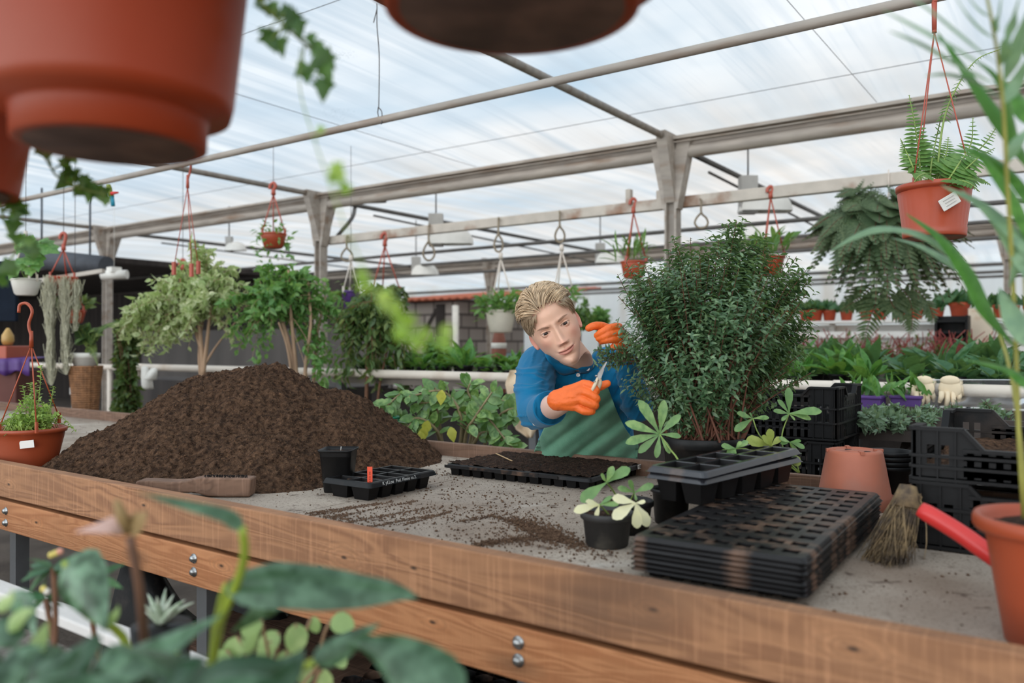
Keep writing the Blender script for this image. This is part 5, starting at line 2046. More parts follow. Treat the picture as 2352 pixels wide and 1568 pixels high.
for pts_, w in (([(2296, 176, .92), (2200, 110, .84), (2110, 62, .80), (2022, 20, .78)], 9), ([(2300, 200, .92), (2210, 150, .86), (2120, 100, .82), (2036, 68, .80)], 9),
                ([(2294, 150, .92), (2230, 96, .86), (2150, 30, .82), (2080, -15, .80)], 9), ([(2298, 150, .92), (2318, 100, .88), (2332, 40, .86), (2346, -20, .84)], 11),
                ([(2306, 190, .92), (2330, 140, .90), (2352, 70, .88), (2372, 0, .86)], 12), ([(2286, 90, .90), (2250, 60, .88), (2214, 20, .86), (2190, -20, .84)], 8),
                ([(2304, 240, .92), (2335, 190, .92), (2370, 120, .9)], 9), ([(2304, 230, .92), (2250, 190, .9), (2180, 170, .88), (2120, 175, .86)], 6),
                ([(2282, 80, .9), (2296, 40, .88), (2302, -20, .86)], 8), ([(2310, 380, .96), (2335, 330, .95), (2368, 290, .95)], 9), ([(2276, 40, .9), (2240, 10, .88), (2210, -30, .86)], 7),
                ([(2268, 692, 1.1), (2236, 638, 1.12), (2182, 600, 1.15), (2110, 562, 1.2), (2045, 545, 1.25)], 10), ([(2240, 640, 1.14), (2130, 545, 1.15), (2030, 524, 1.2), (1960, 545, 1.22), (1903, 580, 1.25)], 9),
                ([(2420, 640, 1.0), (2352, 556, 1.0), (2260, 470, 1.04), (2160, 424, 1.08)], 14), ([(2420, 700, 1.0), (2352, 610, 1.0), (2290, 510, 1.03), (2205, 432, 1.08)], 11),
                ([(2400, 800, 1.0), (2352, 760, 1.0), (2320, 700, 1.02), (2296, 660, 1.05)], 20), ([(2390, 520, 1.0), (2345, 600, 1.0), (2318, 660, 1.02)], 10)):
    blade(m, o_, pts_, w)
m.build('pale_fronds', L_PALMG, pp_, label='paler grey-green leaflets')
# ------------------------------------------------------------------ plants and things behind the table
L_FIC = leafmat('ficus_leaf', lin(92, 142, 76), lin(152, 186, 112), .36, .42)
L_VAR = leafmat('variegated_leaf', lin(166, 186, 122), lin(252, 246, 212), .4, .45)
L_DARK = leafmat('dark_leaf', lin(72, 100, 56), lin(124, 132, 72), .4, .25)
L_FERN = leafmat('dark_fern', lin(70, 92, 62), lin(122, 134, 96), .5, .25)
L_FERNG = leafmat('light_fern', lin(88, 130, 62), lin(124, 156, 84), .45, .3)
L_ZZ = leafmat('glossy_oval_leaf', lin(84, 124, 62), lin(150, 178, 104), .3, .22, spec=.6)
L_YEL = leafmat('yellow_leaf', lin(198, 196, 82), lin(214, 206, 96), .4, .3)
L_BED = leafmat('bench_leaf', lin(70, 124, 56), lin(120, 164, 84), .35, .3)
L_BEDD = leafmat('bench_leaf_dark', lin(56, 100, 66), lin(98, 138, 92), .35, .3)
L_MOSS = leafmat('grey_moss', lin(204, 198, 174), lin(232, 224, 200), .8, .3)
L_RED = leafmat('red_stem', lin(150, 60, 60), lin(176, 98, 88), .6, .1)
TRUNK = mat('pale_trunk', lin(172, 140, 112), .8, .15, 20, .3, 60, stretch=(1, 1, .3))
TERRAH = mat('hanging_pot_plastic', lin(172, 74, 46), .4, .06, 6)
REDSTR = mat('red_string_plastic', lin(176, 82, 62), .45, .05)
GREENP = mat('green_plastic', lin(22, 118, 84), .4, .08)
PURPLE = mat('purple_plastic', lin(84, 50, 118), .5, .08)


def tree(name, lab, cat, u, t, trunk, blobs, lm, ntw, tm, size, per, wm=TRUNK, wid=1.0, group=None, z0=0.0, spread=.8, droop=.12, lead=.28, r0=.010, jit=.03, zbase=None):
    r = thing(name, lab, cat, at(u, t, z0), 0, group)
    o = L3(r)
    w, l = MB(), MB()
    top = None
    for pts_, ra, rb in trunk:
        p = spline([Vt(*q_, o) for q_ in pts_], 16)
        w.tube(p, np.linspace(ra, rb, 16), 8)
        top = p[-1] if top is None else top
    b_ = top if zbase is None else np.array([0, 0, zbase])
    bush(w, l, b_, [(Vt(a, b, t + d, o), px(c, t)) for a, b, c, d in blobs], ntw, tm, size, per=per, lead=lead, r0=r0 * .35, r1=.0012, jit=jit, outb=2.6, droop=droop, spread=spread, seg=7, sides=4, woodevery=2, wid=wid)
    w.build('trunk', wm, r)
    l.build('foliage', lm, r)
    return r


tree('variegated_tree', 'pale cream variegated ficus tree behind the left of the soil heap', 'tree', 464, 5.7,
     [([(464, 1206, 5.7), (464, 1000, 5.7), (466, 870, 5.7), (460, 770, 5.7), (452, 715, 5.7)], .019, .013), ([(466, 860, 5.7), (476, 780, 5.7), (484, 700, 5.68)], .018, .008), ([(462, 800, 5.7), (440, 740, 5.7), (405, 690, 5.65)], .014, .006),
      ([(468, 840, 5.7), (500, 790, 5.72), (540, 740, 5.75)], .010, .004), ([(462, 880, 5.71), (458, 800, 5.72), (470, 700, 5.75)], .014, .008), ([(452, 715, 5.7), (440, 620, 5.7), (440, 530, 5.7)], .01, .003)],
     [(330, 690, 62, 0), (395, 630, 62, 0), (450, 570, 46, .1), (485, 640, 66, -.1), (300, 672, 42, -.1), (440, 690, 56, -.15), (520, 590, 42, .1), (520, 690, 40, .1), (300, 720, 36, 0), (445, 505, 20, 0),
      (370, 770, 36, 0), (550, 640, 40, .15), (355, 740, 50, .1), (480, 530, 30, .1), (545, 760, 22, 0), (275, 690, 24, 0), (420, 760, 26, -.1), (515, 800, 14, 0)],
     L_VAR, 250, FICUS, .060, 14, wid=.95, droop=.3)
tree('ficus_tree', 'bushy green ficus tree with bare pale stems behind the soil heap', 'tree', 690, 5.6,
     [([(668, 1213, 5.6), (672, 960, 5.6), (676, 860, 5.6), (655, 760, 5.6), (630, 700, 5.6)], .022, .012), ([(686, 1213, 5.6), (684, 960, 5.6), (680, 850, 5.6), (668, 720, 5.58), (662, 620, 5.55)], .02, .008),
      ([(704, 1213, 5.65), (700, 950, 5.62), (702, 840, 5.6), (714, 740, 5.6), (706, 640, 5.65)], .018, .008), ([(700, 1213, 5.7), (716, 950, 5.7), (722, 850, 5.7), (730, 760, 5.7), (748, 680, 5.7)], .014, .006),
      ([(690, 1213, 5.6), (672, 900, 5.58), (660, 800, 5.55), (640, 740, 5.5)], .012, .006)],
     [(560, 640, 56, 0), (640, 620, 66, 0), (700, 680, 70, .1), (610, 700, 56, -.1), (760, 640, 56, .1), (690, 585, 38, 0), (775, 730, 50, .1), (560, 750, 44, 0), (735, 790, 36, .1), (545, 700, 40, 0), (600, 790, 26, 0),
      (590, 570, 22, .1), (520, 660, 30, -.1), (810, 680, 34, .1), (655, 640, 50, -.2), (780, 820, 30, .1), (770, 880, 26, -.1), (640, 555, 24, 0), (760, 950, 18, -.1)],
     L_FIC, 215, FICUS, .062, 13, wid=.9, droop=.35)
tree('weeping_shrub', 'olive brown weeping shrub with hanging narrow leaves right of the green ficus', 'shrub', 850, 5.6,
     [([(840, 1100, 5.6), (842, 900, 5.6), (850, 760, 5.6), (860, 700, 5.6)], .016, .008), ([(856, 1100, 5.6), (870, 900, 5.6), (900, 760, 5.6)], .012, .006)],
     [(800, 720, 46, 0), (860, 730, 50, 0), (910, 760, 44, 0), (850, 800, 44, 0), (800, 800, 36, 0), (930, 830, 30, 0), (880, 690, 34, 0), (835, 660, 34, .1), (960, 800, 28, 0)],
     L_DARK, 170, FICUS, .075, 13, droop=.5, wid=.8, wm=BARK)

# glossy plant with arching stems, behind the man on the left
zz = thing('glossy_shrub', 'leafy glossy shrub with arching stems left of the man', 'shrub', at(1030, 3.5, 0))
o_ = L3(zz)
w, l, y_ = MB(), MB(), MB()
for pts_ in ([(1030, 1120, 3.5), (1000, 980, 3.45), (940, 900, 3.4), (890, 930, 3.35)], [(1040, 1120, 3.5), (1060, 970, 3.4), (1020, 900, 3.4), (940, 910, 3.35)], [(1050, 1120, 3.5), (1090, 990, 3.45), (1040, 930, 3.4), (960, 925, 3.4)],
             [(1060, 1120, 3.5), (1090, 950, 3.5), (1075, 900, 3.5), (1080, 880, 3.5)], [(1050, 1120, 3.5), (1100, 1000, 3.4), (1150, 1010, 3.35), (1180, 1030, 3.3)], [(1040, 1120, 3.5), (1080, 940, 3.4), (1120, 960, 3.35), (1165, 1015, 3.3)],
             [(1030, 1120, 3.5), (960, 1000, 3.4), (900, 960, 3.4), (860, 945, 3.4)], [(1050, 1120, 3.5), (1110, 960, 3.5), (1140, 920, 3.5), (1165, 925, 3.5)], [(1030, 1120, 3.5), (1010, 980, 3.5), (1000, 920, 3.5), (1000, 890, 3.5)],
             [(1080, 1120, 3.5), (1130, 980, 3.45), (1170, 940, 3.4), (1190, 950, 3.4)], [(1040, 1120, 3.5), (1010, 1000, 3.4), (960, 960, 3.35), (930, 990, 3.3)], [(1060, 1120, 3.5), (1070, 1000, 3.35), (1090, 960, 3.3), (1130, 900, 3.3)]):
    p = spline([Vt(*q_, o_) for q_ in pts_], 30)
    w.tube(p, np.linspace(.009, .004, 30), 6)
    k = 22
    f = np.linspace(.35, 1, k)
    q_ = np.stack([np.interp(f, np.linspace(0, 1, 30), p[:, i]) for i in range(3)], 1)
    ax = nrm(np.gradient(p, axis=0))[np.minimum(29, (f * 29).astype(int))]
    sd_ = np.where(np.arange(k) % 2 == 0, 1, -1)[:, None] * nrm(np.cross(ax, BACK * .8 + np.array([0, 0, .6])))
    d_ = nrm(sd_ + .5 * ax + rng.normal(size=(k, 3)) * .35 + BACK * .25)
    l.scatter(leaf([(0, .04), (.2, .2), (.5, .29), (.78, .2), (1, .0)], .2, .15), q_, d_, nrm(BACK * .7 + np.array([0, 0, .7]) + rng.normal(size=(k, 3)) * .4), .050 + .022 * rng.random(k))
for u_, v_ in ((1015, 915), (975, 1000), (965, 1010), (983, 985), (1035, 1000)):
    y_.scatter(OVATE, [Vt(u_, v_ - 20, 3.28, o_)], [np.array([rng.normal() * .4, 0, -1])], [BACK], [.065], 1.2)
w.build('stems', mat('zz_stem', lin(150, 132, 96), .7, .15, 20), zz)
l.build('foliage', L_ZZ, zz)
y_.build('yellow_leaves', L_YEL, zz, label='a few yellowed leaves')
hoop = thing('plant_hoop', 'green plastic hoop support at the foot of the glossy shrub', 'plant support', at(880, 3.35, 0))
o_ = L3(hoop)
a_ = np.linspace(0, 2 * PI, 40)
hc_ = P(878, 958, 3.35) - o_
MB().tube(hc_ + np.cos(a_)[:, None] * RF * .068 + np.sin(a_)[:, None] * FW * .068, .005, 8).build('ring', GREENP, hoop)
for k in (-.9, .2, 2.2):
    q_ = hc_ + math.cos(k) * RF * .068 + math.sin(k) * FW * .068
    MB().tube([q_, [q_[0], q_[1], .0]], .005, 6).build('leg', GREENP, hoop)

# heating pipe and the bench behind
pz = P(1000, 862, 4.0 / (ray(1000, 862)[1]))[2]
YP = 4.0
hpz = PY(1000, 862, YP)[2]
m = MB()
x0 = PY(330, 850, YP)[0]
m.tube([(x0, YP, hpz), (XR - 1, YP, hpz)], .029, 16)
m.tube(spline([(x0, YP, hpz), (x0 - .12, YP + .02, hpz - .01), (x0 - .17, YP + .05, hpz - .10)], 10), .031, 14)
for u_ in (1925, 2130, 1290):
    xx = PY(u_, 880, YP)[0]
    m.tube([(xx - .02, YP, hpz), (xx + .02, YP, hpz)], .033, 16)
tag(m.build('heating_pipe', PIPEW), 'long cream heating pipe running behind the man', 'pipe')
m = MB()
xl0, xl1 = PY(95, 850, 4.6)[0], PY(262, 850, 4.6)[0]
m.tube([(xl0 - .5, 4.6, 1.03), (xl1, 4.6, 1.03)], .03, 12)
for xx in (xl0 - .4, xl1 - .1):
    m.tube([(xx, 4.6, 1.03), (xx, 4.6, 0)], .02, 8)
tag(m.build('heating_pipe', PIPEW), 'short whitish pipe beside the wicker stand at the left', 'pipe')
WOODG = mat('grey_bench_wood', lin(132, 122, 112), .85, .15, 4)


def bench(lab, x0, x1, y0, y1, z, zl=True, mt=WOODG):
    b = thing('plant_bench', lab, 'bench', ((x0 + x1) / 2, (y0 + y1) / 2, 0))
    o = L3(b)
    MB().box(np.array([(x0 + x1) / 2, (y0 + y1) / 2, z - .02]) - o, (x1 - x0, y1 - y0, .04)).build('top', mt, b)
    for yy in (y0 + .03, y1 - .03):
        MB().box(np.array([(x0 + x1) / 2, yy, z + .02]) - o, (x1 - x0, .025, .07)).build('edge_board', mt, b)
    n_ = max(2, int((x1 - x0) / 1.6))
    for i in range(n_ + 1):
        for yy in (y0 + .05, y1 - .05):
            MB().box(np.array([x0 + .05 + (x1 - x0 - .1) * i / n_, yy, (z - .04) / 2]) - o, (.05, .05, z - .04)).build('leg', LEGM, b)
    return b


ZB = hpz - .035
bx0 = PY(835, 850, 4.4)[0]
bench('long plant bench full of leafy plants behind the cream pipe', bx0, 2.4, YP + .08, YP + 1.62, ZB)
bench('far bench of red-stemmed plants before the white shelves', PY(1500, 800, 6.9)[0], 3.4, 6.9, 8.2, 1.02)


def leafy(name, n, tm, size, lm, up=.8, wid=1.0, droop=0, pot=None):
    r = thing(name, '', 'potted plant', (0, 0, -50))
    l = MB()
    a_ = rng.random(n) * 2 * PI
    e_ = up + rng.normal(size=n) * .3
    d_ = np.stack([np.cos(a_) * np.cos(e_), np.sin(a_) * np.cos(e_), np.sin(e_)], 1)
    q_ = np.stack([np.cos(a_) * .02, np.sin(a_) * .02, .04 + .05 * rng.random(n)], 1)
    l.scatter(tm, q_, d_, np.tile([0, 0, 1.], (n, 1)) + rng.normal(size=(n, 3)) * .3, size * (.6 + .6 * rng.random(n)), wid)
    l.build('foliage', lm, r)
    MB().lathe([(0, 0), (.036, 0), (.048, .07), (.051, .071), (.051, .082), (.046, .082), (.044, .07), (0, .07)], 16).build('pot', pot or BLACKP, r)
    return r


pA = leafy('leafy_potted_plant', 22, BROAD, .17, L_BED, .75, 1.1)
pB = leafy('leafy_potted_plant', 34, OVATE, .095, L_BEDD, .6, 1.2)
pC = leafy('leafy_potted_plant', 26, BROAD, .21, L_BEDD, .9, .9)
pD = leafy('leafy_potted_plant', 40, OVATE, .075, L_BED, .7, 1.1)
labs = {'A': ('bright green broad-leaved potted plant on the bench behind the pipe', 'broad-leaved plants on the long bench'), 'B': ('low dark green potted plant on the bench behind the pipe', 'low dark plants on the long bench'),
        'C': ('tall dark strap-leaved potted plant on the bench behind the pipe', 'strap-leaved plants on the long bench'), 'D': ('small-leaved bright green potted plant on the bench behind the pipe', 'small-leaved plants on the long bench')}
used = set()
prot = {'A': pA, 'B': pB, 'C': pC, 'D': pD}
row = 0
for yy, stp in ((YP + .24, .185), (YP + .52, .22), (YP + .85, .25), (YP + 1.2, .28), (YP + 1.5, .32)):
    x_ = bx0 + .1 + rng.random() * .1
    while x_ < 1.6:
        uu = (x_ * RF[0] + yy * RF[1]) / (x_ * FW[0] + yy * FW[1]) * FPX + W / 2
        if not (1180 < uu < 1480) and uu < 2420 and (uu < 1180 or uu > 1560 or row < 2):
            k = ('D' if rng.random() < .5 else 'B') if uu < 960 else ('A' if rng.random() < .45 else 'D') if uu < 1200 else ('A' if rng.random() < .75 else 'C') if uu < 2000 else ('B' if rng.random() < .7 else 'C')
            pos = (x_, yy + rng.normal() * .03, ZB + .001)
            sc_k = .85 + .35 * rng.random()
            if k not in used:
                used.add(k)
                q_ = prot[k]
                q_.location = pos
                q_['label'], q_['group'] = labs[k]
            else:
                q_ = dup(prot[k], pos, rng.random() * 6, scale=sc_k)
        x_ += stp * (.85 + .3 * rng.random())
    row += 1
for k in 'ABCD':
    if k not in used:
        raise SystemExit(k)

# red-stemmed plants on the far bench
rs = thing('red_stem_plant', 'thin red-stemmed plant on the far bench below the white shelves', 'potted plant', (0, 0, 0), 0, 'red-stemmed plants on the far bench')
l, g_ = MB(), MB()
for k in range(26):
    a0 = np.array([rng.normal() * .03, rng.normal() * .03, .07])
    e0 = np.array([rng.normal() * .09, rng.normal() * .09, .22 + .14 * rng.random()])
    l.tube(bez(a0, (a0 + e0) / 2 + rng.normal(size=3) * .02, e0, 6), .0035, 4, False, lv=rng.random())
q_ = rng.normal(size=(60, 3)) * np.array([.07, .07, .05]) + [0, 0, .16]
g_.scatter(OVATE, q_, rnd_unit(60), rnd_unit(60), .055)
l.build('stems', L_RED, rs)
g_.build('foliage', L_DARK, rs)
MB().lathe([(0, 0), (.05, 0), (.065, .085), (.06, .085), (0, .075)], 16).build('pot', BLACKP, rs)
first = True
for k in range(16):
    uu = 1850 + 34 * k
    if uu > 2230:
        break
    pos = PY(uu, 800, 7.25 + .3 * (k % 2))
    pos = (pos[0], pos[1], 1.021)
    if first:
        rs.location = pos
        first = False
    else:
        dup(rs, pos, rng.random() * 6, scale=.85 + .3 * rng.random())

# white shelves with a row of small terracotta pots
YS = 8.7
zsh = PY(2000, 736, YS)[2]
sx0, sx1 = PY(1500, 740, YS)[0], 3.6
WHB = mat('white_shelf_paint', lin(230, 226, 220), .6, .05, 3, dirt=lin(200, 176, 152), dscale=2, dlo=.6, dhi=.8)
shf = thing('white_shelf', 'long white tiered shelf carrying small terracotta pots', 'shelf', ((sx0 + sx1) / 2, YS, 0))
o_ = L3(shf)
for nm, dz_, dep, hh in (('shelf_board', -.012, .30, .025), ('rail', -.14, .04, .06), ('rail', -.30, .04, .09), ('lower_board', -.42, .40, .03), ('rail', -.55, .04, .08)):
    MB().box(np.array([(sx0 + sx1) / 2, YS - (.1 if nm == 'rail' else 0), zsh + dz_]) - o_, (sx1 - sx0, dep, hh)).build(nm, WHB, shf)
for xx in np.linspace(sx0 + .1, sx1 - .1, 5):
    MB().box(np.array([xx, YS + .1, zsh / 2]) - o_, (.05, .05, zsh - .03)).build('post', WHB, shf)
MB().box(np.array([(sx0 + sx1) / 2, YS + .16, zsh - .35]) - o_, (sx1 - sx0, .02, .62)).build('back_panel', WHB, shf)
pt = thing('small_potted_plant', 'small terracotta pot with a low plant on the white shelf', 'potted plant', (0, 0, 0), 0, 'terracotta pots along the white shelf')
MB().lathe([(0, 0), (.052, 0), (.068, .095), (.073, .096), (.074, .118), (.068, .118), (.064, .1), (0, .1)], 20).build('pot', ORANGEP, pt)
l = MB()
q_ = rng.normal(size=(46, 3)) * np.array([.05, .05, .02]) + [0, 0, .12]
d_ = nrm(np.stack([rng.normal(size=46), rng.normal(size=46), np.abs(rng.normal(size=46)) + .6], 1))
l.scatter(OVATE, q_, d_, rnd_unit(46), .075 + .03 * rng.random(46))
l.build('foliage', L_BEDD, pt)
for k, uu in enumerate((1512, 1560, 1610, 1660, 1710, 1760, 1808, 1852, 1875, 1905, 1945, 1990, 2022, 2065, 2105, 2152, 2205, 2290, 2322, 2370)):
    pos = PY(uu, 735, YS)
    pos = (pos[0], YS + .01 * rng.normal(), zsh + .001)
    if k == 0:
        pt.location = pos
    else:
        dup(pt, pos, rng.random() * 6, scale=1.3 if uu == 2205 else .85 + .25 * rng.random())
bsh = PY(2252, 745, 7.9)
m = MB()
bsh = PY(2252, 748, YS - .17)
m.box((bsh[0], YS - .17, bsh[2]), (px(46, 7.9), .03, px(76, 7.9)))
tag(m.build('stained_sheet', mat('stained_sheet', lin(220, 204, 182), .8, .05, 3, dirt=lin(176, 126, 72), dscale=7, dlo=.5, dhi=.7), bevel=.003), 'beige rust-stained sheet hung before the white shelves at the right', 'sheet')
m = MB()
pc_ = PY(2188, 768, 8.3)
for k in range(3):
    m.box((pc_[0], 8.3, pc_[2] + .12 - .1 * k), (px(60, 7.7), .2, .02))
for sx in (-1, 1):
    m.box((pc_[0] + sx * px(30, 7.7), 8.3, (pc_[2] + .17) / 2), (.02, .2, pc_[2] + .17))
m.box((pc_[0], 8.4, pc_[2] + .02), (px(60, 7.7), .02, .3))
tag(m.build('dark_rack', CRATEB), 'dark open rack standing in front of the white shelves', 'rack')

# plants below the pipe on the right
lowb = bench('low bench under the pipe at the right', PY(1880, 960, 3.4)[0], 2.0, 3.3, 3.86, .95, mt=mat('dark_bench', lin(74, 64, 58), .85, .15, 4))
L_GREY = leafmat('grey_green_leaf', lin(104, 130, 104), lin(152, 172, 142), .5, .3)
for u_, t_, k_, lab in ((2000, 3.02, 1.0, 'grey-green bushy plant below the cream pipe, nearest to the crates'), (2055, 3.08, 1.0, 'grey-green bushy plant below the pipe, second from the crates'), (2120, 3.05, 1.0, 'grey-green bushy plant below the hanging gloves'),
                         (2190, 3.1, 1.0, 'grey-green bushy plant behind the clear plastic sheet'), (2270, 3.08, 1.05, 'grey-green bushy plant behind the upper right crate')):
    q_ = tree('grey_green_shrub', lab, 'shrub', u_, t_, [([(u_, 992, t_), (u_, 966, t_)], .008, .006)], [(u_ - 18, 962, 22, 0), (u_ + 16, 958, 24, 0), (u_, 940, 20, 0), (u_ + 28, 966, 18, 0), (u_ - 30, 970, 16, 0), (u_ + 2, 970, 24, -.08)],
              L_GREY, 120, LEAFLET, .026, 14, wm=BARK, z0=.951, droop=0, lead=.07, r0=.006, spread=1.0)
    MB().lathe([(0, 0), (.05, 0), (.062, .05), (.058, .05), (0, .042)], 18).build('pot', BLACKP, q_)
for k, (uu, lab) in enumerate(((1995, 'purple plastic trough under the pipe beside the crates'), (2085, 'purple plastic trough under the pipe behind the gloves'))):
    tr_ = thing('planter_trough', lab, 'planter', at(uu, 3.56, .951))
    z_t = P(uu, 908, 3.56)[2] - .95
    m = MB()
    m.box((0, 0, z_t / 2), (px(62, 3.56), .12, z_t))
    m.box((0, 0, z_t - .006), (px(68, 3.56), .135, .014))
    m.build('trough', PURPLE, tr_, bevel=.004)
    l = MB()
    q_ = rng.normal(size=(30, 3)) * np.array([.05, .03, .01]) + [0, 0, z_t]
    d_ = nrm(np.stack([rng.normal(size=30), rng.normal(size=30), np.abs(rng.normal(size=30)) + 1.0], 1))
    l.scatter(BROAD, q_, d_, rnd_unit(30), .09)
    l.build('foliage', L_BED, tr_)

# gloves, rag and clear sheet hung on the pipe
LATEX = mat('cream_glove', lin(238, 216, 182), .7, .05, 12)
for u_, wid_, lab, mir in ((2122, 54, 'cream work glove hung over the pipe, nearer to the crates', 1), (2182, 58, 'cream work glove hung over the pipe, farther from the crates', -1)):
    tt = (YP - .085) / ray(u_, 900)[1]
    m = MB()
    g0 = P(u_, 872, tt)
    S_ = nrm(RIGHT * .9 + FW * .0)
    s1 = px(1, tt)
    m.ball(P(u_, 892, tt), (wid_ * .42 * s1, .011, 24 * s1), 16)
    m.ball(P(u_, 874, tt), (wid_ * .36 * s1, .014, 12 * s1), 16)
    for k in range(4):
        a_, b_ = P(u_ + (k - 1.5) * wid_ * .22, 900, tt - .005), P(u_ + (k - 1.5) * wid_ * .25 + mir * 2, (922, 934, 932, 920)[k], tt - .012)
        m.tube([a_, (a_ + b_) / 2 - FW * .006, b_], [.0115, .011, .008], 10)
        m.ball(b_, .008, 8)
    a_, b_ = P(u_ - mir * wid_ * .4, 885, tt), P(u_ - mir * wid_ * .48, 908, tt)
    m.tube([a_, b_], [.011, .009], 10)
    m.tube([(g0[0], YP - .07, hpz), (g0[0], YP, hpz + .045), (g0[0], YP + .034, hpz - .02)], [wid_ * .36 * s1] * 3, 10, flat=.2)
    tag(m.build('work_glove', LATEX), lab, 'glove', 'cream gloves on the pipe')

RAGM = mat('tan_cloth', lin(222, 196, 164), .9, .1, 14, .3, 60)
tt = (YP - .05) / ray(1195, 900)[1]
rag = MB()
rows_ = []
for f in np.linspace(0, 1, 34):
    v_ = 850 + f * 155
    l_, r_ = np.interp(f, [0, .2, .45, .7, .88, 1], [1172, 1160, 1168, 1175, 1185, 1212]), np.interp(f, [0, .3, .6, .85, 1], [1226, 1232, 1236, 1234, 1222])
    rows_.append([P(l_ + (r_ - l_) * g, v_, tt + .012 * math.sin(g * 9 + f * 5) + .008 * math.sin(f * 14 + g * 4) - .01 * f) for g in np.linspace(0, 1, 22)])
rows_ = [[p + np.array([0, .09 * (1 - k / 4), -.0 - .03 * ((1 - k / 4) ** 2)]) for p in rows_[0]] for k in range(4)] + rows_
tag(rag.grid(np.array(rows_)).build('cloth_rag', RAGM, solid=.004), 'tan cloth rag draped over the pipe behind his shoulder', 'cloth')


def clear_mat():
    m, t, b, o = _mat('clear_film')
    t.nodes.remove(b)
    tr = t.nodes.new('ShaderNodeBsdfTransparent')
    tr.inputs['Color'].default_value = (.93, .93, .92, 1)
    gl = node(t, 'ShaderNodeBsdfGlossy', Roughness=.12)
    df = node(t, 'ShaderNodeBsdfDiffuse')
    df.inputs['Color'].default_value = (.75, .73, .7, 1)
    fr = node(t, 'ShaderNodeFresnel', IOR=1.38)
    mx = t.nodes.new('ShaderNodeMixShader')
    t.links.new(fr.outputs[0], mx.inputs[0])
    t.links.new(tr.outputs[0], mx.inputs[1])
    t.links.new(gl.outputs[0], mx.inputs[2])
    m2 = t.nodes.new('ShaderNodeMixShader')
    t.links.new(math_n(t, 'MULTIPLY', noise_f(t, coords(t, (3, 3, 9)), 4, 4, .55, .8), .22), m2.inputs[0])
    t.links.new(mx.outputs[0], m2.inputs[1])
    t.links.new(df.outputs[0], m2.inputs[2])
    t.links.new(m2.outputs[0], o.inputs['Surface'])
    return m


rows_ = []
for f in np.linspace(-.12, 1, 60):
    v_ = 868 + max(f, 0) * 215
    l_, r_ = 2110 - 62 * max(f, 0) ** 1.3, 2480
    rr = []
    for g in np.linspace(0, 1, 70):
        u_ = l_ + (r_ - l_) * g
        tt_ = (YP - .04 - .30 * max(f, 0) ** 1.2) / ray(u_, v_)[1]
        p = P(u_, v_, tt_)
        w_ = .018 * vnoise(np.array([[u_ * .02, v_ * .03, 1.5]]), 5)[0] + .02 * abs(vnoise(np.array([[u_ * .05 + v_ * .03, v_ * .02, 3.5]]), 9)[0])
        p = p - FW * w_ * np.clip(f * 4, 0, 1)
        if f < 0:
            p = np.array([p[0], YP + .035 * (-f / .12) , hpz + .036 - .02 * (f / -.12) ** 2])
        rr.append(p)
    rows_.append(rr)
tag(MB().grid(np.array(rows_)).build('clear_plastic_sheet', clear_mat()), 'crumpled clear plastic sheet hanging from the pipe behind the right crates', 'plastic sheet')
bg = MB()
for u_, v0, v1, wd2, rot in ((333, 842, 893, 24, -6), (355, 846, 872, 24, 8)):
    tt = (YP - .06) / ray(u_, 860)[1]
    rr = [[P(u_ + (g - .5) * wd2 * (.45 + .6 * f ** .6) + rot * f * -1.2, v0 + (v1 - v0) * f, tt - .03 * math.sin(g * PI) * math.sin(f * 2.6)) for g in np.linspace(0, 1, 9)] for f in np.linspace(0, 1, 10)]
    bg.grid(np.array(rr))
tag(bg.build('plastic_bag', WHITEP, solid=.02), 'white plastic bag tied to the end of the pipe at the left', 'bag')

# dark sheet and block added to stand for the shade below the pipe
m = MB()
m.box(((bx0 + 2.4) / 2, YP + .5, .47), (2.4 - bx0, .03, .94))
struct(m.build('underbench_shade', WALLD), 'dark upright sheet added as the shade under the long bench')
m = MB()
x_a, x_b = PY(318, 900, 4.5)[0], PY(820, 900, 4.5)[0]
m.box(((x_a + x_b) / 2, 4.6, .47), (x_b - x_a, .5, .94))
struct(m.build('low_shade_block', WALLD), 'low dark block added as the shade under the pipe, behind the trees')

# --- wire hooks and hanging things on the rusty beam
YH = GY + .1


def loop_hook(u, v0, v1, w, lab, y=YH - .06, m_=BRASSWIRE):
    tt = y / ray(u, v0)[1]
    zt0 = (H / 2 - 0)
    top, bot = P(u, v0, tt), P(u, v1, tt)
    k = top + (bot - top) * .42
    s = px(w / 2, tt)
    pts_ = [top, k] + [k + (bot - k) * f + RF * s * sx for f, sx in ((.35, .75), (.68, 1.0), (.92, .6), (1.0, 0), (.92, -.6), (.68, -1.0), (.35, -.75))] + [k]
    mm = MB().tube(spline(pts_, 50), px(3.0, tt) * .8, 6)
    mm.tube([top, top + FW * .05 + [0, 0, .03], top + FW * .10], px(3.0, tt) * .8, 6)
    tag(mm.build('wire_hook', m_), lab, 'hook', 'bent wire hooks on the rusty beam')


for a_ in ((1145, 505, 578, 20, 'bent wire hook carrying the cream hanging pot'), (1286, 490, 556, 22, 'bent wire hook above the hair of the man carrying white strings'), (985, 520, 598, 26, 'empty bent wire hook below the lamp left of centre'),
           (1611, 462, 524, 30, 'empty bent wire hook right of the post above the shrub'), (797, 545, 600, 26, 'bent wire hook near the left end of the rusty beam')):
    loop_hook(*a_)
for u_, v_ in ((1636 / 2.8 + 800, 395), ):
    pass


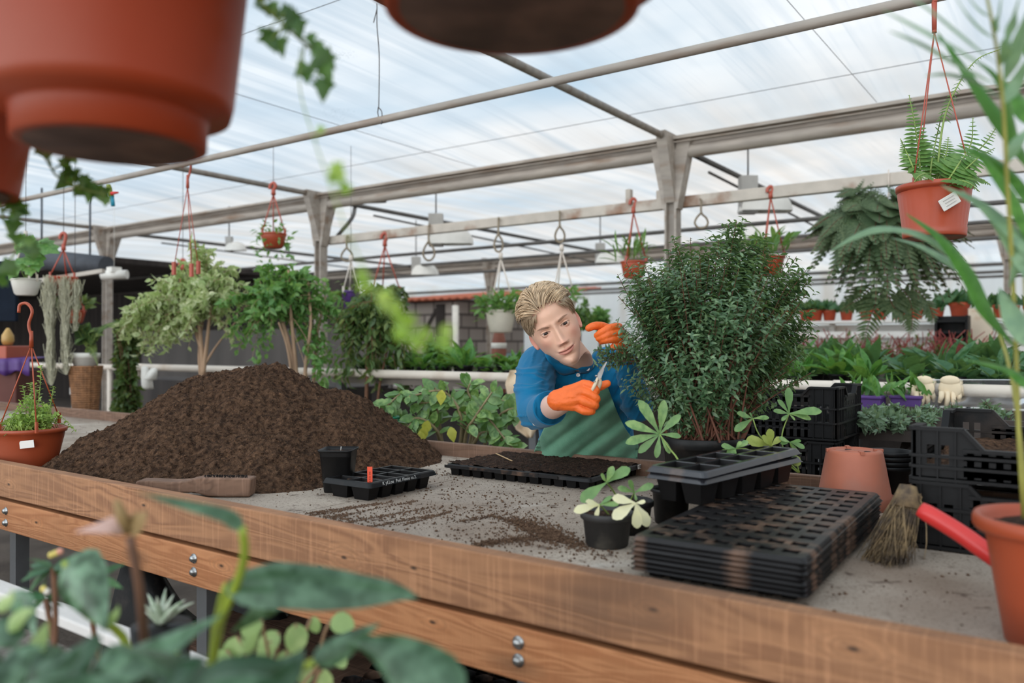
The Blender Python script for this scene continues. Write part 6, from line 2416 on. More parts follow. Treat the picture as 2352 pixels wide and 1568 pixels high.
def hanging(name, lab, cat, u, vrim, t, rpx, hpx, mt, apex_v, hook_v=None, strm=None, plant=None, white=False, rb=.72, nstr=3, a0=.4, group=None, cord=False):
    """hanging pot: rim at (u, vrim), strands up to apex_v"""
    z = P(u, vrim + hpx, t)[2]
    r = thing(name, lab, cat, at(u, t, z), 0, group)
    o = L3(r)
    rt, h = px(rpx, t), px(hpx, t)
    MB().lathe(hpot_prof(rt, rt * rb, h, rt * .05), 36).build('pot', mt, r)
    strm = strm or mt
    ap_ = P(u, apex_v, t)
    hk_ = None
    if hook_v is not None:
        hk_ = [ap_, P(u + 3, (apex_v * 2 + hook_v) / 3, t), P(u + 5, hook_v + 6, t), P(u, hook_v, t), P(u - 7, hook_v + 6, t), P(u - 8, hook_v + 14, t)]
    rims = [np.array([o[0] + rt * .97 * math.cos(a0 + k * 2 * PI / nstr), o[1] + rt * .97 * math.sin(a0 + k * 2 * PI / nstr), z + h]) for k in range(nstr)]
    hanger_parts(r, o, ap_, rims, strm, px(1.6, t), hk_, px(10, t), px(16, t))
    if cord:
        q_ = P(u, (hook_v or apex_v) + 2, t)
        MB().tube([q_ - o, np.array([q_[0], q_[1], film_z(q_[1])]) - o], px(.8, t), 4).build('cord', WIRE, r)
    if plant:
        plant(r, o, rt, h)
    return r


def tuft(lm, n, tm, size, spread=1.0, up=.5, wid=1.0, drop=0.0, wm=STEMG):
    def f(r, o, rt, h):
        l = MB()
        a_, e_ = rng.random(n) * 2 * PI, up + rng.normal(size=n) * .45
        rad = rt * (rng.random(n) ** .5)
        q_ = np.stack([rad * np.cos(a_), rad * np.sin(a_), h + rt * spread * .9 * rng.random(n) - drop * rad * rng.random(n) * 2], 1)
        q_[:, :2] *= (1 + spread * .6 * rng.random(n))[:, None]
        d_ = np.stack([np.cos(a_) * np.cos(e_), np.sin(a_) * np.cos(e_), np.sin(e_)], 1)
        l.scatter(tm, q_, d_, np.tile([0, 0, 1.], (n, 1)) + rng.normal(size=(n, 3)) * .5, size * (.6 + .7 * rng.random(n)), wid)
        l.build('foliage', lm, r)
    return f


def vines(lm, n, length, tm=IVY, size=.05, per=14, base=None, nl=40):
    def f(r, o, rt, h):
        l, w = MB(), MB()
        for k in range(n):
            a_ = rng.random() * 2 * PI
            c_ = np.array([math.cos(a_), math.sin(a_), 0])
            p = spline([c_ * rt * .5 + [0, 0, h], c_ * rt * 1.05 + [0, 0, h * 1.15], c_ * rt * 1.25 + [0, 0, h * .7], c_ * rt * (1.25 + .2 * rng.random()) + [0, 0, h - length * (.4 + .6 * rng.random())]], 20)
            w.tube(p, .002, 4, False)
            f_ = np.linspace(.1, 1, per)
            q_ = np.stack([np.interp(f_, np.linspace(0, 1, 20), p[:, i]) for i in range(3)], 1)
            l.scatter(tm, q_, nrm(c_ * .6 + rng.normal(size=(per, 3)) * .5 - [0, 0, .5]), nrm(c_ + rng.normal(size=(per, 3)) * .3 + [0, 0, .4]), size * (.7 + .5 * rng.random(per)))
        l.build('foliage', lm, r)
        w.build('stems', STEMG, r)
    return f


CREAMP = mat('cream_pot', lin(228, 216, 198), .5, .05, 8)
STRW = mat('white_string', lin(226, 212, 198), .7)
hanging('hanging_pot', 'cream hanging pot of leafy green plant on white strings left of the man', 'potted plant', 1150, 712, (YH - .06) / ray(1150, 585)[1], 36, 52, CREAMP, 585, None, STRW, tuft(L_FIC, 230, OVATE, .085, 1.3, .35, drop=.4), rb=.74)
hanging('hanging_pot', 'hanging pot whose white strings show above the hair of the man', 'potted plant', 1290, 690, (YH - .06) / ray(1290, 566)[1], 34, 50, CREAMP, 566, None, STRW, tuft(L_FIC, 80, OVATE, .08, 1.0, .4), rb=.74)
hanging('hanging_pot', 'green hanging pot overgrown with ivy left of the cream one', 'potted plant', 884, 668, (YH - .03) / ray(884, 540)[1], 38, 40, GREENP, 556, 535, REDSTR, vines(L_DARK, 26, .42, IVY, .06, 16), rb=.75)
hanging('hanging_pot', 'purple hanging pot among the weeping leaves beside the middle post', 'potted plant', 806, 668, 6.9, 22, 40, PURPLE, 590, None, STRW, tuft(L_DARK, 60, FICUS, .07, 1.4, .2, drop=1.2), rb=.7, cord=True)
hanging('hanging_pot', 'terracotta hanging pot high above the green ficus', 'potted plant', 628, 536, 6.9, 30, 34, TERRAH, 438, 420, REDSTR, tuft(L_FIC, 120, FICUS, .06, 1.3, .2, drop=1.6), rb=.74, cord=True)
hanging('hanging_pot', 'terracotta hanging pot seen under the crown of the variegated tree', 'potted plant', 420, 706, 7.6, 21, 32, ORANGEP, 610, 596, REDSTR, tuft(L_FIC, 30, OVATE, .06, .8), rb=.75, cord=True)
hanging('hanging_pot', 'white hanging pot of broad lobed leaves at the far left', 'potted plant', 59, 640, 5.0, 32, 38, WHITEP, 535, None, STRW, None, rb=.74, cord=True)
wp = [o for o in COL.objects if o.get('label', '').startswith('white hanging pot of broad')][0]
o_ = L3(wp)
l, w = MB(), MB()
LOB = lobed([(0, .05), (-.22, .22), (-.05, .42), (.22, .5), (.35, .32), (.62, .34), (.72, .16), (1, 0), (.72, -.16), (.62, -.34), (.35, -.32), (.22, -.5), (-.05, -.42), (-.22, -.22), (0, -.05)])
for (u, v), (u2, v2), s_ in (((60, 560), (92, 585), .15), ((88, 560), (140, 580), .17), ((55, 590), (90, 605), .14), ((60, 545), (40, 575), .13), ((82, 590), (88, 628), .11), ((40, 605), (18, 640), .12), ((68, 612), (70, 632), .09), ((95, 550), (120, 545), .07)):
    a_, b_ = Vt(u, v, 4.9, o_), Vt(u2, v2, 4.85, o_)
    l.scatter(LOB, [a_], [b_ - a_], [nrm(BACK * .6 + np.array([0, 0, .8]))], [s_])
    w.tube(bez(np.array([0, 0, px(34, 5)]), (a_ + [0, 0, .1]) * .5, a_, 8), .003, 5)
l.build('foliage', L_FIC, wp)
w.build('stems', STEMG, wp)
mp = hanging('hanging_pot', 'terracotta hanging pot trailing long grey moss at the left', 'potted plant', 146, 636, 5.6, 30, 42, ORANGEP, 565, 535, REDSTR, None, rb=.74, cord=True)
o_ = L3(mp)
for (u0, v0, u1, v1, wd2, n_) in ((112, 630, 118, 885, 13, 620), (150, 632, 152, 860, 13, 580), (178, 640, 172, 760, 9, 260)):
    m = MB()
    for k in range(n_):
        f0, f1 = sorted(rng.random(2))
        f1 = min(1, f0 + .25)
        a_ = Vt(u0 + (u1 - u0) * f0 + rng.normal() * wd2 * (.55 + .2 * math.sin(f0 * 9)), v0 + (v1 - v0) * f0, 5.5 + rng.normal() * .03, o_)
        b_ = Vt(u0 + (u1 - u0) * f1 + rng.normal() * wd2 * (.5 + .2 * math.sin(f1 * 9)) * (1.15 - f1), v0 + (v1 - v0) * f1, 5.5 + rng.normal() * .03, o_)
        m.tube(bez(a_, (a_ + b_) / 2 + rng.normal(size=3) * .02, b_, 6), .0017, 3, False, lv=rng.random())
    m.build('moss', L_MOSS, mp, label='long hanging beard of grey moss')
hanging('hanging_pot', 'reddish hanging pot low behind the grey moss', 'potted plant', 172, 712, 6.6, 24, 30, TERRAH, 640, None, REDSTR, tuft(L_DARK, 60, OVATE, .07, 1.2), rb=.7, cord=True)
hanging('hanging_pot', 'terracotta hanging pot behind the shrub on its right', 'potted plant', 1770, 588, (YH - .03) / ray(1770, 430)[1], 32, 44, TERRAH, 445, 428, REDSTR, tuft(L_FIC, 40, BROAD, .13, 1.3, .9), rb=.75)
hanging('hanging_pot', 'terracotta hanging pot behind the shrub on its left', 'potted plant', 1455, 600, (YH - .03) / ray(1455, 460)[1], 30, 40, TERRAH, 480, 456, REDSTR, tuft(L_FERNG, 50, STRAP, .14, 1.2, .9), rb=.75)

# hanger whose pot is missing
eh = thing('pot_hanger', 'empty red three-strand pot hanger hooked on the long roof pipe', 'hanger', PY(430, 375, YP1))
o_ = L3(eh)
th_ = YP1 / ray(430, 375)[1]
hanger_parts(eh, o_, P(431, 412, th_), [P(399, 620, th_), P(440, 624, th_ - .05), P(456, 618, th_ + .03)], REDSTR, .003, [P(431, 412, th_), P(437, 392, th_), P(438, 377, th_ - .02), P(430, 368, th_), P(421, 374, th_ + .02), P(420, 384, th_ + .03)], .05, .09)

# sharp hanging pot with fern at the right
th_ = YP1 / ray(2147, 20)[1] * .99
_hp = hpot_prof
hpot_prof = lambda rt, rb, h, lip=.006: [(0, .004), (rb * .9, .003), (rb * .96, 0), (rb, .004), (rb + .0015, h * .17), (rb, h * .175), (rb + (rt - rb) * .8, h * .86), (rt - .012, h * .87), (rt - .012, h * .885), (rt, h * .89), (rt + .001, h * .985), (rt - .002, h), (rt - .014, h), (rt - .018, h * .85), (0, h * .82)]
fp2 = hanging('hanging_pot', 'large terracotta hanging pot of upright fern with white label at upper right', 'potted plant', 2146, 425, th_, 80, 122, TERRAH, 66, None, REDSTR, None, rb=.83, a0=2.2)
hpot_prof = _hp
o_ = L3(fp2)
m = MB().tube([P(2146, 4, th_) - o_, P(2146, 70, th_) - o_], [.008, .007], 8)
m.tube(spline([P(2146, 6, th_) - o_, P(2150, -12, th_) - o_, P(2142, -22, th_ + .05) - o_, P(2134, -8, th_ + .08) - o_], 12), .008, 8)
m.build('hook', REDSTR, fp2)
lbq = [P(2110, 476, 0), 0]
rt_ = px(80, th_)
c_ = P(2139, 476, th_) - o_ - FW * (rt_ * .955)
Rl = np.stack([nrm(RF), nrm(np.cross(BACK, RF)), BACK], 1) @ np.array(Matrix.Rotation(.54, 3, 'Z'))
m = MB()
m.box(c_ - FW * .002, (px(44, th_), px(27, th_), .004), Rl)
lbl = m.build('label', PAPER, fp2, bevel=.002)
m = MB()
for k, w_ in enumerate((.8, .7, .75)):
    m.box(c_ - FW * .005 + Rl @ np.array([0, px(7 - 6.5 * k, th_), .0]), (px(34 * w_, th_), px(1.3, th_), .001), Rl)
m.build('faint_print', mat('faint_ink', lin(196, 190, 184), .8), lbl)


def frond(m, pts, o, npin, plen, tm=PINNA, face=None, taper=.9, droop=.2, wid=1.0, lv=None, stemm=None, base_f=.12):
    p = spline([Vt(*q_, o) for q_ in pts], 30)
    if stemm is not None:
        stemm.tube(p, np.linspace(.004, .0012, 30), 5)
    f = np.linspace(base_f, .99, npin)
    q_ = np.stack([np.interp(f, np.linspace(0, 1, 30), p[:, i]) for i in range(3)], 1)
    T = nrm(np.gradient(p, axis=0))[np.minimum(29, (f * 29).astype(int))]
    fc = nrm(np.asarray(face if face is not None else BACK * .7 + np.array([0, 0, .6])))
    S = nrm(np.cross(T, fc))
    env = plen * np.clip(np.minimum(f * 5, (1 - f) * (1 / taper) + .06), 0, 1)
    lvv = rng.random() if lv is None else lv
    for s_ in (-1, 1):
        d_ = nrm(S * s_ + T * .35 - np.array([0, 0, droop]) + rng.normal(size=T.shape) * .06)
        m.scatter(tm, q_, d_, np.tile(fc, (npin, 1)), env, wid, lvv)


l, w = MB(), MB()
for pts_, n_, pl_ in (([(2115, 425, th_), (2110, 350, th_), (2100, 280, th_), (2088, 218, th_)], 22, .075), ([(2110, 425, th_), (2095, 380, th_ - .05), (2080, 345, th_), (2068, 318, th_)], 16, .05), ([(2135, 425, th_), (2140, 370, th_), (2150, 320, th_ + .1), (2165, 255, th_)], 18, .055),
                      ([(2150, 425, th_), (2165, 380, th_), (2175, 345, th_), (2178, 315, th_)], 16, .07), ([(2170, 425, th_ - .1), (2200, 380, th_ - .1), (2230, 330, th_), (2235, 270, th_)], 18, .08), ([(2165, 430, th_), (2210, 395, th_ - .1), (2250, 360, th_ - .1), (2285, 340, th_)], 16, .07),
                      ([(2170, 425, th_), (2215, 410, th_ - .1), (2250, 410, th_), (2275, 425, th_)], 14, .06), ([(2160, 425, th_), (2190, 400, th_), (2205, 370, th_), (2240, 350, th_)], 14, .06), ([(2140, 425, th_), (2128, 400, th_ - .1), (2110, 405, th_ - .15), (2100, 418, th_ - .15)], 10, .04),
                      ([(2165, 425, th_), (2200, 390, th_ + .1), (2262, 330, th_ + .1), (2290, 290, th_ + .1)], 18, .06), ([(2165, 430, th_), (2195, 415, th_ - .15), (2225, 420, th_ - .2), (2250, 440, th_ - .2)], 12, .05)):
    frond(l, pts_, o_, n_, pl_ * .95, stemm=w, wid=1.9)
# long thin trailing shoot
frond(l, [(2150, 420, th_), (2165, 290, th_), (2190, 215, th_), (2240, 140, th_), (2300, 112, th_)], o_, 26, .036, taper=1.0, stemm=w, wid=1.1, droop=.9, base_f=.3)
l.build('fronds', L_FERNG, fp2)
w.build('stems', STEMG, fp2)

# big dark hanging fern
tf = 5.36
bf = thing('hanging_fern', 'huge dark hanging fern right of the shrub', 'fern', P(2030, 600, tf))
o_ = L3(bf)
l, w = MB(), MB()
TRI = leaf([(0, .05), (.25, .20), (.6, .13), (1, .0)], .1, .15)
for k in range(190):
    a_ = rng.random() * 2 * PI
    st = np.array([2045 + 25 * math.cos(a_), 560 + 60 * rng.random()])
    elev = rng.random()
    R_ = (115 + 90 * rng.random()) * (.50 + .60 * math.sin(PI * (.08 + .74 * elev)))
    ex, ey = math.cos(a_) * R_ * (1.0 if math.cos(a_) < 0 else .95), -88 + 225 * elev - 22 * abs(math.cos(a_)) * (1 - elev)
    dt_ = math.sin(a_) * .5
    e_ = (2050 + ex, 560 + ey, tf + dt_)
    m_ = (2040 + ex * .55, 560 + min(ey * .35 - 55, ey) , tf + dt_ * .6)
    pts_ = [(st[0], st[1], tf), m_, e_]
    p = spline([Vt(*q_, o_) for q_ in pts_], 30)
    w.tube(p, np.linspace(.004, .0015, 30), 4, False)
    npn = 15
    f = np.linspace(.30, .99, npn)
    q_ = np.stack([np.interp(f, np.linspace(0, 1, 30), p[:, i]) for i in range(3)], 1)
    T = nrm(np.gradient(p, axis=0))[np.minimum(29, (f * 29).astype(int))]
    rad = nrm(np.array([math.cos(a_), 0, 0])[0] * RF - FW * math.sin(a_) * -1)
    fc = nrm(np.array([0, 0, .8]) + RF * math.cos(a_) * .6 + FW * math.sin(a_) * .6 + BACK * .3)
    S = nrm(np.cross(T, fc))
    env = .155 * np.clip(np.minimum(f * 3.0, (1 - f) * 1.6 + .06), 0, 1)
    lvv = np.clip(rng.random() * .7 + .3 * elev, 0, 1)
    for s_ in (-1, 1):
        d_ = nrm(S * s_ + T * .45 - np.array([0, 0, .25]))
        # each pinna carries its own pinnules
        for g in np.linspace(.08, .92, 7):
            b_ = q_ + d_ * (env * g)[:, None]
            for s2 in (-1, 1):
                dd = nrm(np.cross(d_, fc) * s2 + d_ * .5)
                l.scatter(TRI, b_, dd, np.tile(fc, (npn, 1)), env * .36 * (1.05 - g) + .009, 1.2, lvv)
        l.scatter(PINNA, q_, d_, np.tile(fc, (npn, 1)), env, .7, lvv)
for pts_ in ([(2040, 640, tf), (2010, 700, tf - .1), (1990, 760, tf - .1), (1985, 790, tf - .1)], [(2060, 650, tf), (2090, 690, tf - .1), (2095, 740, tf - .1), (2090, 770, tf - .1)], [(2030, 640, tf), (2050, 700, tf - .15), (2070, 720, tf - .15), (2075, 750, tf - .15)],
             [(2060, 640, tf), (2120, 680, tf), (2140, 720, tf), (2142, 745, tf)], [(2020, 640, tf), (1980, 680, tf), (1950, 700, tf), (1930, 715, tf)]):
    frond(l, pts_, o_, 18, .15, TRI, stemm=w, wid=.8, lv=.7)
l.build('fronds', L_FERN, bf)
w.build('stems', TWIG, bf)
MB().lathe(hpot_prof(.10, .07, .10), 24, (.03, 0, .03)).build('pot', BLACKP, bf)
zb_ = zr - .05
hk_t = P(2042, 400, tf)
m = MB()
for k in range(3):
    m.tube([P(2041, 440, tf) - o_, np.array([.04 + .12 * math.cos(k * 2.1), .12 * math.sin(k * 2.1), .07])], .003, 5)
m.tube([P(2041, 440, tf) - o_, np.array([P(2041, 440, tf)[0], P(2041, 440, tf)[1], zr + .06]) - o_], .004, 5)
m.build('string', STRW, bf)

# lamps
REFL = mat('lamp_shade', lin(226, 222, 214), .4, .06, 6)
BALL = mat('lamp_box', lin(168, 164, 158), .5, .08, 8)


def lamp(u, v, t, k, lab):
    r = thing('grow_lamp', lab, 'lamp', P(u, v, t), 0, 'grow lamps under the roof')
    s = px(1, t) * k
    o = L3(r)
    MB().box((-24 * s * RF[0], -24 * s * RF[1], 4 * s), (38 * s, 30 * s, 86 * s), np.stack([RF, FW, [0, 0, 1]], 1)).build('ballast_box', BALL, r, bevel=.004)
    rows_ = []
    for f in np.linspace(0, 1, 12):
        wv, hv = 4 + 52 * math.sin(f * PI / 2), 18 - 52 * (1 - math.cos(f * PI / 2))
        ring = [RF * (14 + wv * sx) * s + FW * (26 * sy) * s * (.3 + .7 * f) + np.array([0, 0, hv * s]) for sx, sy in ((-1, -1), (0, -1.15), (1, -1), (1.12, 0), (1, 1), (0, 1.15), (-1, 1), (-1.05, 0))]
        rows_.append(ring)
    MB().grid(np.array(rows_), True, 0, .5, True, True).build('shade', REFL, r)
    MB().tube([(-24 * s * RF[0], -24 * s * RF[1], 46 * s), (-24 * s * RF[0], -24 * s * RF[1], film_z(o[1]) - o[2])], .008, 5).build('rod', DARKSTEEL, r)
    return r


lamp(1742, 452, 6.9, 1.0, 'white grow lamp hanging behind the rusty beam right of the post')
lamp(1022, 532, 8.6, .86, 'white grow lamp hanging behind the rusty beam left of centre')
lamp(1392, 585, 10.5, .56, 'smaller white grow lamp just left of the shrub')
lamp(968, 614, 11.5, .52, 'distant white grow lamp in the middle of the greenhouse')
lamp(536, 562, 9.5, .4, 'small lamp above the variegated tree')
tb_ = P(262, 631, 8.0)
m = MB().tube([P(234, 632, 8.0), P(292, 630, 8.0)], .045, 12)
m.box(tb_ + [0, 0, .05], (.1, .1, .05))
m.tube([tb_, (tb_[0], tb_[1], film_z(tb_[1]))], .002, 4)
tag(m.build('tube_lamp', WHITEP), 'white tube lamp behind the left post', 'lamp')

# hose valve at the end of the vine
hv = thing('hose_valve', 'small green hose valve with red lever and blue end on the roof pipe', 'valve', PY(250, 428, YP1 - .01))
o_ = L3(hv)
tv = (YP1 - .01) / ray(250, 430)[1]
YG = mat('lime_plastic', lin(150, 160, 60), .45)
MB().tube([P(249, 424, tv) - o_, P(251, 440, tv) - o_, P(256, 452, tv) - o_], [.014, .020, .018], 10).build('body', YG, hv)
MB().tube([P(254, 444, tv - .02) - o_, P(272, 442, tv - .02) - o_], [.014, .006], 8).build('lever', REDP, hv)
MB().tube([P(256, 452, tv) - o_, P(260, 473, tv) - o_], [.016, .013], 10).build('nozzle', mat('blue_plastic', lin(30, 150, 180), .4), hv)
wr_ = MB()
tw = YP1 / ray(868, 275)[1]
wr_.tube(spline([P(866, 8, tw), P(866, 60, tw), P(871, 130, tw), P(870, 240, tw), P(869, 246, tw)], 20), .0028, 6)
wr_.tube(spline([P(869, 246, tw), P(877, 258, tw - .03), P(876, 285, tw - .03), P(868, 262, tw + .03), P(869, 246, tw)], 20), .0028, 6)
wr_.tube(spline([P(866, 20, tw), P(861, 40, tw), P(858, 52, tw)], 8), .0028, 6)
tag(wr_.build('tie_wire', WIRE), 'thin wire holding up the long roof pipe near the top', 'wire')

# --- left corner clutter
dkt = 6.4
duct = MB().tube([P(60, 590, 9), P(245, 612, 8.6)], .11, 18)
for f in (.2, .8):
    q_ = P(60, 590, 9) * (1 - f) + P(245, 612, 8.6) * f
    duct.tube([q_, (q_[0], q_[1], film_z(q_[1]))], .012, 6)
tag(duct.build('air_duct', mat('duct_grey', lin(70, 72, 78), .6)), 'round grey duct under the dark roof at the left', 'duct')
bl_ = thing('rusty_crossbar', 'pale crossbar behind the left hanging pots', 'beam', P(150, 610, 7.2))
o_ = L3(bl_)
MB().beam(P(-60, 668, 7.4) - o_, P(238, 622, 7.2) - o_, .05, .035).build('bar', RUST, bl_)
ws = thing('wicker_stand', 'tall woven wicker plant stand beside the left post', 'plant stand', at(197, 5.6, 0))
o_ = L3(ws)
WICK = mat('wicker', lin(158, 110, 72), .7, .2, 30)
m = MB()
prof_w = [(0, .10), (.25, .085), (.55, .07), (.8, .075), (1.0, .09), (1.12, .105)]
zz_, rr_ = np.array([a for a, b in prof_w]), np.array([b for a, b in prof_w])
for k in range(26):
    a_ = k * 2 * PI / 26
    z_ = np.linspace(0, 1.12, 14)
    r_ = np.interp(z_, zz_, rr_)
    m.tube(np.stack([r_ * np.cos(a_), r_ * np.sin(a_), z_], 1), .006, 5)
for z_ in list(np.linspace(.82, 1.12, 20)) + [.02, .3, .6]:
    a_ = np.linspace(0, 2 * PI, 32)
    r_ = np.interp(z_, zz_, rr_)
    m.tube(np.stack([r_ * np.cos(a_), r_ * np.sin(a_), z_ + 0 * a_], 1), .008, 5)
for k in range(8):
    a_ = k * 2 * PI / 8
    m.tube([(.07 * math.cos(a_), .07 * math.sin(a_), .55), (.095 * math.cos(a_ + .8), .095 * math.sin(a_ + .8), .05)], .006, 5)
    m.tube([(.07 * math.cos(a_), .07 * math.sin(a_), .55), (.095 * math.cos(a_ - .8), .095 * math.sin(a_ - .8), .05)], .006, 5)
m.build('frame', WICK, ws)
zp = P(197, 852, 5.6)[2]
fpot = thing('potted_fern', 'white pot of dark green fern set in the wicker stand', 'potted plant', at(197, 5.6, 1.06))
o_ = L3(fpot)
MB().lathe([(0, 0), (.06, 0), (.086, .12), (.092, .122), (.092, .155), (.087, .155), (.08, .13), (0, .13)], 28).build('pot', WHITEP, fpot)
l, w = MB(), MB()
for e_ in ((165, 760), (180, 745), (205, 740), (225, 752), (262, 748), (280, 738), (172, 790), (240, 770), (215, 760), (225, 840), (195, 750)):
    frond(l, [(197, 795, 5.6), ((197 + e_[0]) / 2, (780 + e_[1]) / 2 - 8, 5.55), (*e_, 5.5 + rng.normal() * .08)], o_, 26, .06, stemm=w, wid=1.3, base_f=.15)
l.build('fronds', L_FERNG if False else L_DARK, fpot)
w.build('stems', STEMG, fpot)
iv = tree('ivy_column', 'climbing ivy covering the lower left post', 'climber', 290, 6.4, [([(285, 1100, 6.4), (285, 900, 6.4), (288, 760, 6.4)], .015, .01)],
          [(290, 770, 28, 0), (285, 820, 30, 0), (295, 870, 32, 0), (290, 920, 34, 0), (300, 960, 36, 0), (325, 790, 20, 0), (275, 740, 16, 0)], L_DARK, 110, IVY, .055, 14, droop=.2, wm=BARK, lead=.2)
# boxes, cloth and the dark board
bxw = mat('brown_box', lin(104, 56, 46), .7, .1, 4)
for (u0, v0, u1, v1, t_, mt_2, nm, lab, cat) in ((-60, 850, 66, 935, 6.0, bxw, 'storage_box', 'dark red brown box under the purple cloth at the far left', 'box'), (-60, 794, 44, 824, 6.0, TERRAH, 'storage_tray', 'orange tray of small things on the purple cloth at the far left', 'tray'),
                                                 (-60, 600, 40, 738, 6.2, mat('dark_screen', lin(22, 30, 42), .7, spec=.1), 'dark_board', 'dark blue-black board leaning in the storage corner', 'board')):
    a_, b_ = P(u0, v0, t_), P(u1, v1, t_)
    m = MB()
    z1, z0 = a_[2], b_[2] if nm != 'storage_box' else 0
    c_ = (a_ + b_) / 2
    m.box((c_[0], c_[1], (z1 + z0) / 2), (np.linalg.norm((b_ - a_)[:2]), .3 if nm != 'dark_board' else .04, z1 - z0), np.stack([RF, FW, [0, 0, 1]], 1))
    tag(m.build(nm, mt_2, bevel=.008), lab, cat)
m = MB()
rr = [[P(u_, v_ + (6 * math.sin(u_ * .12) if f > .8 else 0), 5.82 - .01 * math.sin(u_ * .2)) + FW * (.3 * (1 - f) if f < .3 else 0) for u_ in np.linspace(-60, 68, 30)] for f, v_ in ((0, 822), (.1, 821), (.3, 824), (.5, 835), (.8, 848), (1, 857))]
tag(m.grid(np.array(rr)).build('purple_cloth', PURPLE, solid=.006), 'purple cloth spread over the box at the far left', 'cloth')
m = MB()
for k in range(9):
    m.ball(P(-10 + 6 * k, 792 - 5 * rng.random(), 5.95), (.03, .03, .02), 8)
ycl = thing('candle_vase', 'small yellow vase in the dark storage corner', 'vase', P(18, 792, 5.95))
MB().lathe([(0, 0), (.03, 0), (.042, .03), (.04, .07), (.018, .11), (.008, .125), (0, .125)], 20).build('body', mat('yellow_glaze', lin(190, 150, 84), .4), ycl)
chair_m = mat('white_chair', lin(206, 202, 196), .5, .05)
ch = thing('garden_chair', 'white plastic garden chair behind the moss at the left', 'chair', at(135, 6.6, 0))
o_ = L3(ch)
MB().box((0, 0, .42), (.42, .42, .03)).build('seat', chair_m, ch, bevel=.01)
m = MB()
for k in range(5):
    m.box((-.16 + .08 * k, .20, .66), (.045, .02, .42))
m.box((0, .2, .88), (.42, .025, .06))
m.build('backrest', chair_m, ch, bevel=.004)
for sx in (-.18, .18):
    for sy in (-.18, .18):
        MB().tube([(sx, sy, .41), (sx * 1.15, sy * 1.15, 0)], .018, 8).build('leg', chair_m, ch)
    MB().tube(spline([(sx * 1.15, -.18, .42), (sx * 1.2, -.18, .62), (sx * 1.2, .0, .66), (sx * 1.15, .2, .66)], 12), .016, 8).build('armrest', chair_m, ch)

# grey sheeting behind the trees and the block shed with its orange roof
m = MB()
a_, b_ = PY(330, 850, 7.6), PY(900, 850, 7.6)
m.box(((a_[0] + b_[0]) / 2, 7.6, .75), (b_[0] - a_[0], .06, 1.5))
struct(m.build('wall_sheeting', GREYW), 'low grey sheeting wall behind the ficus trees')
BLK = block_mat()
a_, b_ = PY(915, 760, 12.6), PY(1048, 760, 12.6)
m = MB()
m.box(((a_[0] + b_[0]) / 2, 13.8, 1.1), (b_[0] - a_[0], 2.4, 2.2))
m.box((b_[0] - .4, 12.58, 1.05), (.22, .04, 2.1), mi=1)
m.beam((a_[0] + .3, 12.57, .9), (b_[0] - .5, 12.57, 2.0), .03, .06, mi=1)
m.V and None
shd = thing('block_shed', 'grey block shed with an orange roof in the middle distance', 'shed', ((a_[0] + b_[0]) / 2, 13.8, 0))
o_ = L3(shd)
m.V = [(v - o_, q_) for v, q_ in m.V]
m.build('wall', [BLK, WALLD], shd)
r0, r1 = PY(925, 668, 12.4), PY(1200, 690, 12.4)
m = MB()
n_ = 60
xs_ = np.linspace(r0[0], r1[0], n_)
rowf = np.stack([xs_, np.full(n_, 12.4), 2.20 + .02 * np.sin(np.arange(n_) * 1.6)], 1)
rowb = np.stack([xs_, np.full(n_, 15.4), 2.50 + .02 * np.sin(np.arange(n_) * 1.6)], 1)
m.grid(np.array([rowf, rowb]) - o_)
m.build('roof', mat('orange_roof', lin(198, 112, 84), .7, .1, 3), shd, solid=.05)
pp0 = PY(1046, 800, 11.6)
m = MB().tube([(pp0[0], 11.6, 0), (pp0[0], 11.6, 2.0)], .06, 14)
tag(m.build('white_pipe', WHITEP), 'upright white pipe at the corner of the block shed', 'pipe')
mb_ = MB()
wx0, wx1 = PY(1075, 760, 12.9)[0], PY(1235, 760, 12.6)[0]
mb_.box(((wx0 + wx1) / 2, 13.6, .55), (wx1 - wx0, .1, 1.1))
for k in range(4):
    mb_.box(((wx0 + wx1) / 2, 13.53, .25 + .25 * k), (wx1 - wx0, .04, .05))
struct(mb_.build('wall_slats', mat('blue_grey_slats', lin(150, 172, 176), .8, .1, 3)), 'pale blue-grey slatted low wall behind the cream hanging pot')
st = thing('pot_pedestal', 'brown pedestal with a white band under the cream hanging pot', 'pedestal', at(1146, 7.6, 0))
zt2 = P(1146, 762, 7.6)[2]
MB().lathe([(0, 0), (.07, 0), (.07, zt2 - .12), (.045, zt2), (0, zt2)], 20).build('column', mat('brown_clay', lin(142, 84, 66), .7), st)
MB().lathe([(.069, 0), (.073, .002), (.073, .05), (.069, .052)], 20, (0, 0, P(1146, 800, 7.6)[2])).build('band', WHITEP, st)

# leafy things seen around his head and farther off
for u_, v_, t_, r_, lab in ((1332, 712, 8.0, 26, 'yellowish green bush just right of his hair'), (1000, 800, 6.4, 30, 'bush of green leaves above the cream pipe'), (1378, 720, 9.0, 18, 'small dark plant between his head and the shrub')):
    tree('background_bush', lab, 'shrub', u_, t_, [([(u_, 792 + 1.268 * FPX / t_, t_), (u_, v_ + 60, t_), (u_, v_ + 20, t_)], .02, .01)], [(u_, v_, r_, 0), (u_ - r_ * .5, v_ + r_, r_ * .8, 0), (u_ + r_ * .4, v_ + r_ * .8, r_ * .8, 0)], L_ZZ if u_ == 1332 else L_FIC, 40, OVATE, .08, 12, wm=BARK, droop=.1, z0=0)
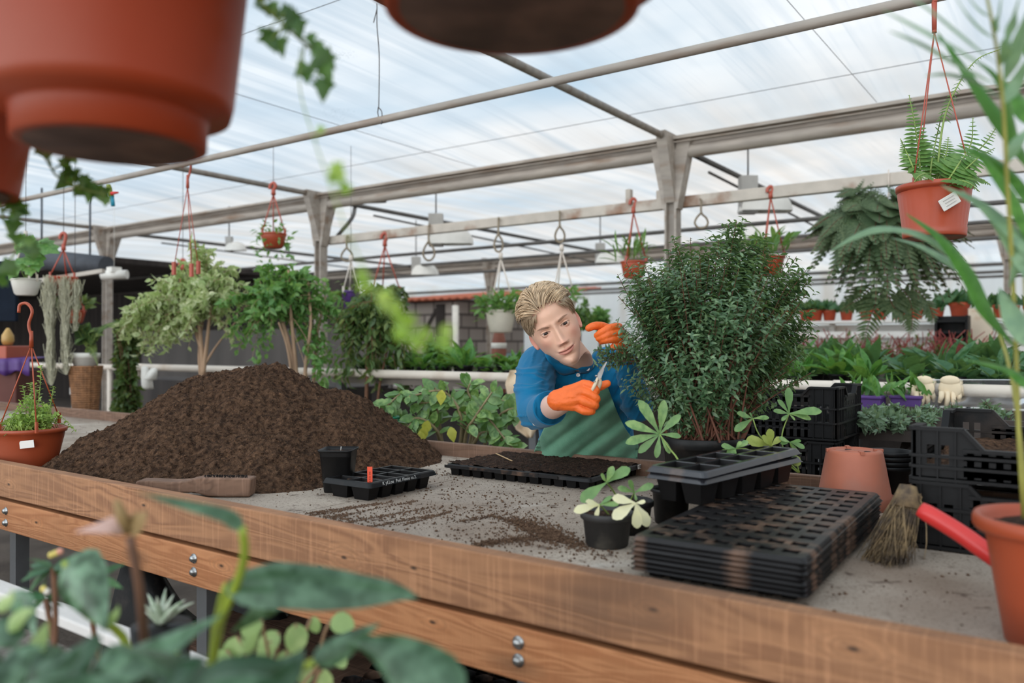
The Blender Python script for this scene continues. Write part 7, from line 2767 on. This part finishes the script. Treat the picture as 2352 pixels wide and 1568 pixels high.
# ------------------------------------------------------------------ the nearest things
GREYB = mat('bed_gravel', lin(134, 124, 116), .95, .25, 30, .6, 60)
CONC = mat('white_concrete_edge', lin(214, 208, 202), .8, .06, 8, .2, 60)
ZN = .78
YN = PZ(0, 1330, ZN)[1]
nb = thing('front_bench', 'low planting bench with a white edge in the near left foreground', 'bench', (-1.6, YN - .5, 0))
o_ = L3(nb)
MB().box(np.array([-1.6, YN - .02, ZN - .010]) - o_, (4.2, .045, .020)).build('edge_rail', CONC, nb, bevel=.004)
MB().box(np.array([-1.6, YN - .44, ZN - .075]) - o_, (4.2, .80, .05)).build('bed', GREYB, nb)
for xx in (-3.4, -1.7, .2):
    for yy in (YN - .06, YN - .8):
        MB().box(np.array([xx, yy, (ZN - .1) / 2]) - o_, (.05, .05, ZN - .1)).build('leg', LEGM, nb)
ZBED = ZN - .05


def bigleaf(m, pts, w, o, face=BACK, fold=.2, prof=None, lv=None, curl=0.0, k=9):
    """broad leaf along (u, v, t) points; w half width in px at its first depth"""
    p = spline([Vt(*q_, o) for q_ in pts], 26)
    T = nrm(np.gradient(p, axis=0))
    S = nrm(np.cross(T, np.asarray(face)))
    N_ = np.cross(S, T)
    f = np.linspace(0, 1, 26)
    pr = prof or [(0, .25), (.08, .75), (.2, 1), (.4, .92), (.62, .62), (.82, .28), (1, .0)]
    hw_ = px(w, pts[0][2]) * np.interp(f, [a for a, b in pr], [b for a, b in pr])
    g = np.linspace(-1, 1, k)
    rows_ = p[:, None] + S[:, None] * (hw_[:, None] * g)[..., None] - N_[:, None] * (hw_[:, None] * (fold * g ** 2 - curl * np.abs(g)))[..., None]
    m.grid(rows_, lv=rng.random() if lv is None else lv)


an = thing('anthurium', 'big glossy-leaved plant with a withered flower in the near left foreground', 'plant', at(430, .86, ZBED))
o_ = L3(an)
m = MB()
up_ = np.array([0, 0, 1.])
for pts_, w, fc in (
        ([(520, 1345, .74), (640, 1335, .74), (800, 1350, .74), (905, 1358, .73), (965, 1374, .72)], 62, BACK * .72 + up_ * .8),
        ([(150, 1290, .80), (180, 1330, .79), (215, 1390, .78), (245, 1450, .77)], 66, BACK + RIGHT * .15),
        ([(520, 1560, .66), (420, 1530, .64), (330, 1500, .62), (240, 1480, .60)], 46, BACK * .5 + up_),
        ([(230, 1560, .64), (330, 1500, .66), (420, 1455, .68), (520, 1405, .70)], 52, BACK * .5 + up_),
        ([(1060, 1610, .64), (960, 1540, .66), (880, 1490, .68), (800, 1470, .70)], 74, BACK * .9 + up_ * .5),
        ([(720, 1520, .70), (780, 1490, .71), (830, 1455, .72), (878, 1430, .73)], 30, BACK + up_ * .2),
        ([(560, 1600, .62), (620, 1560, .64), (670, 1520, .66), (700, 1488, .68)], 62, BACK * .8 + up_ * .6),
        ([(100, 1600, .62), (150, 1540, .64), (190, 1490, .66), (225, 1450, .68)], 54, BACK * .8 + up_ * .5),
        ([(-20, 1480, .70), (20, 1440, .71), (50, 1420, .72), (80, 1415, .73)], 44, BACK * .9 + up_ * .5),
        ([(300, 1620, .58), (220, 1590, .58), (120, 1570, .58), (30, 1580, .58)], 60, BACK * .5 + up_),
        ([(420, 1640, .58), (480, 1590, .58), (560, 1560, .59), (640, 1556, .60)], 56, BACK * .5 + up_),
        ([(640, 1385, .76), (600, 1400, .77), (560, 1430, .78), (530, 1452, .79)], 22, BACK + up_ * .3),
        ([(-20, 1570, .62), (20, 1540, .63), (60, 1500, .64), (110, 1480, .65)], 40, BACK * .8 + up_ * .4),
        ([(20, 1400, .78), (50, 1380, .78), (70, 1420, .77), (80, 1470, .76)], 26, BACK)):
    bigleaf(m, pts_, w, o_, nrm(fc), .25)
for k in range(26):
    u0, v0 = rng.random() * 520 - 60, 1490 + rng.random() * 120
    t0 = .60 + .16 * rng.random()
    du, dv = rng.normal() * 110, -30 - 60 * rng.random()
    bigleaf(m, [(u0, v0 + 40, t0), (u0 + du * .35, v0 + dv * .3 + 30, t0), (u0 + du * .7, v0 + dv * .7 + 25, t0 + .01), (u0 + du, v0 + dv + 40, t0 + .02)], 30 + 26 * rng.random(), o_, nrm(BACK * (.4 + .6 * rng.random()) + up_ * .7 + rng.normal(size=3) * .25), .25)
bigleaf(m, [(556, 1215, .70), (520, 1180, .70), (430, 1156, .70), (305, 1128, .70)], 22, o_, nrm(BACK * .6 + up_), .3, [(0, .4), (.15, .9), (.4, 1), (.75, .6), (1, 0)])
m.build('leaves', L_ANTH, an)
m = MB()
for pts_, w in (([(70, 1500, .72), (85, 1480, .72), (100, 1450, .72), (112, 1425, .72)], 22), ([(20, 1450, .70), (40, 1420, .70), (62, 1405, .70), (84, 1402, .70)], 18), ([(-10, 1400, .7), (10, 1385, .7), (24, 1372, .7), (30, 1350, .7)], 16),
                ([(560, 1500, .72), (575, 1470, .72), (588, 1452, .72), (600, 1440, .72)], 18), ([(240, 1440, .78), (256, 1420, .78), (268, 1405, .78), (272, 1388, .78)], 12), ([(330, 1500, .7), (370, 1490, .7), (400, 1500, .7), (420, 1520, .7)], 20)):
    bigleaf(m, pts_, w, o_, nrm(BACK + up_ * .3), .2)
m.build('young_leaves', L_PEP, an, label='yellowish green young leaves')
m = MB()
for pts_ in ([(556, 1212, .70), (562, 1270, .71), (548, 1330, .73), (510, 1420, .76), (486, 1520, .82)], [(520, 1345, .74), (505, 1400, .78), (490, 1500, .84)], [(150, 1290, .80), (190, 1400, .82), (300, 1520, .86)], [(720, 1520, .70), (640, 1560, .78), (540, 1600, .84)]):
    p = spline([Vt(*q_, o_) for q_ in pts_] + [np.array([rng.normal() * .05, rng.normal() * .04, .0])], 20)
    m.tube(p, np.linspace(.0035, .005, 20), 7)
m.build('stems', mat('lime_stem', lin(150, 166, 52), .45), an)
fl = MB()
p = spline([Vt(q_[0], q_[1], q_[2], o_) for q_ in ((298, 1235, .74), (318, 1340, .75), (330, 1460, .78), (335, 1540, .82))] + [np.array([-.06, 0, 0])], 20)
fl.tube(p, np.linspace(.004, .0055, 20), 7)
fl.build('flower_stem', mat('brown_stem', lin(112, 78, 58), .7), an)
fl = MB()
bigleaf(fl, [(298, 1214, .74), (265, 1205, .73), (225, 1212, .72), (168, 1222, .71)], 22, o_, nrm(BACK + up_ * .4), .2)
fl.build('spathe', mat('faded_pink', lin(204, 168, 156), .6, .1, 20), an, label='faded pink half of the withered spathe')
fl = MB()
bigleaf(fl, [(290, 1216, .74), (310, 1202, .735), (325, 1188, .73), (338, 1172, .73)], 26, o_, nrm(BACK + up_ * .4), .2)
fl.tube([Vt(296, 1222, .74, o_), Vt(280, 1185, .735, o_), Vt(268, 1150, .73, o_)], [.005, .006, .003], 8)
fl.build('withered_spadix', mat('withered_brown', lin(142, 116, 74), .7, .1, 20), an)

pe = thing('round_leaf_plant', 'pale round-leaved plant in front of the lower table plank', 'plant', at(640, .98, ZBED))
o_ = L3(pe)
m, w = MB(), MB()
for k, (u_, v_, s_, dr) in enumerate(((520, 1500, 42, (-.4, -.8)), (545, 1470, 40, (-.2, -1)), (600, 1430, 34, (-.8, -.6)), (680, 1440, 44, (.1, -1)), (640, 1460, 40, (-.6, -.6)), (715, 1425, 26, (.5, -.9)), (760, 1432, 40, (1, -.1)), (560, 1520, 40, (.3, -1)), (660, 1500, 42, (0, -1)),
                                      (600, 1530, 40, (.2, -1)), (700, 1530, 34, (.1, -1)), (740, 1545, 36, (.3, -1)), (515, 1545, 34, (-.2, -1)), (620, 1480, 34, (-.3, -.9)), (770, 1500, 30, (.5, -.7)))):
    d_ = RIGHT * dr[0] + UP * dr[1] + BACK * .35
    a_ = Vt(u_, v_ - 8, .98 + .03 * rng.normal(), o_)
    m.scatter(ROUND, [a_], [d_], [nrm(BACK + np.array([0, 0, .6]) + rng.normal(size=3) * .2)], [px(s_ * 1.5, .98)], 1.0)
    w.tube(bez(np.array([rng.normal() * .03, rng.normal() * .03, 0]), a_ * .6 + [0, 0, .05], a_, 8), .002, 5)
m.build('foliage', L_PEP, pe)
w.build('stems', mat('pinkish_stem', lin(150, 116, 84), .6), pe)

eu = thing('crown_of_thorns', 'spiny plant with narrow leaves and small yellow pink flowers at the left edge rail', 'plant', at(150, 1.06, ZBED))
o_ = L3(eu)
m, w, f1 = MB(), MB(), MB()
for c_, tips in (((122, 1302), [(62, 1290), (56, 1308), (56, 1326), (62, 1342), (70, 1276), (176, 1272), (182, 1290), (172, 1330), (84, 1356)]), ((215, 1325), [(262, 1308), (280, 1345), (255, 1360), (185, 1350), (240, 1300)]), ((105, 1375), [(62, 1382), (120, 1405), (150, 1390), (40, 1360)])):
    c0 = Vt(*c_, 1.06, o_)
    for u_, v_ in tips:
        e_ = Vt(u_, v_, 1.06 + rng.normal() * .03, o_)
        m.scatter(LANCE, [c0], [e_ - c0], [nrm(BACK * .6 + np.array([0, 0, .8]))], [np.linalg.norm(e_ - c0)], 1.0)
        m.scatter(LANCE, [c0], [e_ - c0 + rng.normal(size=3) * .02], [nrm(BACK * .6 + np.array([0, 0, .8]))], [np.linalg.norm(e_ - c0) * .85], 1.0)
    w.tube(bez(np.array([rng.normal() * .03, rng.normal() * .03, 0]), c0 * .5 + [.01, 0, .02], c0, 8), .0035, 7)
m.build('foliage', L_BEDD, eu)
w.build('stem', BARK, eu)
for u_, v_, c_ in ((118, 1274, 0), (138, 1266, 1), (128, 1270, 0), (200, 1301, 0), (213, 1297, 1), (222, 1300, 1), (100, 1352, 0), (108, 1358, 2)):
    f1.ball(Vt(u_, v_, 1.03, o_), px(8, 1.03), 8, c_)
f1.build('flowers', [mat('pale_yellow_petal', lin(226, 206, 112), .6), mat('pink_petal', lin(232, 164, 140), .6), mat('white_petal', lin(232, 224, 210), .6)], eu)

ha = thing('haworthia', 'small spiky whitish succulent between the near leaves and the table', 'plant', at(372, 1.12, ZBED))
o_ = L3(ha)
m = MB()
c0 = Vt(368, 1432, 1.12, o_)
for u_, v_ in ((330, 1392), (345, 1378), (362, 1384), (378, 1368), (392, 1380), (412, 1390), (428, 1394), (338, 1410), (404, 1408), (355, 1400), (385, 1396)):
    e_ = Vt(u_, v_, 1.12 + rng.normal() * .03, o_)
    e_ = c0 + (e_ - c0) * 1.3
    p = bez(c0, (c0 + e_) / 2 + [0, 0, .006], e_, 8)
    m.tube(p, np.array([.0045, .0048, .0046, .0042, .0036, .0027, .0016, .0003]), 6)
m.build('leaves', mat('pale_succulent', lin(142, 160, 130), .5, .15, 60, col2=lin(196, 202, 184)), ha)
MB().lathe([(0, 0), (.03, 0), (.04, max(.02, c0[2])), (0, max(.02, c0[2]))], 20).build('pot', BLACKP, ha)

# things under the table
bs = MB()
c_ = PY(470, 1390, YF + .35)
rows_ = []
for f in np.linspace(0, 1, 14):
    rows_.append([(c_[0] + (g - .5) * 1.0, YF + .28 + .3 * f + .03 * math.sin(g * 7), 0.001 + .60 * math.sin(f * PI) ** .5 * (.8 + .2 * math.sin(g * 9 + f * 4))) for g in np.linspace(0, 1, 16)])
tag(bs.grid(np.array(rows_)).build('black_sack', BLACKP), 'black plastic sack lying under the table', 'sack')
m = MB()
c_ = PY(1160, 1545, YF + .3)
for i in range(12):
    for j in range(7):
        m.lathe([(.018, 0), (.024, .04)], 6, (c_[0] - .28 + .046 * i + .023 * (j % 2), YF + .12 + .042 * j, c_[2] - .06))
tag(m.build('honeycomb_tray', TRAYP), 'dark honeycomb tray under the table near its front', 'seed tray')
shf2 = MB()
shf2.box((c_[0] - .2, YF + .45, c_[2] - .075), (1.6, .8, .02))
tag(shf2.build('lower_shelf_board', OLDW), 'board shelf under the table carrying the honeycomb tray', 'shelf')


# --- near hanging pots
BASEM = mat('grimy_pot_base', lin(122, 92, 78), .8, .2, 18, dirt=lin(70, 50, 42), dscale=8, dlo=.4, dhi=.7)


def near_pot(lab, u, vb, t, rb, dome, h, cat='flower pot', ring=True):
    """bottom centre seen at (u, vb)"""
    b_ = P(u, vb, t)
    r = thing('hanging_pot', lab, cat, b_)
    s = rb
    pr = [(0, .004), (s * .45, .003), (s * .5, .001), (s * .95, 0), (s, .002), (s * 1.01, .028), (s * 1.04, .034), (s * 1.26, .036), (s * 1.30, .05), (s * dome, h - .035), (s * dome + .002, h - .033), (s * dome + .012, h - .03), (s * dome + .013, h), (s * dome + .006, h), (s * dome - .004, h - .03), (0, h - .03)]
    if not ring:
        pr = [(0, .004), (s * .9, .003), (s, 0), (s * 1.01, .004)] + pr[9:]
    MB().lathe([(0, .0), (s * .88, -.0006), (s * .9, .0015)], 48).build('base', BASEM, r, label='grimy underside')
    MB().lathe(pr, 64).build('pot', TERRAN, r)
    o = L3(r)
    ap_ = b_ + [0, 0, h + .35]
    rim = s * dome + .008
    hanger_parts(r, o, ap_, [b_ + np.array([rim * math.cos(a), rim * math.sin(a), h - .01]) for a in (.5, 2.6, 4.7)], TERRAN, .002, [ap_, ap_ + [.01, 0, .08], ap_ + [0, 0, .16], ap_ + [-.02, 0, .13]], .03, .05)
    MB().tube([ap_ + [0, 0, .155] - o, np.array([ap_[0], ap_[1], film_z(ap_[1])]) - o], .0025, 5).build('cord', WIRE, r)
    return r


TERRAN = mat('glossy_terracotta', lin(156, 58, 26), .42, .06, 4, spec=.3, dirt=lin(150, 72, 48), dscale=3, dlo=.5, dhi=.75)
np1 = near_pot('big glossy terracotta hanging pot at the upper left, ivy trailing from it', 258, 338, .84, .092, 1.48, .235, 'potted plant')
np2 = near_pot('terracotta hanging pot seen from below at the top centre', 1176, 28, .78, .122, 1.3, .20)
np3 = near_pot('terracotta hanging pot cut off by the left edge of the picture', -182, 442, .96, .100, 1.30, .21, 'potted plant', False)


def vine(root, pts, leaves_, m_leaf, size, name, r=.0016, spots=None):
    o = L3(root)
    p = spline([Vt(*q_, o) for q_ in pts], 40)
    w = MB().tube(p, r, 5)
    l = MB()
    for q_ in leaves_:
        u_, v_, s_ = q_[:3]
        t_ = q_[3] if len(q_) > 3 else pts[len(pts) // 2][2]
        d_ = RIGHT * rng.normal() * .7 + UP * (-.6 + rng.normal() * .5) + BACK * .2
        l.scatter(IVY, [Vt(u_, v_, t_, o) - nrm(d_) * px(s_ * .45, t_)], [d_], [nrm(BACK + rng.normal(size=3) * .35)], [px(s_, t_)])
        i = np.argmin(np.linalg.norm(p - Vt(u_, v_, t_, o), axis=1))
        w.tube([p[i], Vt(u_, v_, t_, o)], r * .7, 4)
    g = l.build(name, m_leaf, root)
    w.build('vine', STEMG, root)
    return g


vine(np1, [(520, -130, .80), (580, -30, .80), (612, 20, .82), (655, 60, .84), (700, 100, .86), (738, 140, .88), (748, 190, .88)],
     [(608, 18, 48), (630, 20, 44), (652, 30, 50), (668, 50, 62), (685, 62, 58), (622, 92, 66), (645, 108, 52), (612, 72, 40), (735, 140, 74), (750, 165, 60), (742, 205, 62), (690, 160, 44), (705, 175, 44), (725, 110, 46), (714, 90, 40), (600, -8, 50)], L_IVY, .05, 'ivy_leaves')
vine(np1, [(690, 110, .86), (690, 210, .80), (722, 320, .72), (750, 400, .64), (800, 540, .58), (860, 660, .54), (920, 745, .52), (1000, 780, .50), (1036, 770, .50)],
     [(778, 392, 48, .64), (790, 425, 44, .63), (770, 410, 40, .64), (735, 300, 26, .72), (832, 640, 46, .55), (838, 660, 40, .55), (880, 690, 56, .54), (900, 705, 44, .54), (925, 735, 66, .52), (930, 765, 56, .52), (966, 772, 48, .51), (960, 790, 44, .51), (1026, 768, 44, .50), (1022, 790, 40, .5)],
     L_IVYY, .04, 'young_ivy_leaves', .0007)
vine(np3, [(60, 300, 1.0), (95, 340, 1.04), (112, 375, 1.06), (135, 408, 1.08), (180, 430, 1.08), (240, 446, 1.08)],
     [(92, 348, 34), (112, 350, 36), (150, 372, 44), (160, 365, 34), (145, 420, 48), (172, 405, 46), (192, 420, 44), (205, 445, 46), (222, 440, 44), (180, 440, 40), (235, 455, 38), (212, 428, 34), (160, 395, 40), (246, 440, 26), (236, 432, 26)], L_IVY, .04, 'ivy_leaves')
vine(np3, [(-40, 420, 1.0), (-5, 460, 1.02), (8, 500, 1.04), (24, 540, 1.05), (40, 570, 1.05)],
     [(10, 440, 44), (36, 488, 62), (48, 478, 46), (30, 520, 50), (20, 470, 44), (64, 560, 44), (34, 545, 40), (10, 620, 60), (-6, 640, 50), (66, 575, 50)], L_IVY, .04, 'ivy_leaves')
